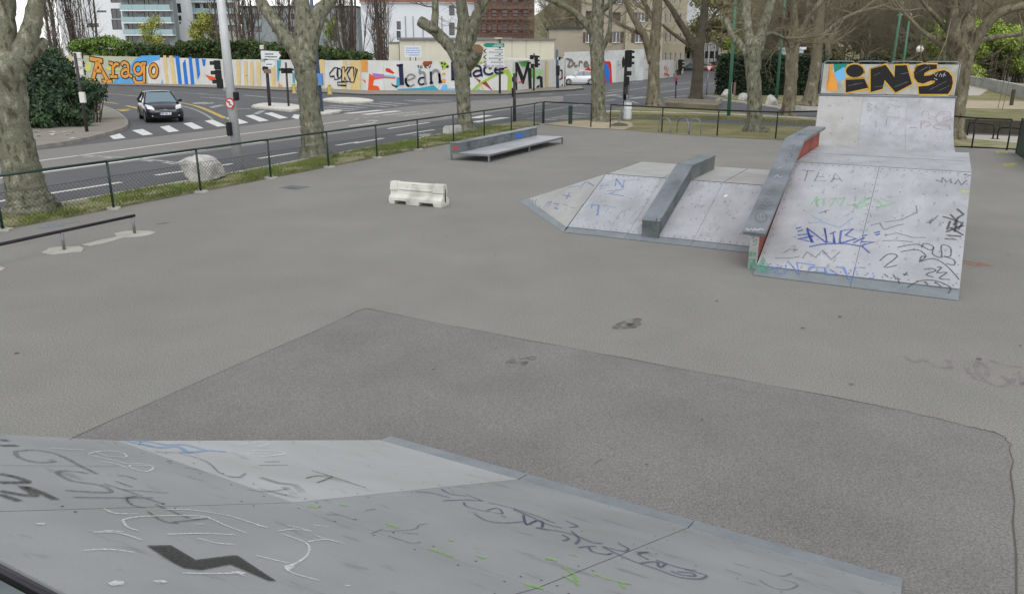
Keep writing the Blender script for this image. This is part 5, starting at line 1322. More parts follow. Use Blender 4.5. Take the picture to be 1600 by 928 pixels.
wl4, pl4 = hoarding('white wall end with tall black lettering beside the driveway opening', w_d, w_e, h_d, 1.6, 'hoarding', h_e)
zz1, zz3, zz4, zz5, zz6 = Z(90, 70, 6.4), Z(320, 60, 6.4), Z(560, 60, 8), Z(730, 50, 8), Z(860, 60, 8)
LAY = [0]
def paint(w_, pl, z, nm, m, polys):
    LAY[0] += 1
    return blotch(w_, pl, z, nm, m, polys, off=.004 + .0016 * (LAY[0] % 12))
def letter(w_, pl, z, lines, wd, m, outline=None, ow=.1, name='painted_letter', sm=True):
    if outline:
        mb = MB()
        for ln in lines:
            pts = [on_plane(*z(*p), *pl) for p in ln]
            if sm and len(pts) > 2: pts = smoothline(pts, 4)
            if len(pts) > 1:
                a, b = (pts[0] - pts[1]).normalized(), (pts[-1] - pts[-2]).normalized()
                pts = [pts[0] + a * ow] + pts + [pts[-1] + b * ow]
            mb.ribbon(pts, wd + 2 * ow, pl[1], .03)
        mb.build(name + '_outline', outline, w_, world=True)
    mb = MB()
    for ln in lines:
        pts = [on_plane(*z(*p), *pl) for p in ln]
        if sm and len(pts) > 2: pts = smoothline(pts, 4)
        mb.ribbon(pts, wd, pl[1], .04)
    return mb.build(name, m, w_, world=True)
ell = lambda cx, cy, rx, ry, n=14: [(cx + rx * math.cos(6.2832 * k / n), cy + ry * math.sin(6.2832 * k / n)) for k in range(n + 1)]
paint(wl0, pl0, zz1, 'painted_stripe', 'mural_tan', [[(105, 108), (140, 108), (165, 330), (125, 330)]])
# orange word
paint(wl1, pl1, zz1, 'painted_shape', 'mural_paleyellow', [[(275, 210), (300, 165), (340, 180), (330, 260), (300, 275), (278, 255)], [(480, 215), (600, 240), (650, 260), (560, 260), (490, 250)]])
paint(wl1, pl1, zz1, 'painted_wave', 'mural_blue', [[(730, 210), (770, 150), (840, 112), (1025, 108), (1022, 148), (930, 175), (860, 240), (800, 300), (740, 300)], [(555, 372), (610, 325), (700, 320), (770, 350), (860, 300), (840, 370), (800, 388), (570, 386)], [(1035, 398), (1045, 345), (1058, 400)]])
paint(wl1, pl1, zz1, 'painted_stripe', 'mural_tan', [[(1055, 110), (1085, 110), (1115, 400), (1080, 400)], [(1115, 112), (1145, 112), (1190, 402), (1150, 402)]])
paint(wl1, pl1, zz1, 'painted_stripe', 'mural_royal', [[(1175, 112), (1215, 120), (1245, 405), (1210, 405)], [(1250, 190), (1278, 145), (1308, 405), (1272, 405)], [(1310, 125), (1340, 125), (1370, 405), (1335, 405)], [(1375, 135), (1410, 140), (1425, 300), (1402, 350)], [(1440, 142), (1482, 150), (1475, 215), (1455, 215)]])
paint(wl1, pl1, zz1, 'painted_shape', 'mural_flame', [[(1472, 302), (1560, 322), (1610, 340), (1530, 362)]])
for L_ in ([[(402, 160), (352, 365)], [(402, 160), (440, 250), (505, 365)], [(372, 262), (452, 262)], [(325, 142), (450, 165)], [(310, 368), (395, 366)], [(450, 372), (545, 374)]],
           [[(557, 200), (557, 315)], [(520, 185), (557, 195)], [(560, 225), (585, 195), (612, 198)], [(530, 320), (600, 322)]],
           [[(640, 205), (662, 182), (695, 190), (708, 220), (712, 295), (748, 322)], [(708, 250), (668, 256), (645, 285), (655, 315), (690, 320), (712, 296)]],
           [ell(808, 246, 40, 52), [(868, 192), (868, 382)], [(840, 192), (886, 190)], [(765, 330), (775, 368), (812, 384), (860, 378)]],
           [ell(962, 262, 36, 60)]):
    big = L_[0][0] == (402, 160)
    letter(wl1, pl1, zz1, L_, .42 if big else .3, 'mural_orange', 'mural_black', .11, sm=not big)
# striped stretch
st = [((312, 225), (352, 228), (360, 480), (325, 480)), ((392, 230), (425, 232), (430, 482), (398, 482)), ((450, 232), (482, 232), (488, 484), (456, 484)), ((515, 232), (555, 235), (560, 488), (528, 488)), ((665, 240), (700, 240), (705, 490), (672, 490)), ((1150, 215), (1195, 215), (1195, 500), (1150, 498))]
paint(wl2, pl2, zz3, 'painted_stripe', 'mural_tan', [list(s) for s in st])
paint(wl2, pl2, zz3, 'painted_stripe', 'mural_teal', [[(722, 222), (765, 222), (745, 360), (735, 440), (728, 420)], [(875, 330), (890, 350), (905, 460), (882, 460)]])
paint(wl2, pl2, zz3, 'painted_shape', 'mural_orange', [[(738, 440), (778, 485), (735, 485)]])
paint(wl2, pl2, zz3, 'painted_field', 'mural_tan', [[(1380, 222), (1420, 222), (1420, 520), (1375, 515)], [(1450, 222), (1560, 222), (1562, 525), (1455, 522)]])
letter(wl2, pl2, zz3, [[(1250, 352), (1300, 295), (1330, 297), (1335, 410), (1300, 415), (1295, 380), (1255, 385), (1250, 352)], ell(1346, 352, 24, 50, 10), [(1370, 430), (1375, 290), (1400, 290), (1400, 340), (1435, 290), (1465, 290), (1425, 355), (1458, 430), (1420, 435), (1400, 390), (1395, 435), (1370, 430)], [(1462, 290), (1490, 290), (1490, 390), (1512, 298), (1527, 312), (1492, 442), (1458, 440), (1455, 400)], [(1330, 440), (1415, 440), (1415, 475), (1330, 470), (1330, 440)]], .11, 'mural_black', name='graffiti_letter', sm=False)
# navy lettering stretch
paint(wl3, pl3, zz4, 'painted_shape', 'mural_orange', [[(100, 272), (120, 275), (118, 430), (100, 430)]])
paint(wl2, pl2, zz4, 'painted_shape', 'mural_orange', [[(35, 275), (92, 270), (92, 420), (38, 425)]])
paint(wl2, pl2, zz4, 'painted_shape', 'mural_flame', [[(38, 508), (92, 535), (92, 562)]])
paint(wl3, pl3, zz4, 'painted_flame', 'mural_flame', [[(135, 440), (180, 470), (330, 478), (460, 490), (460, 510), (330, 500), (195, 520), (182, 590), (245, 600), (282, 666), (118, 666)]])
paint(wl3, pl3, zz4, 'painted_shape', 'mural_violet', [[(172, 438), (320, 452), (320, 488), (220, 500), (182, 478)]])
paint(wl3, pl3, zz4, 'painted_shape', 'mural_red', [[(340, 375), (390, 380), (455, 438), (430, 446), (340, 415)]])
paint(wl3, pl3, zz4, 'painted_shape', 'mural_sky', [[(320, 460), (465, 474), (465, 492), (320, 480)], [(1020, 650), (1060, 580), (1110, 580), (1112, 630), (1230, 630), (1230, 666), (1020, 666)]])
paint(wl3, pl3, zz4, 'painted_shape', 'mural_teal', [[(475, 490), (520, 490), (522, 600), (475, 600)], [(490, 635), (770, 622), (940, 588), (1010, 650), (1010, 666), (490, 666)], [(752, 390), (780, 390), (780, 430), (752, 430)]])
paint(wl3, pl3, zz4, 'painted_shape', 'mural_brown', [[(815, 290), (925, 288), (920, 320), (835, 360), (800, 325)]])
paint(wl3, pl3, zz4, 'painted_shape', 'mural_lime', [[(1010, 295), (1080, 290), (1135, 345), (1050, 402), (1040, 350)]])
paint(wl3, pl3, zz4, 'painted_shape', 'mural_black', [[(1030, 305), (1055, 302), (1060, 325), (1035, 328)], [(1075, 310), (1095, 315), (1085, 340), (1065, 335)], [(1040, 345), (1060, 350), (1055, 370), (1042, 368)], [(1095, 345), (1130, 345), (1125, 375), (1095, 370)]])
paint(wl3, pl3, zz4, 'painted_shape', 'mural_orange', [[(1050, 432), (1088, 432), (1088, 458), (1050, 460)], [(1045, 515), (1090, 515), (1090, 558), (1040, 555)]])
letter(wl3, pl3, zz4, [[(528, 335), (545, 585)]], .38, 'mural_navy', sm=False); letter(wl3, pl3, zz4, [[(478, 342), (558, 332)]], .16, 'mural_navy', sm=False)
paint(wl3, pl3, zz4, 'painted_shape', 'mural_navy', [[(410, 562), (440, 585), (498, 598), (480, 624), (420, 592)]])
letter(wl3, pl3, zz4, [[(592, 535), (700, 492), (690, 462), (650, 452), (610, 480), (592, 535), (610, 585), (650, 600), (702, 578)]], .13, 'mural_grey'); letter(wl3, pl3, zz4, [[(598, 500), (592, 540), (612, 588), (640, 598)]], .2, 'mural_navy')
letter(wl3, pl3, zz4, [[(758, 445), (795, 425), (828, 450), (835, 555), (858, 568)]], .2, 'mural_grey'); letter(wl3, pl3, zz4, [[(828, 495), (775, 500), (752, 542), (775, 580), (825, 570)]], .16, 'mural_navy')
letter(wl3, pl3, zz4, [[(905, 418), (910, 560)], [(892, 562), (935, 558)]], .2, 'mural_navy', sm=False); letter(wl3, pl3, zz4, [[(912, 450), (955, 402), (995, 415), (1015, 480), (1022, 545)]], .22, 'mural_grey'); letter(wl3, pl3, zz4, [[(1010, 440), (1020, 545)], [(1000, 552), (1045, 545)]], .2, 'mural_navy', sm=False)
letter(wl3, pl3, zz4, [[(735, 350), (752, 335), (750, 375)], ell(785, 360, 14, 16, 8), [(828, 340), (832, 375)], [(858, 338), (832, 358), (862, 378)], [(872, 338), (885, 375), (908, 335)]], .06, 'mural_black', sm=False)
letter(wl3, pl3, zz4, [[(1178, 298), (1182, 520)]], .3, 'mural_navy', sm=False); letter(wl3, pl3, zz4, [[(1160, 522), (1210, 515)]], .12, 'mural_navy', sm=False)
paint(wl3, pl3, zz5, 'painted_swoosh', 'mural_lime', [[(40, 742), (150, 640), (300, 555), (450, 478), (520, 470), (555, 540), (560, 740), (500, 740), (508, 570), (480, 520), (380, 545), (200, 650), (95, 742)], [(55, 425), (90, 380), (190, 370), (200, 398), (115, 418), (60, 480)]])
paint(wl3, pl3, zz5, 'painted_shape', 'mural_brown', [[(90, 570), (170, 610), (155, 640)], [(180, 642), (235, 618), (322, 742)], [(260, 450), (300, 450), (285, 485)]])
paint(wl3, pl3, zz5, 'painted_shape', 'mural_tan', [[(160, 660), (180, 660), (222, 738), (190, 735)], [(62, 440), (85, 430), (90, 480), (65, 490)]])
paint(wl3, pl3, zz5, 'painted_shape', 'mural_red', [[(400, 452), (500, 436), (502, 455), (410, 470)]])
paint(wl3, pl3, zz5, 'painted_shape', 'mural_sky', [[(115, 735), (135, 712), (165, 715), (170, 745), (118, 745)]])
letter(wl3, pl3, zz5, [[(100, 425), (150, 432), (172, 470), (180, 540), (195, 550)], [(172, 488), (115, 490), (78, 525), (105, 558), (168, 540)], [(38, 480), (45, 568)]], .19, 'mural_navy')
letter(wl3, pl3, zz5, [[(310, 455), (260, 432), (212, 465), (225, 520), (280, 535), (325, 512)], [(350, 480), (450, 465), (425, 435), (380, 432), (345, 480), (372, 520), (450, 508)]], .18, 'mural_navy')
paint(wl3, pl3, zz5, 'painted_field', 'mural_palegreen', [[(560, 470), (568, 440), (568, 650), (560, 640)]])
paint(wl4, pl4, zz5, 'painted_field', 'mural_green', [[(640, 380), (748, 378), (735, 430), (690, 440)], [(798, 405), (840, 400), (845, 560), (800, 580)]])
paint(wl4, pl4, zz5, 'painted_field', 'mural_palegreen', [[(848, 470), (940, 470), (945, 545), (860, 570), (850, 660), (842, 660)]])
paint(wl4, pl4, zz5, 'painted_letter', 'mural_black', [[(600, 382), (632, 382), (702, 560), (748, 380), (795, 380), (806, 712), (770, 714), (756, 480), (705, 655), (685, 645), (622, 480), (626, 735), (608, 735)], [(860, 572), (900, 548), (940, 568), (946, 698), (912, 700), (908, 590), (880, 592)], [(858, 692), (900, 662), (905, 690), (880, 704)], [(1160, 470), (1192, 482), (1192, 590), (1150, 608), (1150, 595), (1178, 575), (1178, 495), (1158, 490)], [(1170, 682), (1192, 650), (1196, 684)]])
paint(wl4, pl4, zz5, 'painted_stripe', 'mural_tan', [[(975, 370), (1010, 370), (1010, 694), (975, 694)]])
letter(wl4, pl4, zz5, [[(640, 635), (690, 622)]], .1, 'mural_red', sm=False)
# pavement strip in front of it
edge = [site(129, 132.8), site(230, 135.2), site(330, 138.5), site(368, 139.5), site(470, 144), site(572, 149.3), site(720, 149.8), site(790, 149), site(840, 144.5), site(890, 142), site(912, 139.5)]
base = [w_a, w_b, w_c, w_d, w_e]
pvs = [(p.x, p.y) for p in edge] + [(w_e.x + 1.5, w_e.y + .1)] + [(p.x, p.y + .05) for p in base[::-1]]
mb = MB(); mb.prism(pvs, -.03, .10); structure(mb.build('far_pavement', 'pavement'))
mb = MB()
for a, b in zip(edge, edge[1:]): mb.ribbon([a + Vector((0, 0, .1)), b + Vector((0, 0, .1))], .3, (0, 0, 1), .004)
structure(mb.build('far_kerb', 'kerb'))
# white awning board on top of the wall by the direction signs
o = thing('awning_board', 'thin white board jutting over the wall top beside the direction signs', 'board', site(800, 143.4), 0)
mb = MB(); a, b = stand(786, 94, w_d.y - .3), stand(829, 95, w_d.y + 1.8); mb.hexa([a, b, b + Vector((0, 1, 0)), a + Vector((0, 1, 0))], [a + up * .12, b + up * .12, b + Vector((0, 1, .14)), a + Vector((0, 1, .14))]); mb.build('sheet', 'mural_white', o, world=True)
# second wall across the driveway
v_a, v_b, v_c = site(880, 131.8), site(962, 129), site(1052, 120.3)
wl5, pl5 = hoarding('tall white wall with brown script and a red and blue arch', v_a, v_b, rise(880, 131.8, 88), 1.5, 'hoarding', rise(962, 129, 93))
wl6, pl6 = hoarding('white panel wall with small blue squares and red scribble', v_b, v_c, rise(962, 129, 94), 2.0, 'hoarding', rise(1052, 120.3, 93.5))
letter(wl5, pl5, zz6, [[(215, 355), (245, 285), (215, 262), (180, 268)], [(215, 355), (255, 355), (282, 318), (262, 275), (225, 270)], [(302, 300), (300, 340), (318, 355), (335, 335)], [(355, 355), (362, 300), (380, 295), (400, 308)], [(420, 330), (462, 318), (445, 296), (422, 315), (425, 350), (455, 355), (485, 335)]], .22, 'mural_taupe')
paint(wl5, pl5, zz6, 'painted_shape', 'mural_red', [[(420, 405), (480, 358), (512, 412), (512, 470), (480, 430)], [(640, 290), (745, 290), (760, 330), (770, 558), (660, 560)]])
paint(wl5, pl5, zz6, 'painted_shape', 'mural_royal', [[(655, 330), (690, 318), (715, 335), (738, 400), (735, 555), (695, 556), (680, 470), (658, 420)]])
paint(wl6, pl6, zz6, 'painted_square', 'mural_royal', [[(1063, 370), (1088, 370), (1088, 390), (1063, 390)], [(1098, 354), (1112, 354), (1112, 367), (1098, 367)]])
letter(wl6, pl6, zz6, [[(1415, 400), (1425, 350), (1440, 420), (1445, 345), (1460, 430), (1480, 370)], [(1420, 480), (1425, 430), (1440, 470), (1455, 430), (1470, 480), (1490, 440)], [(1430, 440), (1485, 470)]], .12, 'mural_flame', name='graffiti_scribble', sm=False)
letter(wl6, pl6, zz6, [[(830, 330), (850, 290), (845, 340), (880, 330)], [(870, 380), (890, 370)], [(1180, 400), (1215, 380)]], .06, 'mural_grey', name='graffiti_scribble', sm=False)
wl7, pl7 = hoarding('upper white hoarding rising behind the scripted wall', site(884, 131) + Vector((0, 3, 0)), stand(1006, 100, v_b.y + 6) * Vector((1, 1, 0)) if False else Vector((stand(1006, 100, v_b.y + 7).x, v_b.y + 7, 0)), 3.35, 1.8, 'hoarding_dirty', 3.7)

# hedge behind the wall
def hedge_run(label, pxs, top, m, seed, dist, size=.16, dens=520, grp='hedges above the painted wall', low=100):
    cl = []
    for i, px in enumerate(pxs):
        y = dist(px)
        zt = stand(px, top(px), y).z
        r = 1.15
        cl.append(((stand(px, 80, y).x, y, zt - .75), (1.5, 1.0, .8)))
        cl.append(((stand(px, 80, y).x + .4, y + .2, zt - 1.9), (1.5, 1.0, 1.0)))
        if zt > 3.6: cl.append(((stand(px, 80, y).x - .3, y + .2, 1.2), (1.5, 1.0, 1.2)))
    return bush('hedge', label, cl, m, seed, size, dens, cat='hedge', group=None)
wall_y = lambda px: (lerp(w_a, w_b, (px - 129) / 239).y if px < 368 else lerp(w_b, w_c, (px - 368) / 204).y if px < 572 else w_c.y) + 1.6
hedge_run('bright laurel hedge above the orange lettering', range(122, 205, 11), lambda p: 55 + abs(p - 165) * .16, 'leaf_laurel', 71, wall_y, .17, 420)
hedge_run('dull brownish hedge low above the blue wave and tan stripes', range(205, 290, 12), lambda p: 68 + 3 * math.sin(p), 'leaf_hedge', 72, wall_y, .15, 420)
hedge_run('dense dark hedge spilling over the blue stripes behind the lamp post', range(290, 400, 11), lambda p: 63 + 3 * math.sin(p * .3), 'leaf_hedge', 73, wall_y, .16, 520)
hedge_run('dark hedge above the striped wall stretch', range(400, 500, 11), lambda p: 70 + 4 * math.sin(p * .2), 'leaf_hedge', 74, wall_y, .16, 480)
hedge_run('dark hedge above the black outlined lettering', range(500, 576, 11), lambda p: 74 + (p - 500) * .07, 'leaf_hedge', 75, wall_y, .16, 480)
def airy(label, px, py, dist, rpx, m, seed, dens=160, size=.18):
    k = px_size(dist, 6)
    c = stand(px, py, dist); g_ = random.Random(seed)
    o = thing('leafing_tree', label, 'tree', (c.x, c.y, 0), 0)
    mb = MB(); r = rpx * k
    for _ in range(14):
        cc = Vector((g_.uniform(-.6, .6) * r, g_.uniform(-.6, .6) * r, c.z + g_.uniform(-.9, .9) * r))
        leaf_cloud(mb, cc, (r * .5, r * .5, r * .55), dens, size, g_, .2)
    mb.build('crown', m, o)
    mb = MB(); mb.tube([(0, 0, -.1), (.1, 0, c.z * .5), (0, 0, c.z + r * .6)], [.22, .15, .04], 7)
    for k_ in range(8):
        a = g_.uniform(0, 6.28); grow(mb, Vector((0, 0, c.z * g_.uniform(.4, .9))), Vector((math.cos(a), math.sin(a), 1.2)), .07, r * .8, 2, g_)
    mb.build('trunk', 'bark_far', o)
    return o
airy('yellow-green budding tree before the balconied block', 236, 48, 118, 22, 'leaf_willow', 81, 130, .14)
airy('bright yellow-green willow left of the white lamp post', 315, 45, 112, 22, 'leaf_willow', 82, 260, .16)
airy('pale green budding tree behind the forked plane tree', 515, 45, 112, 17, 'leaf_spring', 83, 110, .14)

# ------------------------------------------------------------------ buildings
def building(name, label, x0p, x1p, y, topp, wins, wall, depth=12, extra=None, z0=-.1, frame='mural_white', shutter=None, mull=True, rec=.18):
    """front wall at distance y; wins: pixel rectangles (x0, y0, x1, y1)"""
    a, b = stand(x0p, 60, y), stand(x1p, 60, y)
    H_ = stand((x0p + x1p) / 2, topp, y).z
    o = thing(name, label, 'building', (a.x, y, 0), 0)
    W = b.x - a.x
    rects = []
    for q in wins:
        p0, p1 = stand(q[0], q[3], y), stand(q[2], q[1], y)
        rects.append((p0.x - a.x, max(p0.z, z0), p1.x - a.x, min(p1.z, H_ - .05)))
    xs_ = sorted({0.0, W} | {r[0] for r in rects} | {r[2] for r in rects}); zs_ = sorted({z0, H_} | {r[1] for r in rects} | {r[3] for r in rects})
    xs_ = [x for x in xs_ if 0 <= x <= W]; zs_ = [z for z in zs_ if z0 <= z <= H_]
    mb = MB()
    for xa, xb in zip(xs_, xs_[1:]):
        for za, zb in zip(zs_, zs_[1:]):
            cx, cz = (xa + xb) / 2, (za + zb) / 2
            if not any(r[0] < cx < r[2] and r[1] < cz < r[3] for r in rects): mb.add([(xa, 0, za), (xb, 0, za), (xb, 0, zb), (xa, 0, zb)], [(0, 1, 2, 3)])
    mb.add([(0, 0, z0), (0, depth, z0), (0, depth, H_), (0, 0, H_)], [(0, 3, 2, 1)])
    mb.add([(W, 0, z0), (W, depth, z0), (W, depth, H_), (W, 0, H_)], [(0, 1, 2, 3)])
    mb.add([(0, depth, z0), (W, depth, z0), (W, depth, H_), (0, depth, H_)], [(0, 3, 2, 1)])
    for r in rects:
        mb.add([(r[0], 0, r[1]), (r[2], 0, r[1]), (r[2], 0, r[3]), (r[0], 0, r[3]), (r[0], rec, r[1]), (r[2], rec, r[1]), (r[2], rec, r[3]), (r[0], rec, r[3])], [(0, 1, 5, 4), (1, 2, 6, 5), (2, 3, 7, 6), (3, 0, 4, 7)])
    mb.build('wall', wall, o)
    mb = MB(); mb.box(-.2, W + .2, -.25, depth + .2, H_ + .002, H_ + .3); mb.build('roof', 'roof_dark' if 'white' not in label else 'render_white', o)
    for i, r in enumerate(rects):
        sh = shutter[i] if shutter else 0
        f = MB(); t_ = .07
        for q in ((r[0], r[1], r[0] + t_, r[3]), (r[2] - t_, r[1], r[2], r[3]), (r[0] + t_, r[1], r[2] - t_, r[1] + t_), (r[0] + t_, r[3] - t_, r[2] - t_, r[3])): f.box(q[0], q[2], rec - .06, rec - .002, q[1], q[3])
        if mull and r[2] - r[0] > .8: f.box((r[0] + r[2]) / 2 - .05, (r[0] + r[2]) / 2 + .05, rec - .055, rec - .003, r[1] + t_, r[3] - t_)
        wo = f.build('window', frame if sh != 2 else 'shutter', o)
        mb = MB(); mb.add([(r[0], rec, r[1]), (r[2], rec, r[1]), (r[2], rec, r[3]), (r[0], rec, r[3])], [(0, 1, 2, 3)]); mb.build('pane', 'shutter' if sh == 2 else 'window_glass', wo)
        if sh == 1:
            wd = (r[2] - r[0]) * .5
            for xa, xb in ((r[0] - wd, r[0] - .02), (r[2] + .02, r[2] + wd)):
                mb = MB(); mb.box(xa, xb, -.06, -.004, r[1], r[3]); mb.build('shutter', 'shutter', wo)
        if sh:
            mb = MB(); mb.box(r[0] - .12, r[2] + .12, -.14, -.003, r[1] - .1, r[1] - .004); mb.build('sill', 'render_cream', wo)
    return o, a, W, H_
building('apartment_block', 'white apartment block end wall with a dark column of windows', 96, 196, 182, -70, [(175, 14, 188, 30), (176, 31, 189, 47), (173, -20, 185, 5), (152, 17, 166, 20), (138, 37, 154, 43), (176, -45, 187, -28)], 'render_white', mull=True, frame='shutter', depth=2)
wn = []
for k in range(6):
    y0 = 38 - k * 19.2
    wn += [(201, y0 - 1, 213, y0 + 12), (226, y0 - 1, 238, y0 + 12), (248, y0 - 1, 264, y0 + 12)]
wn += [(201, 57, 213, 72), (226, 57, 238, 72), (248, 57, 264, 72)]
o, a, W, H_ = building('apartment_block', 'grey apartment block with rows of glazed balconies', 196.5, 276, 181, -70, wn, 'render_grey', frame='shutter', depth=2)
for k in range(6):
    zt = stand(230, 54.5 - k * 19.2, 180).z
    mb = MB(); mb.box(.1, W - .1, -1.3, -.01, zt - .25, zt); bo = mb.build('balcony', 'render_white', o)
    for i in range(4):
        xa, xb = .15 + (W - .3) * i / 4, .15 + (W - .3) * (i + 1) / 4 - .05
        mb = MB(); mb.box(xa, xb, -1.28, -1.24, zt + .05, zt + 1.05); mb.build('glass_panel', 'balcony_glass', bo)
building('apartment_block', 'white block with slit windows behind the willow', 277, 300, 190, -60, [(277.5, 6, 282, 21), (279, 25, 283, 33), (280, 35, 282.5, 38)], 'render_white', mull=False, frame='shutter', depth=2)
wn = [(x, y, x + 7, y + 8) for y in (-12, 6, 23, 41) for x in (305, 318, 331, 344, 357)]
o, a, W, H_ = building('apartment_block', 'pale grey block with balconies behind the lamp post', 300.5, 372, 196, -60, wn, 'render_cream', frame='shutter', mull=False, depth=2)
for k in range(4):
    zt = stand(330, 20.5 - (k - 1) * 17.5, 195).z
    mb = MB(); mb.box(.1, W - .1, -1.2, -.01, zt - .2, zt); bo = mb.build('balcony', 'render_white', o)
    mb = MB(); mb.box(.15, W - .15, -1.18, -1.14, zt + .02, zt + .95); mb.build('glass_panel', 'balcony_glass', bo)
building('office_block', 'pale grey low block seen between the poplar trunks', 380, 560, 175, 12, [(x, y, x + 14, y + 9) for y in (22, 42) for x in (395, 425, 455, 485, 520)], 'render_grey', frame='shutter')
o, a, W, H_ = building('white_building', 'plain white building with a red tiled edge above the site huts', 566, 742, 142, 6, [(620, 34, 626, 47), (620, 49, 626, 62), (702, 9, 710, 25), (702, 36, 710, 56), (585, 30, 592, 46)], 'render_white', frame='shutter', mull=False)
mb = MB(); mb.box(-.1, W + .1, -.5, 6, H_ + .31, H_ + 1.2); mb.build('tiled_edge', 'roof_red', o)
for px in (633, 645, 660, 690):
    x = stand(px, 40, 141.9).x - a.x
    mb = MB(); mb.box(x, x + .12, -.12, -.004, 3, H_ - 2); mb.build('downpipe', 'render_grey', o)
# scaffolded building
o, a, W, H_ = building('scaffolded_building', 'unfinished dark building wrapped in red scaffolding behind the huts', 743, 834, 140, -25, [(752 + 16 * i, y, 762 + 16 * i, y + 14) for y in (-10, 14, 38) for i in range(5)], 'render_beige', mull=False, frame='shutter')
for i in range(12):
    x = W * i / 11
    mb = MB(); mb.box(x - .06, x + .06, -1.3, -1.18, 0, H_); mb.build('scaffold_pole', 'scaffold_red', o)
for j in range(8):
    z = 2 + j * 1.6
    mb = MB(); mb.box(0, W, -1.34, -.2, z, z + .1); mb.build('scaffold_deck', 'scaffold_red', o)
    mb = MB(); mb.box(0, W, -1.35, -1.31, z + .5, z + .6); mb.box(0, W, -1.35, -1.31, z + 1.0, z + 1.1); mb.build('scaffold_rail', 'scaffold_red', o)
# site huts
hy = w_c.y + 9
pa, pb_ = stand(624, 63, hy), stand(866, 63.5, hy)
o = thing('site_hut', 'long cream prefab site hut behind the painted wall', 'hut', (pa.x, hy, 0), 0)
W = pb_.x - pa.x; Hh = pa.z
n = 11
for i in range(n):
    x0, x1 = W * i / n + .02, W * (i + 1) / n - .02
    mb = MB(); mb.box(x0, x1, 0, .1, -.05, Hh)
    for k in range(1, 8): mb.box(x0 + (x1 - x0) * k / 8 - .03, x0 + (x1 - x0) * k / 8 + .03, -.03, -.0005, .1, Hh - .2)
    mb.build('panel', 'prefab', o)
mb = MB(); mb.box(-.02, .08, .101, 5, -.05, Hh - .02); mb.box(W - .08, W + .02, .101, 5, -.05, Hh - .02); mb.build('end_wall', 'prefab', o)
mb = MB(); mb.box(-.2, W * .73, -.25, 5.2, Hh + .002, Hh + .22); mb.box(W * .73 + .01, W + .2, -.25, 5.2, Hh - .06, Hh + .12) if False else mb.box(W * .73 + .01, W + .2, -.25, 5.2, Hh + .002, Hh + .12); mb.build('roof', 'prefab_trim', o)
o2 = thing('site_hut', 'short cream hut end wall beside the dark poplar', 'hut', (stand(606, 63, hy + 2).x, hy + 2.4, 0), 0)
W2_ = stand(622, 63, hy + 2).x - stand(606, 63, hy + 2).x
mb = MB(); mb.box(0, W2_, 0, 3, -.05, Hh - .3); mb.build('wall', 'prefab', o2)
mb = MB(); mb.box(-.1, W2_ + .05, -.1, 3.1, Hh - .298, Hh - .15); mb.build('roof', 'prefab_trim', o2)
# notice board
ny = w_c.y + 2.2
o = thing('notice_board', 'white notice board with blue printed lines above the wall', 'sign', (stand(645, 90, ny).x, ny, 0), 0)
s0, s1 = stand(632.5, 90, ny), stand(658, 72, ny); cx = stand(645, 90, ny).x
mb = MB(); mb.box(s0.x - cx, s1.x - cx, -.03, 0, s0.z, s1.z); bd_ = mb.build('board', 'sign_white', o)
mb = MB()
hh_ = s1.z - s0.z; ww_ = s1.x - s0.x
for r_ in range(4):
    z = s1.z - hh_ * (.2 + .2 * r_)
    x = s0.x - cx + ww_ * (.1 if r_ < 3 else .25)
    while x < s1.x - cx - ww_ * .12:
        l_ = rng.uniform(.03, .09); mb.box(x, x + l_, -.036, -.031, z - .05, z + .03); x += l_ + .035
mb.build('printed_line', 'sign_blue', bd_)
for x in (-.25, .25):
    mb = MB(); mb.box(x - .04, x + .04, .002, .08, 0, s1.z - .2); mb.build('leg', 'pole_dark', o)
# beige apartments at the far side of the junction
bw = [(957, 50, 969, 67), (957, 20, 970, 36), (963, -8, 972, 6), (915, 51, 924, 67), (915, 18, 924, 33), (957, 81, 968, 83.5)]
building('apartment_block', 'weathered beige apartment block with dark shutters behind the scripted wall', 908, 977, 124, -45, bw, 'render_beige', shutter=[1, 2, 1, 1, 2, 0])
building('apartment_block', 'lighter beige apartment bay with shuttered windows', 977.3, 1036, 123, -45, [(992, 51, 1005, 67), (996, 20, 1008, 34), (994, -10, 1006, 3)], 'render_beige_light', shutter=[1, 1, 1])
building('apartment_block', 'beige wing with tall narrow windows and small balconies', 1036.3, 1071, 134, -45, [(x, y, x + 4, y + 15) for y in (-8, 22, 52, 83) for x in (1038, 1045.5, 1053, 1061)], 'render_beige_light', shutter=None, mull=False)
building('office_block', 'tall blank white office block behind the dark-barked tree', 1099, 1127, 172, -40, [(1101, 80.5, 1107, 92), (1109, 80.5, 1115, 92), (1117, 80.5, 1122, 92)], 'render_white', mull=False, frame='shutter', depth=30)
building('low_building', 'low white shop front left of the blank office block', 1071.5, 1098.7, 168, 60, [(1072.5, 80, 1079, 92), (1081, 80, 1088, 92), (1090, 80, 1097, 92)], 'render_white', mull=True, frame='render_cream')
building('garden_shed', 'low dark shed with a green roof behind the scripted wall', 858, 910, 105, 46, [], 'render_beige', depth=6)
building('white_gable_house', 'small white gable seen through the trees behind the hedge', 1246, 1258, 100, 78, [], 'render_white', depth=6)
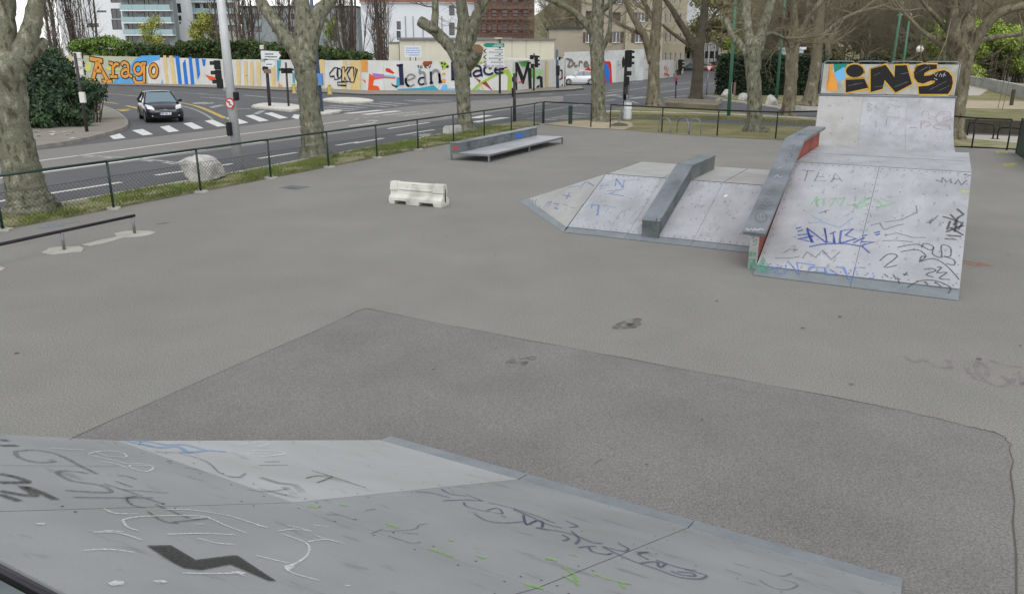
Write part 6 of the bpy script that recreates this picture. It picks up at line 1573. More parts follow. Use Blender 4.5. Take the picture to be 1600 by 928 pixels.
# dark clipped hedge and right hand greenery
hy0 = 66
def clipped_hedge(label, pa, pb, h, depth, m, seed, n, size):
    g = random.Random(seed)
    o = thing('hedge', label, 'hedge', (pa.x, pa.y, 0), math.atan2(pb.y - pa.y, pb.x - pa.x))
    L = (pb - pa).length; mb = MB()
    for _ in range(n):
        f = g.random(); k = g.random() ** 2 * .35
        u, v = g.random(), g.random()
        if f < .62: p = Vector((u * L, k, v * h))
        elif f < .85: p = Vector((u * L, v * depth, h - k))
        else: p = Vector((k if u < .5 else L - k, v * depth, g.random() * h))
        p += Vector((.16 * noise.noise(p * .9), .16 * noise.noise(p * .9 + Vector((9, 0, 0))), .2 * noise.noise(Vector((p.x * .8, 0, 3))))) + Vector((g.gauss(0, .03), g.gauss(0, .05), g.gauss(0, .04)))
        p.z = max(p.z, .03)
        a = Vector((g.uniform(-1, 1), g.uniform(-1, 1), g.uniform(-1, 1))).normalized(); q = a.orthogonal().normalized(); s_ = size * g.uniform(.6, 1.4)
        mb.add([p - a * s_, p + q * s_ * .45, p + a * s_, p - q * s_ * .45], [(0, 1, 2, 3)])
    mb.build('foliage', m, o)
    mb = MB(); mb.box(.35, L - .35, .4, depth - .35, 0, h - .35); mb.build('stem_mass', 'bark_dark', o)
    return o
clipped_hedge('tall black-green clipped hedge behind the boulders', Vector((stand(1132, 100, 66).x, 66, 0)), Vector((stand(1290, 100, 67).x, 67, 0)), 3.1, 1.8, 'leaf_yew', 91, 15000, .13)
cl = []
for px in range(1300, 1490, 16):
    for zz_ in (.7, 2.0): cl.append(((stand(px, 100, 70).x, 70 + rng.uniform(-1, 1), zz_), (1.2, .9, .95)))
bush('hedge', 'dark hedge behind the graffiti board', cl, 'leaf_yew', 92, .14, 700, cat='hedge')
g = random.Random(17)
cl = [((stand(px, 70, 92).x + g.uniform(-1, 1), 92 + g.uniform(-3, 6), g.uniform(1.2, 6)), (2.2, 2.0, 1.7)) for px in range(1500, 1660, 12) for _ in range(3)]
bush('thicket', 'bright spring-green thicket beyond the stone parapet', cl, 'leaf_spring', 93, .17, 330)
cl = [((stand(px, 60, 150).x + g.uniform(-2, 2), 150 + g.uniform(-10, 20), g.uniform(1, 12)), (4.5, 4, 2.6)) for px in range(1110, 1640, 22) for _ in range(3)]
bush('far_wood', 'hazy brown-green wood on the slope behind everything', cl, 'leaf_far', 94, .34, 60)['kind'] = 'stuff'
cl = [((stand(px, 60, 128).x + g.uniform(-1, 1), 128 + g.uniform(-3, 4), g.uniform(1, 6)), (2.5, 2, 1.7)) for px in range(1150, 1182, 12) for _ in range(2)]
bush('leafing_bush', 'yellow-green bush beside the white office block', cl, 'leaf_spring', 95, .2, 140)
# stone parapet
pp = [site(1500, 131, TZ), site(1540, 139, TZ), site(1600, 155, TZ), site(1680, 176, TZ)]
pp[0].z = pp[1].z = pp[2].z = pp[3].z = 0
o = thing('stone_parapet', 'pale weathered stone parapet crossing the lawn', 'wall', pp[0], 0)
for a, b in zip(pp, pp[1:]):
    t = b - a; n = max(1, int(t.length / 2.2)); nn = Vector((-t.y, t.x, 0)).normalized()
    for k in range(n):
        p, q = a + t * ((k + .006) / n), a + t * ((k + .994) / n); hh_ = TZ + .78 + rng.uniform(-.015, .015)
        mb = MB(); mb.hexa([p, q, q + nn * .3, p + nn * .3], [p + up * hh_, q + up * hh_, q + nn * .3 + up * hh_, p + nn * .3 + up * hh_]); mb.build('stone_slab', 'stone_wall', o, world=True)

# ------------------------------------------------------------------ street furniture
def upright(o, base, top_px, top_py, r0, r1, m, n=10, name='pole', y=None):
    """post that follows the photographed lean of its top"""
    t = stand(top_px, top_py, base.y if y is None else y)
    mb = MB(); mb.tube([Vector((base.x, base.y, -.03)), t], [r0, r1], n); mb.build(name, m, o, world=True, smooth=True)
    return t
def plate(o, y, x0, y0, x1, y1, m, name, th=.05, parent=None, yoff=0):
    p, q = stand(x0, y1, y), stand(x1, y0, y)
    mb = MB(); mb.box(p.x, q.x, y + yoff - th, y + yoff, p.z, q.z)
    return mb.build(name, m, parent or o, world=True, bevel=min(.02, th * .3))
def head(o, c, n_l, s, face, back='signal_white', name='signal_head', body='black_plastic'):
    """signal head: stacked boxes with hooded lenses; face = direction the lamps look"""
    f = Vector(face).normalized(); sd_ = f.cross(up).normalized()
    ho = None
    for k in range(n_l):
        cc = c - up * (k * s * 1.06)
        mb = MB()
        a = [cc + sd_ * s * .5 * i + up * s * .5 * j for i, j in ((-1, -1), (1, -1), (1, 1), (-1, 1))]
        mb.hexa([p - f * s * .35 for p in a], [p + f * s * .3 for p in a])
        h_ = mb.build(name, body, o, world=True, bevel=s * .06)
        mb = MB(); ring = []
        for i in range(9):
            an = math.pi * i / 8
            ring.append(sd_ * math.cos(an) * s * .42 + up * math.sin(an) * s * .42)
        for i in range(8):
            p0, p1 = cc + f * s * .31 + ring[i], cc + f * s * .31 + ring[i + 1]
            mb.add([p0, p1, p1 + f * s * .42, p0 + f * s * .42, p0 * 1 + (cc + f * s * .31 - p0) * .08, p1 + (cc + f * s * .31 - p1) * .08], [(0, 1, 2, 3)])
        mb.build('visor', body, h_, world=True)
        mb = MB(); mb.disc(cc + f * s * .305, f, s * .36, 12); mb.build('lens', 'lens_dark', h_, world=True)
        mb = MB()
        b_ = [p - f * s * .36 for p in a]; b2 = [cc + (p - cc) * .8 - f * s * .62 for p in a]
        mb.hexa(b2, b_); mb.build('back_shell', back, h_, world=True)
TO_CAM, AWAY = Vector((.2, -1, 0)), Vector((-.1, 1, 0))
# 1 back of a signal on the corner pavement
b = site(136, 206, .1); b.z = 0
o = thing('traffic_signal', 'brown signal pole with white-backed heads on the corner pavement', 'traffic light', (b.x, b.y, .1), 0)
FRAME[o.name] = Matrix.Translation(Vector((b.x, b.y, .1)))
t = upright(o, b + up * .13, 116.5, 83, .07, .06, 'pole_dark')
for k in range(3):
    c = stand(121.5 + k * 2, 87.5 + k * 13, b.y + .1); head(o, c + Vector((.02, .08, 0)), 1, .27, AWAY)
    c = stand(112.5 + k * 2, 85.5 + k * 13, b.y + .1)
    if k < 3: head(o, c + Vector((.02, .12, 0)), 1, .18, Vector((-1, .6, 0)))
plate(o, b.y + .05, 127.5, 144, 133.5, 161, 'signal_white', 'control_box', .15)
# 2 tall white lamp post with signal
b = site(373, 264)
o = thing('lamp_post', 'tall white lamp post carrying a signal head and round sign behind the fence', 'lamp post', b, 0)
upright(o, b, 329, -150, .15, .10, 'pole_white', 14)
Y2 = b.y
for k, (x, y) in enumerate([(341, 102), (342.5, 117), (345, 131)]):
    head(o, stand(x - 2, y, Y2 - .05), 1, .26, Vector((-.9, -.42, 0)))
plate(o, Y2, 349, 138, 358, 142, 'pole_white', 'bracket', .06)
c = stand(359, 162, Y2 - .2)
rs = Vector((-.25, -1, 0)).normalized()
mb = MB(); mb.disc(c, rs, .155, 20); mb.disc(c + rs * -.02, -rs, .155, 20); sg = mb.build('round_sign', 'sign_red', o, world=True)
mb = MB(); mb.disc(c + rs * .004, rs, .118, 20); mb.build('sign_face', 'sign_white', sg, world=True)
su = up.cross(rs).normalized()
mb = MB(); mb.ribbon([c + up * -.07, c + up * .05], .03, rs, .007); mb.ribbon([c + up * .045, c + up * .045 - su * .06], .03, rs, .0072); mb.add([c + rs * .0075 + up * .045 - su * .05 + up * .035, c + rs * .0075 + up * .045 - su * .05 - up * .035, c + rs * .0075 + up * .045 - su * .10], [(0, 1, 2)]); mb.build('turn_arrow', 'black_plastic', sg, world=True)
mb = MB(); mb.ribbon([c - su * .1 + up * .08, c + su * .1 - up * .08], .03, rs, .009); mb.build('red_bar', 'sign_red', sg, world=True)
plate(o, Y2 + .1, 367.5, 144, 373.5, 157, 'black_plastic', 'small_signal', .2)
plate(o, Y2 - .1, 357.5, 191, 362.5, 212, 'black_plastic', 'small_signal', .18)
# 3 arrow signpost on the island
b = site(421.5, 166, .1); b.z = .1
o = thing('direction_sign', 'grey arrow signpost with small plates on the traffic island', 'sign', b, 0)
t = upright(o, b, 414, 72, .11, .09, 'pole_dark', 8)
def arrow_plate(y, x0, x1, y0, y1, tip, m, name='arrow_board', skew=0.0):
    pts = [(x0, y0), (x1, y0 + skew), (x1 + tip, (y0 + y1) / 2 + skew), (x1, y1 + skew), (x0, y1)] if tip > 0 else [(x1, y0), (x0, y0), (x0 + tip, (y0 + y1) / 2), (x0, y1), (x1, y1)]
    P = [stand(px, py, y) for px, py in pts]
    mb = MB(); mb.extr(P, (0, .06, 0)); bo = mb.build(name, m, o, world=True)
    mb = MB(); ins = [p + (sum(P, Vector()) / len(P) - p) * .0 for p in P]
    return bo, P
def marks(bo, y, x0, x1, yy, hpx, m, dens=1.0):
    mb = MB(); x = x0
    while x < x1:
        w_ = rng.uniform(.5, 1.3)
        p, q = stand(x, yy + hpx / 2 * rng.uniform(.7, 1), y), stand(min(x + w_, x1), yy - hpx / 2 * rng.uniform(.7, 1), y)
        mb.add([(p.x, y - .006, p.z), (q.x, y - .006, p.z), (q.x, y - .006, q.z), (p.x, y - .006, q.z)], [(0, 1, 2, 3)])
        x += w_ + rng.uniform(.2, .6)
    mb.build('printed_line', m, bo, world=True)
Y3 = b.y - .15
bo, P = arrow_plate(Y3, 408, 436, 79.5, 92, 5, 'sign_white', skew=1.5)
marks(bo, Y3, 414, 427, 85, 2.2, 'sign_ink'); marks(bo, Y3, 414, 433, 89.3, 2.2, 'sign_ink')
mb = MB(); mb.ribbon([stand(436, 82, Y3 - .01), stand(440.3, 87.3, Y3 - .01), stand(436, 92.3, Y3 - .01)], .07, (0, -1, 0), .003); mb.build('arrow_mark', 'black_plastic', bo, world=True)
bo, P = arrow_plate(Y3 - .1, 414, 427, 94.5, 104.5, 3.5, 'sign_white', skew=1)
marks(bo, Y3 - .1, 416, 425, 101, 1.6, 'sign_grey' if False else 'sign_ink')
plate(o, Y3 - .15, 412.5, 108.5, 423.5, 115, 'sign_brown', 'brown_plate', .05)
mb = MB(); mb.disc(stand(413.5, 108, Y3 - .05), (0, -1, 0), .16, 16); mb.disc(stand(413.5, 108, Y3 + .0), (0, 1, 0), .16, 16); mb.build('round_plate', 'black_plastic', o, world=True)
for x, y in ((408.5, 74.5), (410, 84), (411, 93.5)):
    head(o, stand(x, y, b.y + .35), 1, .26, Vector((-.6, 1, 0)))
# 4 thin back-to-back signal
b = site(451, 166.5, .1); b.z = .1
o = thing('traffic_signal', 'thin signal post with two small black heads back to back on the island', 'traffic light', b, 0)
upright(o, b, 446.5, 98, .07, .06, 'pole_dark', 8)
for dx, f in ((-5.5, Vector((-1, -.3, 0))), (5.5, Vector((1, -.3, 0)))): head(o, stand(447 + dx, 111, b.y), 1, .32, f, back='black_plastic')
# 5 blue lamp post behind the plane tree
b = site(502.5, 174.5, .1); b.z = .1
o = thing('lamp_post', 'blue-grey lamp post with a blue box half hidden by the forked plane tree', 'lamp post', b, 0)
upright(o, b, 481, -60, .13, .09, 'pole_blue', 12)
plate(o, b.y - .15, 497, 115, 504.5, 134, 'sign_blue', 'box', .25)
# 6 stacked direction signs
b = site(781, 146.5, .1); b.z = .1
o = thing('direction_sign', 'stack of left-pointing direction boards, the top one green', 'sign', b, 0)
upright(o, b, 781, 60, .09, .08, 'pole_dark', 8)
Y6 = b.y - .12
mb = MB(); mb.box(-.4, .2, -.1, .1, stand(781, 63, b.y).z, stand(781, 61.5, b.y).z + .0); mb.build('cap_lamp', 'signal_white', o)
for y0, y1, m, ink in [(67.7, 74.4, 'sign_green', 'sign_white'), (76.5, 84, 'sign_white', 'sign_ink'), (86, 93.5, 'sign_white', 'sign_ink'), (95.2, 100.3, 'sign_white', 'sign_ink'), (101, 106, 'sign_white', 'sign_ink')]:
    bo, P = arrow_plate(Y6, 759, 788, y0, y1, -4, m)
    if m == 'sign_white':
        mb = MB(); mb.ribbon([stand(760, y0 + .5, Y6), stand(756, (y0 + y1) / 2, Y6), stand(760, y1 - .5, Y6)], .07, (0, -1, 0), .006); mb.build('arrow_mark', 'black_plastic', bo, world=True)
    if y1 - y0 > 6:
        marks(bo, Y6, 773, 786, y0 + 1.9, 1.5, ink); marks(bo, Y6, 764 if m != 'sign_green' else 770, 786, y1 - 2.0, 1.7, ink)
    elif y0 < 100: marks(bo, Y6, 767, 786, (y0 + y1) / 2, 1.9, ink)
    else:
        cu = bpy.data.curves.new('lettering', 'FONT'); cu.body = 'Palais de Justice'; cu.size = .26; cu.align_x = 'RIGHT'
        to = bpy.data.objects.new('tmp', cu); COL.objects.link(to)
        bpy.context.view_layer.update()
        me = bpy.data.meshes.new_from_object(to.evaluated_get(bpy.context.evaluated_depsgraph_get()))
        bpy.data.objects.remove(to)
        lo = bpy.data.objects.new('lettering', me); COL.objects.link(lo); me.materials.append(M['sign_ink']); lo.parent = bo
        q = stand(787, 105, Y6); lo.location = Vector((q.x, Y6 - .008, q.z)) - Vector(o.location); lo.rotation_euler = (R(90), 0, 0)
        wtxt = lo.dimensions.x
# 7 signal beyond the fence by the pad
b = site(804, 190.5)
o = thing('traffic_signal', 'dark signal post with a push box just beyond the long fence', 'traffic light', b, 0)
upright(o, b, 803.5, 115, .085, .06, 'pole_dark', 10)
plate(o, b.y - .1, 805, 121, 808.5, 128.5, 'sign_brown', 'push_box', .15)
plate(o, b.y + .1, 800, 120.5, 803, 128.5, 'black_plastic', 'small_signal', .15)
plate(o, b.y + .1, 799.3, 137.5, 801.5, 152, 'black_plastic', 'back_plate', .2)
# 8 three-lamp signal in front of the black letters
def signal3(label, base, top, heads, s, face, r=.06, back='signal_white', m='pole_dark', z=0.0):
    b = site(*base, z); 
    o = thing('traffic_signal', label, 'traffic light', b, 0)
    upright(o, b, top[0], top[1], r, r * .8, m, 8)
    for (x, y) in heads: head(o, stand(x, y, b.y - .12), 1, s, face, back=back)
    return o, b
o, b = signal3('black three-lamp signal in front of the black wall lettering', (834, 142.3), (834.5, 84), [(838, 90.5), (838, 96.5), (838.5, 102.5), (831, 90), (832, 103.5)], .36, Vector((1, -.35, 0)), .08, z=.1)
o, b = signal3('slim dark street post with a silhouette shape at the wall end', (871.5, 138), (870, 78), [(874, 92)], .3, Vector((1, 0, 0)), .15, m='pole_blue', z=.1)
plate(o, b.y - .05, 868.5, 103, 874.5, 118, 'black_plastic', 'casing', .2)
o, b = signal3('thin post with a red band beside the driveway', (882.5, 136), (883, 92), [], .3, Vector((1, 0, 0)), .05, m='galvanised', z=.1)
plate(o, b.y - .08, 881, 120.5, 884.5, 123.5, 'sign_red', 'red_band', .1)
# 11 big black signal by the road
o, b = signal3('large black signal post with hooded lamps and a side board by the road', (975.5, 165), (978.5, 79.5), [(984, 83.5), (984, 92), (983.5, 101)], .38, Vector((1, -.45, 0)), .11, back='black_plastic', m='black_plastic')
mb = MB(); mb.disc(stand(973.8, 98, b.y), (-.3, -1, 0), .09, 14, .36); mb.disc(stand(973.8, 98, b.y + .03), (.3, 1, 0), .09, 14, .36); mb.build('side_board', 'black_plastic', o, world=True)
plate(o, b.y - .1, 978, 111.5, 986, 118.5, 'black_plastic', 'small_signal', .3)
plate(o, b.y - .1, 974.5, 120, 983, 133, 'black_plastic', 'casing', .25)
plate(o, b.y - .05, 975, 133, 981, 148, 'pole_dark', 'casing', .2)
mb = MB(); mb.tube([stand(981.5, 165, b.y), stand(983.5, 132, b.y)], .03, 6); mb.build('conduit', 'galvanised', o, world=True)
o, b = signal3('slim signal post with black lamps and a red plate before the parked cars', (1055.5, 154.5), (1057, 96), [(1064, 97), (1064, 102), (1064, 107.5)], .33, Vector((1, -.3, 0)), .06, back='black_plastic', m='galvanised')
head(o, stand(1060, 113.5, b.y), 1, .36, Vector((-.6, -1, 0)), back='black_plastic')
plate(o, b.y - .05, 1053.8, 121.5, 1058.8, 127, 'sign_red', 'red_plate', .1); plate(o, b.y - .05, 1055, 127.3, 1058, 133.5, 'black_plastic', 'push_box', .1)
# give way
b = site(1103.5, 149.5)
o = thing('give_way_sign', 'red and white give way triangle on a thin grey post', 'sign', b, 0)
upright(o, b, 1107.5, 108, .05, .045, 'galvanised', 6)
Yg = b.y - .1
P = [stand(1101.5, 102.5, Yg), stand(1115, 102.5, Yg), stand(1108, 113.5, Yg)]
mb = MB(); mb.extr(P, (0, .03, 0)); so = mb.build('triangle', 'sign_red', o, world=True)
c = sum(P, Vector()) / 3
mb = MB(); mb.poly([c + (p - c) * .62 + Vector((0, -.006, 0)) for p in P]); mb.build('sign_face', 'sign_white', so, world=True)
# green lamp posts
def green_post(label, base, top, r=.07, z=0.0):
    b = site(*base, z); b.z = 0
    o = thing('lamp_post', label, 'lamp post', b, 0)
    t = upright(o, b, top[0], top[1], r * 1.2, r * .8, 'pole_green', 10)
    return o, b, t
o, b, t = green_post('green lamp post standing by the pale kerb before the hedge', (1138, 186), (1152, -40), .085)
plate(o, b.y - .1, 1142, 128, 1144, 148, 'sign_white', 'side_plate', .05)
o, b, t = green_post('green lamp post in front of the middle of the dark hedge', (1213, 155.5), (1229, -30), .10)
o, b, t = green_post('green lamp post rising behind the left part of the graffiti board', (1387, 150), (1415, -30), .10)
o, b, t = green_post('shorter green lamp post with a flat lamp behind the graffiti board', (1405, 147), (1421.5, 26), .09)
mb = MB(); q = stand(1413, 23.5, b.y); mb.hexa([q + Vector((-.5, -.15, -.06)), q + Vector((.6, -.15, -.06)), q + Vector((.6, .15, -.06)), q + Vector((-.5, .15, -.06))], [q + Vector((-.35, -.1, .12)), q + Vector((.5, -.1, .12)), q + Vector((.5, .1, .12)), q + Vector((-.35, .1, .12))]); mb.build('lamp', 'galvanised', o, world=True)
b = site(1431, 172)
o = thing('globe_lamp', 'white globe lamp on a dark post behind the graffiti board', 'lamp post', b, 0)
t = upright(o, b, 1437, 82, .05, .04, 'fence_dark', 8)
bm = bmesh.new(); bmesh.ops.create_uvsphere(bm, u_segments=20, v_segments=12, radius=5.4 * px_size(b.y, 3.4)); me = bpy.data.meshes.new('globe'); bm.to_mesh(me); bm.free(); me.materials.append(M['globe'])
me.polygons.foreach_set('use_smooth', [True] * len(me.polygons))
go = bpy.data.objects.new('globe', me); COL.objects.link(go); go.parent = o; go.location = stand(1437.3, 77, b.y) - b
mb = MB(); mb.tube([stand(1437, 83, b.y), stand(1437, 80.5, b.y)], [.06, .12], 10); mb.build('collar', 'fence_dark', o, world=True)
# bollard, hydrants, hoops
b = site(891, 194.2)
o = thing('bollard', 'round dark green bollard behind the fence corner', 'bollard', b, 0)
k = px_size(b.y, .4)
mb = MB(); mb.tube([(0, 0, -.02), (0, 0, .68), (0, 0, .7)], [3.2 * k, 3.2 * k, 2.6 * k], 16); mb.build('body', 'park_green_paint', o, smooth=False)
mb = MB(); mb.tube([(0, 0, .70), (0, 0, .74), (0, 0, .86), (0, 0, .89)], [2.6 * k, 3.6 * k, 3.4 * k, 2.0 * k], 16); mb.build('cap', 'park_green_paint', o)
for i, (px, py) in enumerate([(460, 146), (515.5, 147.5)]):
    b = site(px, py, .1)
    o = thing('hydrant', ['yellow hydrant on the far pavement left of the forked plane tree', 'yellow hydrant on the far pavement before the outlined lettering'][i], 'hydrant', b, 0)
    mb = MB(); mb.tube([(0, 0, -.02), (0, 0, .1), (0, 0, .12), (0, 0, .62), (0, 0, .72), (0, 0, .8)], [.2, .2, .13, .13, .17, .06], 12); mb.build('body', 'yellow_paint_solid', o)
    mb = MB(); mb.tube([(-.28, 0, .5), (.28, 0, .5)], .07, 8); mb.build('outlet', 'yellow_paint_solid', o)
def hoop(label, pa, pb, h, r, m, group=None, square=False):
    a, b = site(*pa), site(*pb); mid = (a + b) / 2
    o = thing('cycle_hoop', label, 'cycle rack', mid, 0, group)
    d = b - a; L = d.length; t_ = d.normalized()
    if square: pts = [a - up * .02, a + up * (h - .15), a + t_ * .05 + up * (h - .04), a + t_ * .18 + up * h, b - t_ * .18 + up * h, b - t_ * .05 + up * (h - .04), b + up * (h - .15), b - up * .02]
    else: pts = [a - up * .02, a + up * (h - L / 2)] + [mid - t_ * math.cos(k * math.pi / 8) * L / 2 + up * (h - L / 2 + math.sin(k * math.pi / 8) * L / 2) for k in range(1, 8)] + [b + up * (h - L / 2), b - up * .02]
    mb = MB(); mb.tube(smoothline(pts, 2), r, 8); mb.build('tube', m, o, world=True, smooth=True)
    for q in (a, b):
        mb = MB(); mb.tube([q - up * .01, q + up * .022], [.08, .08], 10); mb.build('base_plate', m, o, world=True)
hoop('steel cycle hoop standing apart behind the fence post', (1029, 207), (1047, 208.5), rise(1038, 207.5, 184), .025, 'galvanised')
hoop('steel cycle hoop in the middle of the row of three', (1057.5, 207.5), (1075.5, 210), rise(1066, 208.5, 183.5), .025, 'galvanised')
hoop('steel cycle hoop at the end next to the burred tree', (1077, 210), (1094.5, 211), rise(1086, 210.5, 186), .025, 'galvanised')
hoop('dark metal barrier hoop on the path nearer the quarter pipe', (1511, 212), (1551, 217.5), rise(1530, 214, 193), .03, 'fence_dark', square=True)
hoop('dark metal barrier hoop on the path nearer the green panel fence', (1558, 218), (1595, 221), rise(1576, 219, 200), .03, 'fence_dark', square=True)
# bag holder with white bag, leaning tube and mound
b = site(980, 189)
o = thing('bag_bin', 'white bin bag hanging from a hoop holder on the black signal post', 'bin', b, 0)
g = random.Random(3)
k = px_size(b.y, .6)
mb = MB(); lv = []
for j, (z, r) in enumerate([(.02, .12), (.1, .2), (.35, .2), (.7, .19), (.98, .2), (1.0, .23)]):
    for i in range(14):
        a = i / 14 * 6.2832; rr_ = r * (1 + g.uniform(-.1, .1)); mb.v.append(Vector((math.cos(a) * rr_, math.sin(a) * rr_, z + g.uniform(-.02, .02))))
for j in range(5):
    for i in range(14): mb.f.append((j * 14 + i, j * 14 + (i + 1) % 14, (j + 1) * 14 + (i + 1) % 14, (j + 1) * 14 + i))
mb.f.append(tuple(range(13, -1, -1))); mb.build('bag', 'bag_white', o)
mb = MB(); mb.tube([(math.cos(a * .4488) * .24, math.sin(a * .4488) * .24, 1.0) for a in range(15)], .018, 6); mb.build('ring', 'galvanised', o)
mb = MB(); mb.tube([(-.26, .2, -.02), (-.26, .2, 1.25)], .03, 8); mb.tube([(-.26, .2, 1.0), (-.2, .1, 1.0)], .02, 6); mb.build('post', 'galvanised', o)
b = site(966, 194)
o = thing('steel_stake', 'thin grey stake leaning over a dark mound in the bare soil', 'stake', b, 0)
mb = MB(); mb.tube([(0, 0, -.02), (.2, .1, 1.0)], .03, 7); mb.build('shaft', 'galvanised', o)
b = site(968, 197)
o = thing('soil_mound', 'flat dark mound of soil at the foot of the leaning stake', 'mound', b, 0)
mb = MB(); n = 14
for j, (r, z) in enumerate([(.45, 0.0), (.36, .07), (.2, .13)]):
    for i in range(n): mb.v.append(Vector((math.cos(i / n * 6.2832) * r * g.uniform(.9, 1.1), math.sin(i / n * 6.2832) * r * .9, z)))
for j in range(2):
    for i in range(n): mb.f.append((j * n + i, j * n + (i + 1) % n, (j + 1) * n + (i + 1) % n, (j + 1) * n + i))
mb.f.append(tuple(2 * n + i for i in range(n))); mb.build('heap', 'crack', o, smooth=True)
b = site(1146.5, 150); o = thing('wooden_post', 'short brown wooden post against the hedge', 'post', b, 0); mb = MB(); mb.box(-.09, .09, -.09, .09, -.02, 1.0); mb.add([(-.09, -.09, 1.0), (.09, -.09, 1.0), (.09, .09, 1.0), (-.09, .09, 1.0), (0, 0, 1.08)], [(0, 1, 4), (1, 2, 4), (2, 3, 4), (3, 0, 4)]); mb.build('shaft', 'sign_brown', o)
for i, px in enumerate((1559, 1566, 1580)):
    y = 36 + i * 2
    pb = site(px, [170, 172, 165][i], TZ)
    o = thing('lawn_post', ['thin stake on the terrace lawn', 'second thin stake on the terrace lawn', 'thick dark post on the sandy path'][i], 'post', pb, 0)
    mb = MB(); mb.tube([(0, 0, -.02), (.1 if i < 2 else 0, 0, [1.9, 1.6, .85][i])], .016 if i < 2 else .1, 7); mb.build('shaft', 'bark_far' if i < 2 else 'bark_dark', o)

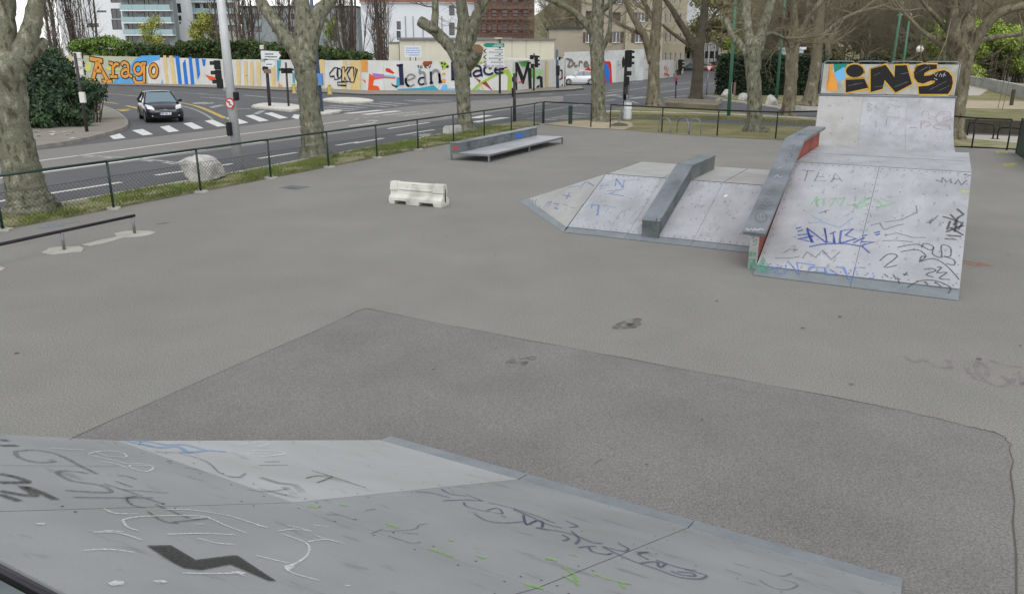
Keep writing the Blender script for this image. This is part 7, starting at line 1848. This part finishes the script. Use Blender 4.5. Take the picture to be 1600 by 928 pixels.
# ------------------------------------------------------------------ cars
def car(name, label, loc, rotz, paint_, L=4.25, Wd=1.77, Hc=1.47, hatch=True, front=True):
    o = thing(name, label, 'car', loc, rotz)
    hw = Wd / 2
    # stations along the car, front at +y: (y, half width, sill z, belt z, crown z)
    f = L / 2
    st_ = [(f, .60, .38, .56, .57), (f - .06, .74, .26, .64, .66), (f - .22, .84, .2, .70, .74), (f - .55, .88, .19, .79, .85), (f - 1.0, hw, .18, .87, .93), (f - 1.35, hw, .18, .91, .97), (0, hw, .18, .93, .96), (-f + 1.0, hw, .18, .95, .97), (-f + .45, .87, .2, .97, .99), (-f + .12, .82, .25, .95, .97), (-f, .70, .38, .88, .89)]
    mb = MB(); n = 9
    for (y, h_, zs, zb, zc) in st_:
        h_ = min(h_, hw)
        zm = (zs + zb) / 2
        for x, z in [(-h_ * .93, zs), (-h_, zs + .1), (-h_ * 1.0, zm + .08), (-h_ * .965, zb), (-h_ * .5, zc), (0, zc + .012), (h_ * .5, zc), (h_ * .965, zb), (h_, zm + .08), (h_, zs + .1), (h_ * .93, zs)]: mb.v.append(Vector((x, y, z)))
    n = 11
    for i in range(len(st_) - 1):
        for k in range(n):
            a, b2 = i * n + k, i * n + (k + 1) % n
            mb.f.append((a, b2, b2 + n, a + n))
    mb.f.append(tuple(range(n - 1, -1, -1))); mb.f.append(tuple((len(st_) - 1) * n + k for k in range(n)))
    mb.build('body', paint_, o, smooth=True)
    zb, zr = .93, Hc
    A = [(-hw * .9, f - 1.30, zb), (hw * .9, f - 1.30, zb), (hw * .92, -f + .35, zb + .04), (-hw * .92, -f + .35, zb + .04)]
    ry0, ry1 = f - 2.05, -f + .85
    B = [(-hw * .68, ry0, zr - .05), (hw * .68, ry0, zr - .05), (hw * .66, ry1, zr - .07), (-hw * .66, ry1, zr - .07)]
    V = [Vector(p) for p in A + B]
    mb = MB(); mb.add(V, [(0, 1, 5, 4)]); mb.build('windscreen', 'windscreen', o)
    mb = MB(); mb.add(V, [(2, 3, 7, 6)]); mb.build('rear_window', 'car_glass', o)
    for fa in ((1, 2, 6, 5), (3, 0, 4, 7)):
        mb = MB(); mb.add(V, [fa]); mb.build('side_window', 'car_glass', o)
    mb = MB(); rows = 5; cols = 5
    for i in range(rows):
        t = i / (rows - 1)
        for k in range(cols):
            s_ = k / (cols - 1)
            p = (V[4] * (1 - s_) + V[5] * s_) * (1 - t) + (V[7] * (1 - s_) + V[6] * s_) * t
            p.z += .06 * math.sin(math.pi * min(1, .12 + t * .85)) + .03 * math.sin(math.pi * s_)
            mb.v.append(p + Vector((0, 0, .0)))
    for i in range(rows - 1):
        for k in range(cols - 1): mb.f.append((i * cols + k, i * cols + k + 1, (i + 1) * cols + k + 1, (i + 1) * cols + k))
    mb.build('roof', paint_, o, smooth=True)
    for i0, i1, rr_ in ((0, 4, .04), (1, 5, .04), (2, 6, .07), (3, 7, .07)):
        mb = MB(); mb.tube([V[i0], V[i1]], rr_, 6); mb.build('pillar', paint_, o, smooth=True)
    for sx in (0, 1):
        a, b2 = (V[0].lerp(V[3], .5), V[4].lerp(V[7], .42)) if sx == 0 else (V[1].lerp(V[2], .5), V[5].lerp(V[6], .42))
        mb = MB(); mb.tube([a, b2], .03, 6); mb.build('pillar', 'black_plastic', o)
        a, b2 = (V[4], V[7]) if sx == 0 else (V[5], V[6])
        mb = MB(); mb.tube([a, b2], .035, 6); mb.build('roof_rail', paint_, o)
    wb = 1.32
    for sx in (-1, 1):
        for sy in (f - .85, -f + .75):
            mb = MB(); c0 = Vector((sx * (hw - .19), sy, .31)); c1 = Vector((sx * (hw + .006), sy, .31))
            mb.tube([c0, c0.lerp(c1, .12), c0.lerp(c1, .9), c1], [.28, .31, .31, .285], 20); wo = mb.build('wheel', 'tyre', o)
            mb = MB(); mb.disc(c1 + Vector((sx * .004, 0, 0)), (sx, 0, 0), .2, 16); mb.build('rim', 'chrome', wo)
            mb = MB()
            mb.tube([Vector((sx * (hw - .01), sy + math.cos(a) * .345, .31 + math.sin(a) * .345)) for a in [k * math.pi / 10 for k in range(11)]], .03, 6); mb.build('wheel_arch', 'black_plastic', o)
        mb = MB(); mb.hexa([(sx * (hw - .02), f - 1.55, .93), (sx * (hw + .17), f - 1.58, .95), (sx * (hw + .17), f - 1.68, .95), (sx * (hw - .02), f - 1.66, .93)], [(sx * (hw - .02), f - 1.55, 1.02), (sx * (hw + .16), f - 1.58, 1.08), (sx * (hw + .16), f - 1.68, 1.08), (sx * (hw - .02), f - 1.66, 1.04)]); mb.build('mirror', 'black_plastic' if paint_ == 'car_black' else paint_, o)
        mb = MB(); mb.hexa([(sx * .50, f - .035, .60), (sx * .78, f - .20, .62), (sx * .80, f - .40, .64), (sx * .52, f - .3, .62)], [(sx * .50, f - .06, .73), (sx * .80, f - .24, .80), (sx * .83, f - .62, .90), (sx * .56, f - .4, .82)]); mb.build('headlight', 'lamp_clear', o)
        mb = MB(); mb.hexa([(sx * .60, -f - .01, .72), (sx * .8, -f + .08, .72), (sx * .82, -f + .2, .72), (sx * .6, -f + .1, .72)], [(sx * .60, -f + .01, .92), (sx * .8, -f + .1, .95), (sx * .82, -f + .24, .95), (sx * .6, -f + .1, .92)]); mb.build('tail_light', 'sign_red', o)
        mb = MB(); mb.disc((sx * .62, f + .012, .36), (0, 1, 0), .04, 10); mb.build('fog_light', 'chrome', o)
        mb = MB(); mb.box(sx * (hw - .004) - .006, sx * (hw - .004) + .012 * sx + .006, -.1, .1, .76, .79); mb.build('door_handle', paint_, o)
    mb = MB(); mb.box(-.5, .5, f - .02, f + .015, .56, .60); mb.box(-.48, .48, f - .02, f + .012, .63, .655); mb.add([(-.12, f + .02, .60), (0, f + .022, .66), (.12, f + .02, .60), (0, f + .022, .625)], [(0, 3, 1), (3, 2, 1)]); mb.add([(-.12, f + .02, .64), (0, f + .024, .70), (.12, f + .02, .64), (0, f + .024, .665)], [(0, 3, 1), (3, 2, 1)]); mb.build('grille', 'chrome', o)
    mb = MB(); mb.box(-.55, .55, f - .03, f + .008, .27, .40); mb.build('lower_grille', 'black_plastic', o)
    mb = MB(); mb.box(-.26, .26, f + .016, f + .026, .40, .51); po = mb.build('number_plate', 'plate_white', o)
    mb = MB(); x = .2
    for k in range(7):
        if k not in (2, 5): mb.box(x - .045, x, f + .0265, f + .028, .425, .485)
        x -= .06
    mb.build('plate_lettering', 'sign_ink', po)
    mb = MB(); mb.box(.22, .255, f + .0265, f + .0285, .405, .505); mb.build('plate_band', 'sign_blue', po)
    return o
a, c, d = site(232, 192.4), site(281.5, 187.8), site(226, 186)
fw = (a - d); fw.z = 0
fw = Vector((.50, -.866, 0))
ctr = (a + c) / 2 - fw.normalized() * 1.32
car('parked_car', 'black hatchback waiting at the zebra crossing', (ctr.x, ctr.y, -.024), math.atan2(-fw.x, fw.y), 'car_black')
q = site(903, 132.4)
car('parked_car', 'white hatchback turning into the driveway between the walls', (q.x, q.y, -.024), R(90 + 4), 'car_white', L=4.0, Wd=1.72)
def far_car(label, px, py, rz, m, L=4.2):
    q = site(px, py); car('parked_car', label, (q.x, q.y, -.05), R(rz), m, L)
far_car('dark grey car before the low shop front', 1078, 112, 75, 'car_grey')
far_car('silver car partly behind the dark-barked tree', 1098, 111, 70, 'car_silver')
far_car('red car just behind the give way sign', 1113, 108, 40, 'car_red')
far_car('dark car between the red car and the hedge', 1124, 106.5, 35, 'car_grey')
far_car('white car last in the row by the hedge', 1132, 105, 35, 'car_white')
